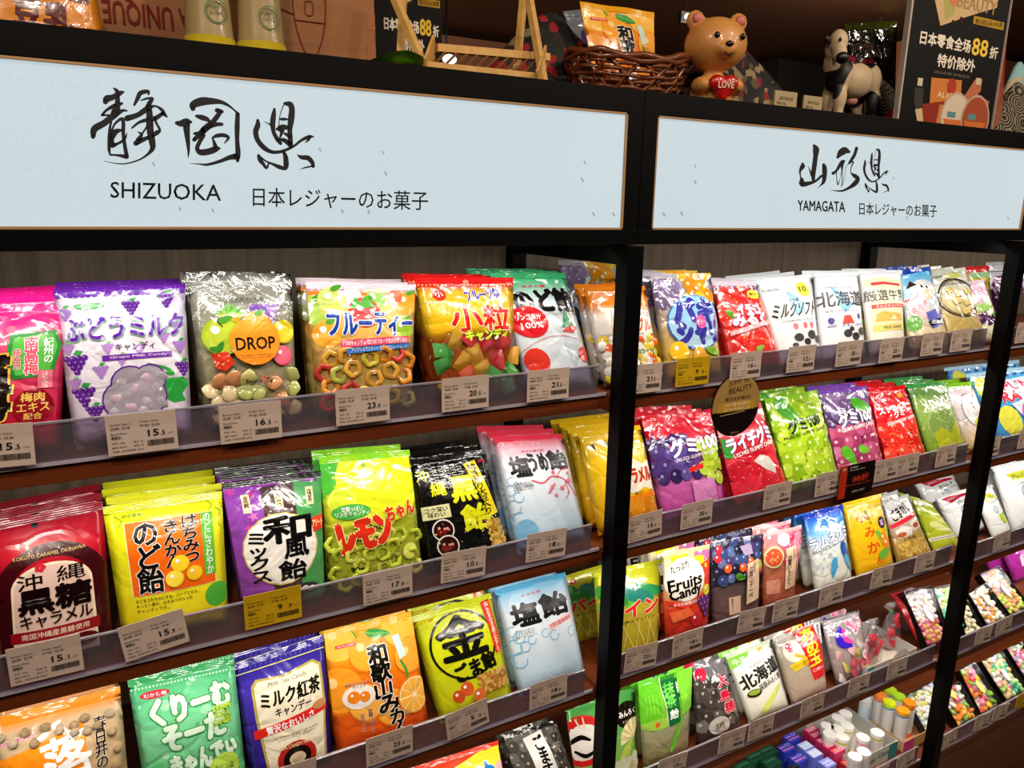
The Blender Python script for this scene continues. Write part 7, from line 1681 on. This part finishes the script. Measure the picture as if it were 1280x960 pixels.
mound('patterned_cloth', 'red, black and gold patterned cloth heaped behind the wooden rack', 'cloth', 690, 22, 215, .3, .14, CLO, 1)
mound('patterned_cloth', 'black fan patterned cloth heaped right of the bear figurine', 'cloth', 925, 58, 190, .2, .12, pattern_mat('fan_cloth', ['#14100c', '#0e0c0a', '#5a4a2a', '#7a1420', '#8a7450', '#1a2018'], 70), 4, peak=.45)
mound('wave_cloth', 'beige and black wave patterned cloth behind the cow figurine', 'cloth', 1090, 92, 170, .26, .1, WAV, 6)
mound('wave_cloth', 'beige and black wave patterned bundle right of the large poster', 'cloth', 1272, 108, 90, .16, .1, WAV, 9)
t = mound('cloth_cap', 'light blue and cream cloth bundle at the right edge behind the poster', 'cloth', 1275, 78, 60, .24, .08, pattern_mat('blue_cloth', ['#7ab0b8', '#b8a890', '#8ab8bc'], 14), 3)
# wicker basket
bp_ = at_y(785, 100, .19)
t = empty('wicker_basket', (bp_.x, .19, DK), 'dark brown woven wicker basket holding orange candy bags', 'basket')
M_wick = mat('#6e3a1e', .35, coat=.4, bump=.5, bscale=120, var=.3)
RX, RY, BH = .122, .085, .088
def bpt(a_, h, off=0):
    fl = .72 + .3 * h / BH
    return ((RX * fl + off) * math.cos(a_), (RY * fl + off) * math.sin(a_), h + .006 + .012 * math.cos(2 * a_) * h / BH + .010 * math.cos(a_ + .6) * h / BH)
for k in range(9):
    hh = .004 + BH * k / 9
    link('woven_strand', tube_mesh([bpt(2 * math.pi * i / 48, hh, .0035 * (1 if (i + k * 2) % 4 < 2 else -1)) for i in range(49)], .0036, 5), t, None, M_wick)
for k in range(12):
    for s_ in (1, -1):
        a0 = 2 * math.pi * k / 12
        link('diagonal_strand', tube_mesh([bpt(a0 + s_ * .75 * i / 8, BH * i / 8, .001 * s_) for i in range(9)], .004, 5), t, None, M_wick)
for off in (0, .006): link('rim_strand', tube_mesh([bpt(2 * math.pi * i / 40 + off * 60, BH + .003 + off + .003 * math.sin(i * 1.5), 0) for i in range(41)], .006, 6), t, None, M_wick)
bm = bmesh.new(); bmesh.ops.create_cone(bm, cap_ends=True, segments=28, radius1=1, radius2=1, depth=.004)
for v in bm.verts: v.co.x *= RX * .72; v.co.y *= RY * .72; v.co.z += .003
link('woven_floor', done(bm), t, None, M_wick)
BK = DK - Z0 + .012
bag('mandarin_bag_in_basket', 'orange mandarin candy bag standing upright in the wicker basket', (724, 2), (817, 16), (735, 60), (818, 66), BK, d_mikan, yb=.2, lean=10, T=.014, m=foil('foil_soft', .3, 0, .003, .4), cat='candy bag')
bag('orange_bag_in_basket', 'orange candy bag lying low inside the wicker basket', (742, 68), (822, 70), (748, 95), (818, 100), BK, lambda a: (setattr(a, 'bg', [(0, '#d85a1c'), (1.3, '#c84814')]), fruit(a, .3, .3, .2, '#e07a28'), fruit(a, .7, .4, .2, '#e88830'), a.E(.5, .55, .12, '#e8e0d0')), yb=.155, lean=8, T=.012)
bag('violet_bag', 'pale blue and violet candy bag behind the wicker basket', (704, 14), (732, 12), (718, 66), (745, 66), DK - Z0, lambda a: (setattr(a, 'bg', [(0, '#6a7078'), (1.3, '#4a5058')]), a.E(.6, .5, .3, .28, '#3a2c5c')), yb=.3, lean=12, T=.012)
# bear figurine (plain generic toy bear)
bx_ = at_y(893, 100, .11)
t = empty('bear_figurine', (bx_.x, .115, DK), 'tan plastic bear figurine with pink ears holding a red heart lettered LOVE', 'figurine')
M_bear = mat('#c88a48', .45, coat=.15); M_ear = mat('#c0645a', .5)
def ell(bm, c, r_, sub=3, rot=None):
    rr = bmesh.ops.create_icosphere(bm, subdivisions=sub, radius=1)
    for v in rr['verts']:
        q = Vector((v.co.x * r_[0], v.co.y * r_[1], v.co.z * r_[2]))
        if rot: q = Matrix.Rotation(rot[0], 3, rot[1]) @ q
        v.co = q + Vector(c)
def blob(name, parts, m, parent, vox=.0028):
    bm = bmesh.new()
    for p_ in parts: ell(bm, *p_)
    me = done(bm); o = link(name, me, parent, None, m)
    md = o.modifiers.new('r', 'REMESH'); md.mode = 'VOXEL'; md.voxel_size = vox
    sm = o.modifiers.new('s', 'SMOOTH'); sm.factor = .5; sm.iterations = 5
    dg = bpy.context.evaluated_depsgraph_get(); me2 = bpy.data.meshes.new_from_object(o.evaluated_get(dg))
    o.modifiers.clear(); o.data = me2
    me2.polygons.foreach_set('use_smooth', [True] * len(me2.polygons))
    if not me2.materials: me2.materials.append(m)
    return o
hz = .112; bs = 1.24
blob('body', [((0, 0, .035), (.034, .028, .038)), ((0, -.002, hz), (.047, .040, .040)), ((-.034, 0, hz + .034), (.0145, .009, .0145)), ((.034, 0, hz + .034), (.0145, .009, .0145)), ((-.026, -.018, .05), (.014, .02, .013)), ((.027, -.016, .05), (.013, .02, .013)), ((-.02, -.016, .012), (.016, .02, .012)), ((.02, -.016, .012), (.016, .02, .012)), ((0, -.034, hz - .012), (.017, .014, .012))], M_bear, t)
for s_ in (-1, 1):
    bm = bmesh.new(); ell(bm, (s_ * .034, -.0075, hz + .035), (.0085, .004, .0085), 2); link('inner_ear', done(bm, smooth=True), t, None, M_ear)
    bm = bmesh.new(); ell(bm, (s_ * .020 + .004, -.0385, hz + .006), (.0042, .003, .005), 2); link('eye', done(bm, smooth=True), t, None, mat('#0c0808', .25))
bm = bmesh.new(); ell(bm, (0, -.047, hz - .007), (.0062, .004, .0045), 2); link('nose', done(bm, smooth=True), t, None, mat('#1a0c08', .3))
link('mouth', tube_mesh([(-.007, -.0465, hz - .019), (0, -.0485, hz - .0225), (.007, -.0465, hz - .019)], .0009), t, None, mat('#1a0c08', .4))
blob('heart', [((-.010, -.037, .052), (.013, .008, .012)), ((.010, -.037, .052), (.013, .008, .012)), ((0, -.036, .042), (.014, .008, .013)), ((0, -.036, .034), (.008, .007, .009))], mat('#b8120c', .35, coat=.3), t, .0016)
a = Art(.03, .012); a.T('LOVE', .1, .1, .9, .9, '#d8b8a0', .05); me = flat_mesh(a, .03, .012, -.0462)
for v in me.vertices: v.co.z += .042
me.materials.append(M_print); link('love_lettering', me, t)
t.rotation_euler = (0, 0, -.3); t.scale = (bs, bs, bs * .96)
# small white cards
for k, (px, py) in enumerate(((980, 140), (1014, 143))):
    p = at_y(px, py, .075)
    def f(a):
        a.T('品名 日本土産', .2, .16, .8, .26, '#3a3026'); a.T('规格 100g', .1, .32, .5, .42, '#3a3026'); a.T('产地 日本', .1, .48, .5, .56, '#3a3026'); a.T('||||||||', .3, .66, .6, .84, '#2a2018', .02); a.T('19.8', .64, .68, .9, .84, '#2a2018', .01)
    flat_thing('price_card', ('left' if k == 0 else 'right') + ' one of two small cream price cards between bear and cow', 'card', (p.x, .075, DK), .060 if k == 0 else .052, at_y(px, (114, 120)[k], .075).z - DK, '#a8946c', f, th=.004)
# cow figurine
cp = at_y(1065, 110, .14)
t = empty('cow_figurine', (cp.x, .15, DK), 'cream cow figurine with black patches standing above the YAMAGATA sign', 'figurine')
def cowmat():
    m, nt, b = principled('cow_hide'); tc = nt.nodes.new('ShaderNodeTexCoord'); n = nt.nodes.new('ShaderNodeTexNoise'); n.inputs['Scale'].default_value = 17; n.inputs['Detail'].default_value = .5
    cr = nt.nodes.new('ShaderNodeValToRGB'); cr.color_ramp.elements[0].position = .53; cr.color_ramp.elements[1].position = .545
    cr.color_ramp.elements[0].color = (*hexc('#c0a884'), 1); cr.color_ramp.elements[1].color = (*hexc('#0c0806'), 1)
    nt.links.new(tc.outputs['Object'], n.inputs['Vector']); nt.links.new(n.outputs['Fac'], cr.inputs[0]); nt.links.new(cr.outputs[0], b.inputs['Base Color']); b.inputs['Roughness'].default_value = .5
    return m
bd = [((.012, 0, .088), (.042, .027, .030)), ((.045, 0, .090), (.026, .026, .030)), ((-.030, -.002, .092), (.026, .024, .030)), ((-.048, -.006, .108), (.018, .018, .026)), ((-.058, -.012, .128), (.017, .015, .018))]
for x, y in ((-.036, -.014), (-.03, .014), (.052, -.014), (.046, .014)):
    bd += [((x, y, .058), (.0125, .011, .024)), ((x + (.004 if x > 0 else 0), y, .035), (.0085, .0085, .02)), ((x, y, .014), (.0075, .008, .016))]
blob('body', bd, cowmat(), t)
blob('head', [((-.066, -.024, .136), (.0155, .015, .019)), ((-.070, -.032, .118), (.0115, .012, .014))], mat('#c0a884', .5), t, .002)
blob('muzzle', [((-.072, -.040, .110), (.0115, .009, .0095))], mat('#0c0806', .4), t, .0015)
for s_ in (-1, 1):
    bm = bmesh.new(); ell(bm, (-.066 + s_ * .011, -.0365, .137), (.0028, .002, .0032), 2); link('eye', done(bm, smooth=True), t, None, mat('#0a0606', .2))
    bm = bmesh.new(); ell(bm, (-.064 + s_ * .021, -.02, .138), (.009, .003, .005), 2, ((-s_ * .5), 'Y')); link('ear', done(bm, smooth=True), t, None, mat('#1a120c', .5))
link('tail', tube_mesh([(.068, 0, .1), (.078, 0, .085), (.078, 0, .05)], .002), t, None, mat('#c0a884', .5))
bm = bmesh.new(); ell(bm, (.012, 0, .057), (.012, .01, .008), 2); link('udder', done(bm, smooth=True), t, None, mat('#b07860', .5))
t.scale = (1.25, 1.25, 1.3)
# pink flowers, tagged dark bag behind the cow
for k, (px, py) in enumerate(((1062, 80), (1084, 84))):
    p = at_y(px, py, .24)
    t = empty('pink_flower', (p.x, .24, DK), ('left' if k == 0 else 'right') + ' crumpled pink paper flower behind the cow figurine', 'flower')
    link('stem', tube_mesh([(0, 0, 0), (0, 0, p.z - DK)], .002), t, None, mat('#2a4a1a', .6))
    for i in range(7):
        a_ = i * .9; bm = bmesh.new(); ell(bm, (.011 * math.cos(a_), .006 * math.sin(a_), p.z - DK + .012 * math.sin(a_ * 1.3)), (.011, .005, .008), 2, (a_, 'Y'))
        link('petal', done(bm, smooth=True), t, None, mat('#b82848', .7))
bag('dark_bag', 'glossy black bag with green top edge behind the cow figurine', (1055, 30), (1122, 26), (1058, 80), (1120, 80), DK - Z0, lambda a: (setattr(a, 'bg', [(0, '#3a4410'), (.12, '#0c0c0a'), (1.3, '#0c0c0a')]), a.T('宇治抹茶', .12, .2, .5, .28, '#8a6a50', .02), a.T('もち', .2, .32, .4, .38, '#7a5a40', .02)), yb=.33, lean=4, T=.016, m=foil('foil_clearish', .15, 0, .006, .8))
p = at_y(1088, 92, .2)
flat_thing('hang_tag', 'cream paper hang tag standing behind the cow figurine', 'tag', (p.x, .205, DK), .034, .17, '#907c5c', lambda a: (a.T('MADE IN JAPAN', .14, .35, .86, .38, '#5a4a34'), a.T('¥580', .4, .62, .84, .67, '#5a4a34', .01)), th=.002)
p = at_y(1248, 60, .2)
bag('pink_packet', 'tall pinkish glossy packet just right of the large poster', (1240, 18), (1262, 18), (1238, 90), (1256, 92), DK - Z0, lambda a: (setattr(a, 'bg', [(0, '#8a4a38'), (.4, '#b03828'), (1.3, '#8a6a50')]),), yb=.14, lean=3, T=.01, nu=6)
t = empty('round_figurine', (at_y(1128, 130, .12).x - .004, .125, DK), 'small dark red round figurine peeking out left of the large poster', 'figurine')
link('round_body', lathe([(.012, 0), (.024, .006), (.03, .022), (.028, .045), (.02, .06), (.008, .068)]), t, None, mat('#8a0c08', .4))

# ------------------------------------------------------------------ shop behind
M_brown = mat('#6a3c20', .8, var=.1, bscale=2)
def bgbox(name, label, cat, b, m, parts=()):
    t = empty(name, ((b[0] + b[1]) / 2, (b[2] + b[3]) / 2, b[4]), label, cat)
    box('cabinet_body', (-(b[1] - b[0]) / 2, (b[1] - b[0]) / 2, -(b[3] - b[2]) / 2, (b[3] - b[2]) / 2, 0, b[5] - b[4]), m, t, .004)
    return t
c0, c1 = at_y(975, 60, 3.0), at_y(1128, 60, 3.0)
o = struct('wall_dark_pier', (c0.x, c1.x, 3.0, 3.5, 0, 2.9), mat('#060403', .6))
c0, c1 = at_y(862, 60, 3.4), at_y(975, 60, 3.4)
o = struct('wall_brown_panel', (c0.x, c1.x, 3.4, 3.5, 0, 2.9), mat('#241409', .7))
c0, c1 = at_y(1128, 60, 2.2), at_y(1500, 60, 2.2)
o = struct('wall_rose_panel', (c0.x, c1.x, 2.2, 2.3, 0, 2.9), mat('#7a4a38', .7))
c0, c1 = at_y(330, 60, 3.6), at_y(760, 60, 3.6)
o = struct('wall_left_panel', (c0.x, c1.x, 3.6, 3.7, 0, 2.9), mat('#4a2a16', .7))
for px, py, y, s_, colr, e_, lab in ((1105, 30, 1.95, .02, '#c8d860', 6, 'small greenish lamp far behind the cow figurine'), (861, 21, 1.9, .025, '#f0e8d8', 5, 'small white lamp far behind the bear figurine'), (562, 74, .9, .02, '#f8f4ec', 4, 'small bright lamp seen through the wooden rack')):
    p = at_y(px, py, y)
    t = empty('small_lamp', p, lab, 'lamp')
    bm = bmesh.new(); ell(bm, (0, 0, 0), (s_ * (2.2 if px in (765,) else 1), s_ * .5, s_ * .6), 2); link('glowing_bulb', done(bm, smooth=True), t, None, mat(colr, .4, emit=e_))
    box('lamp_housing', (-s_ * 1.3, s_ * 1.3, s_ * .6, s_ * 1.4, -s_, s_), M_dark, t, 0)
    link('hanging_wire', tube_mesh([(0, s_, s_), (0, s_, max(2.94 - p.z, s_ + .01))], .0025), t, None, M_dark)
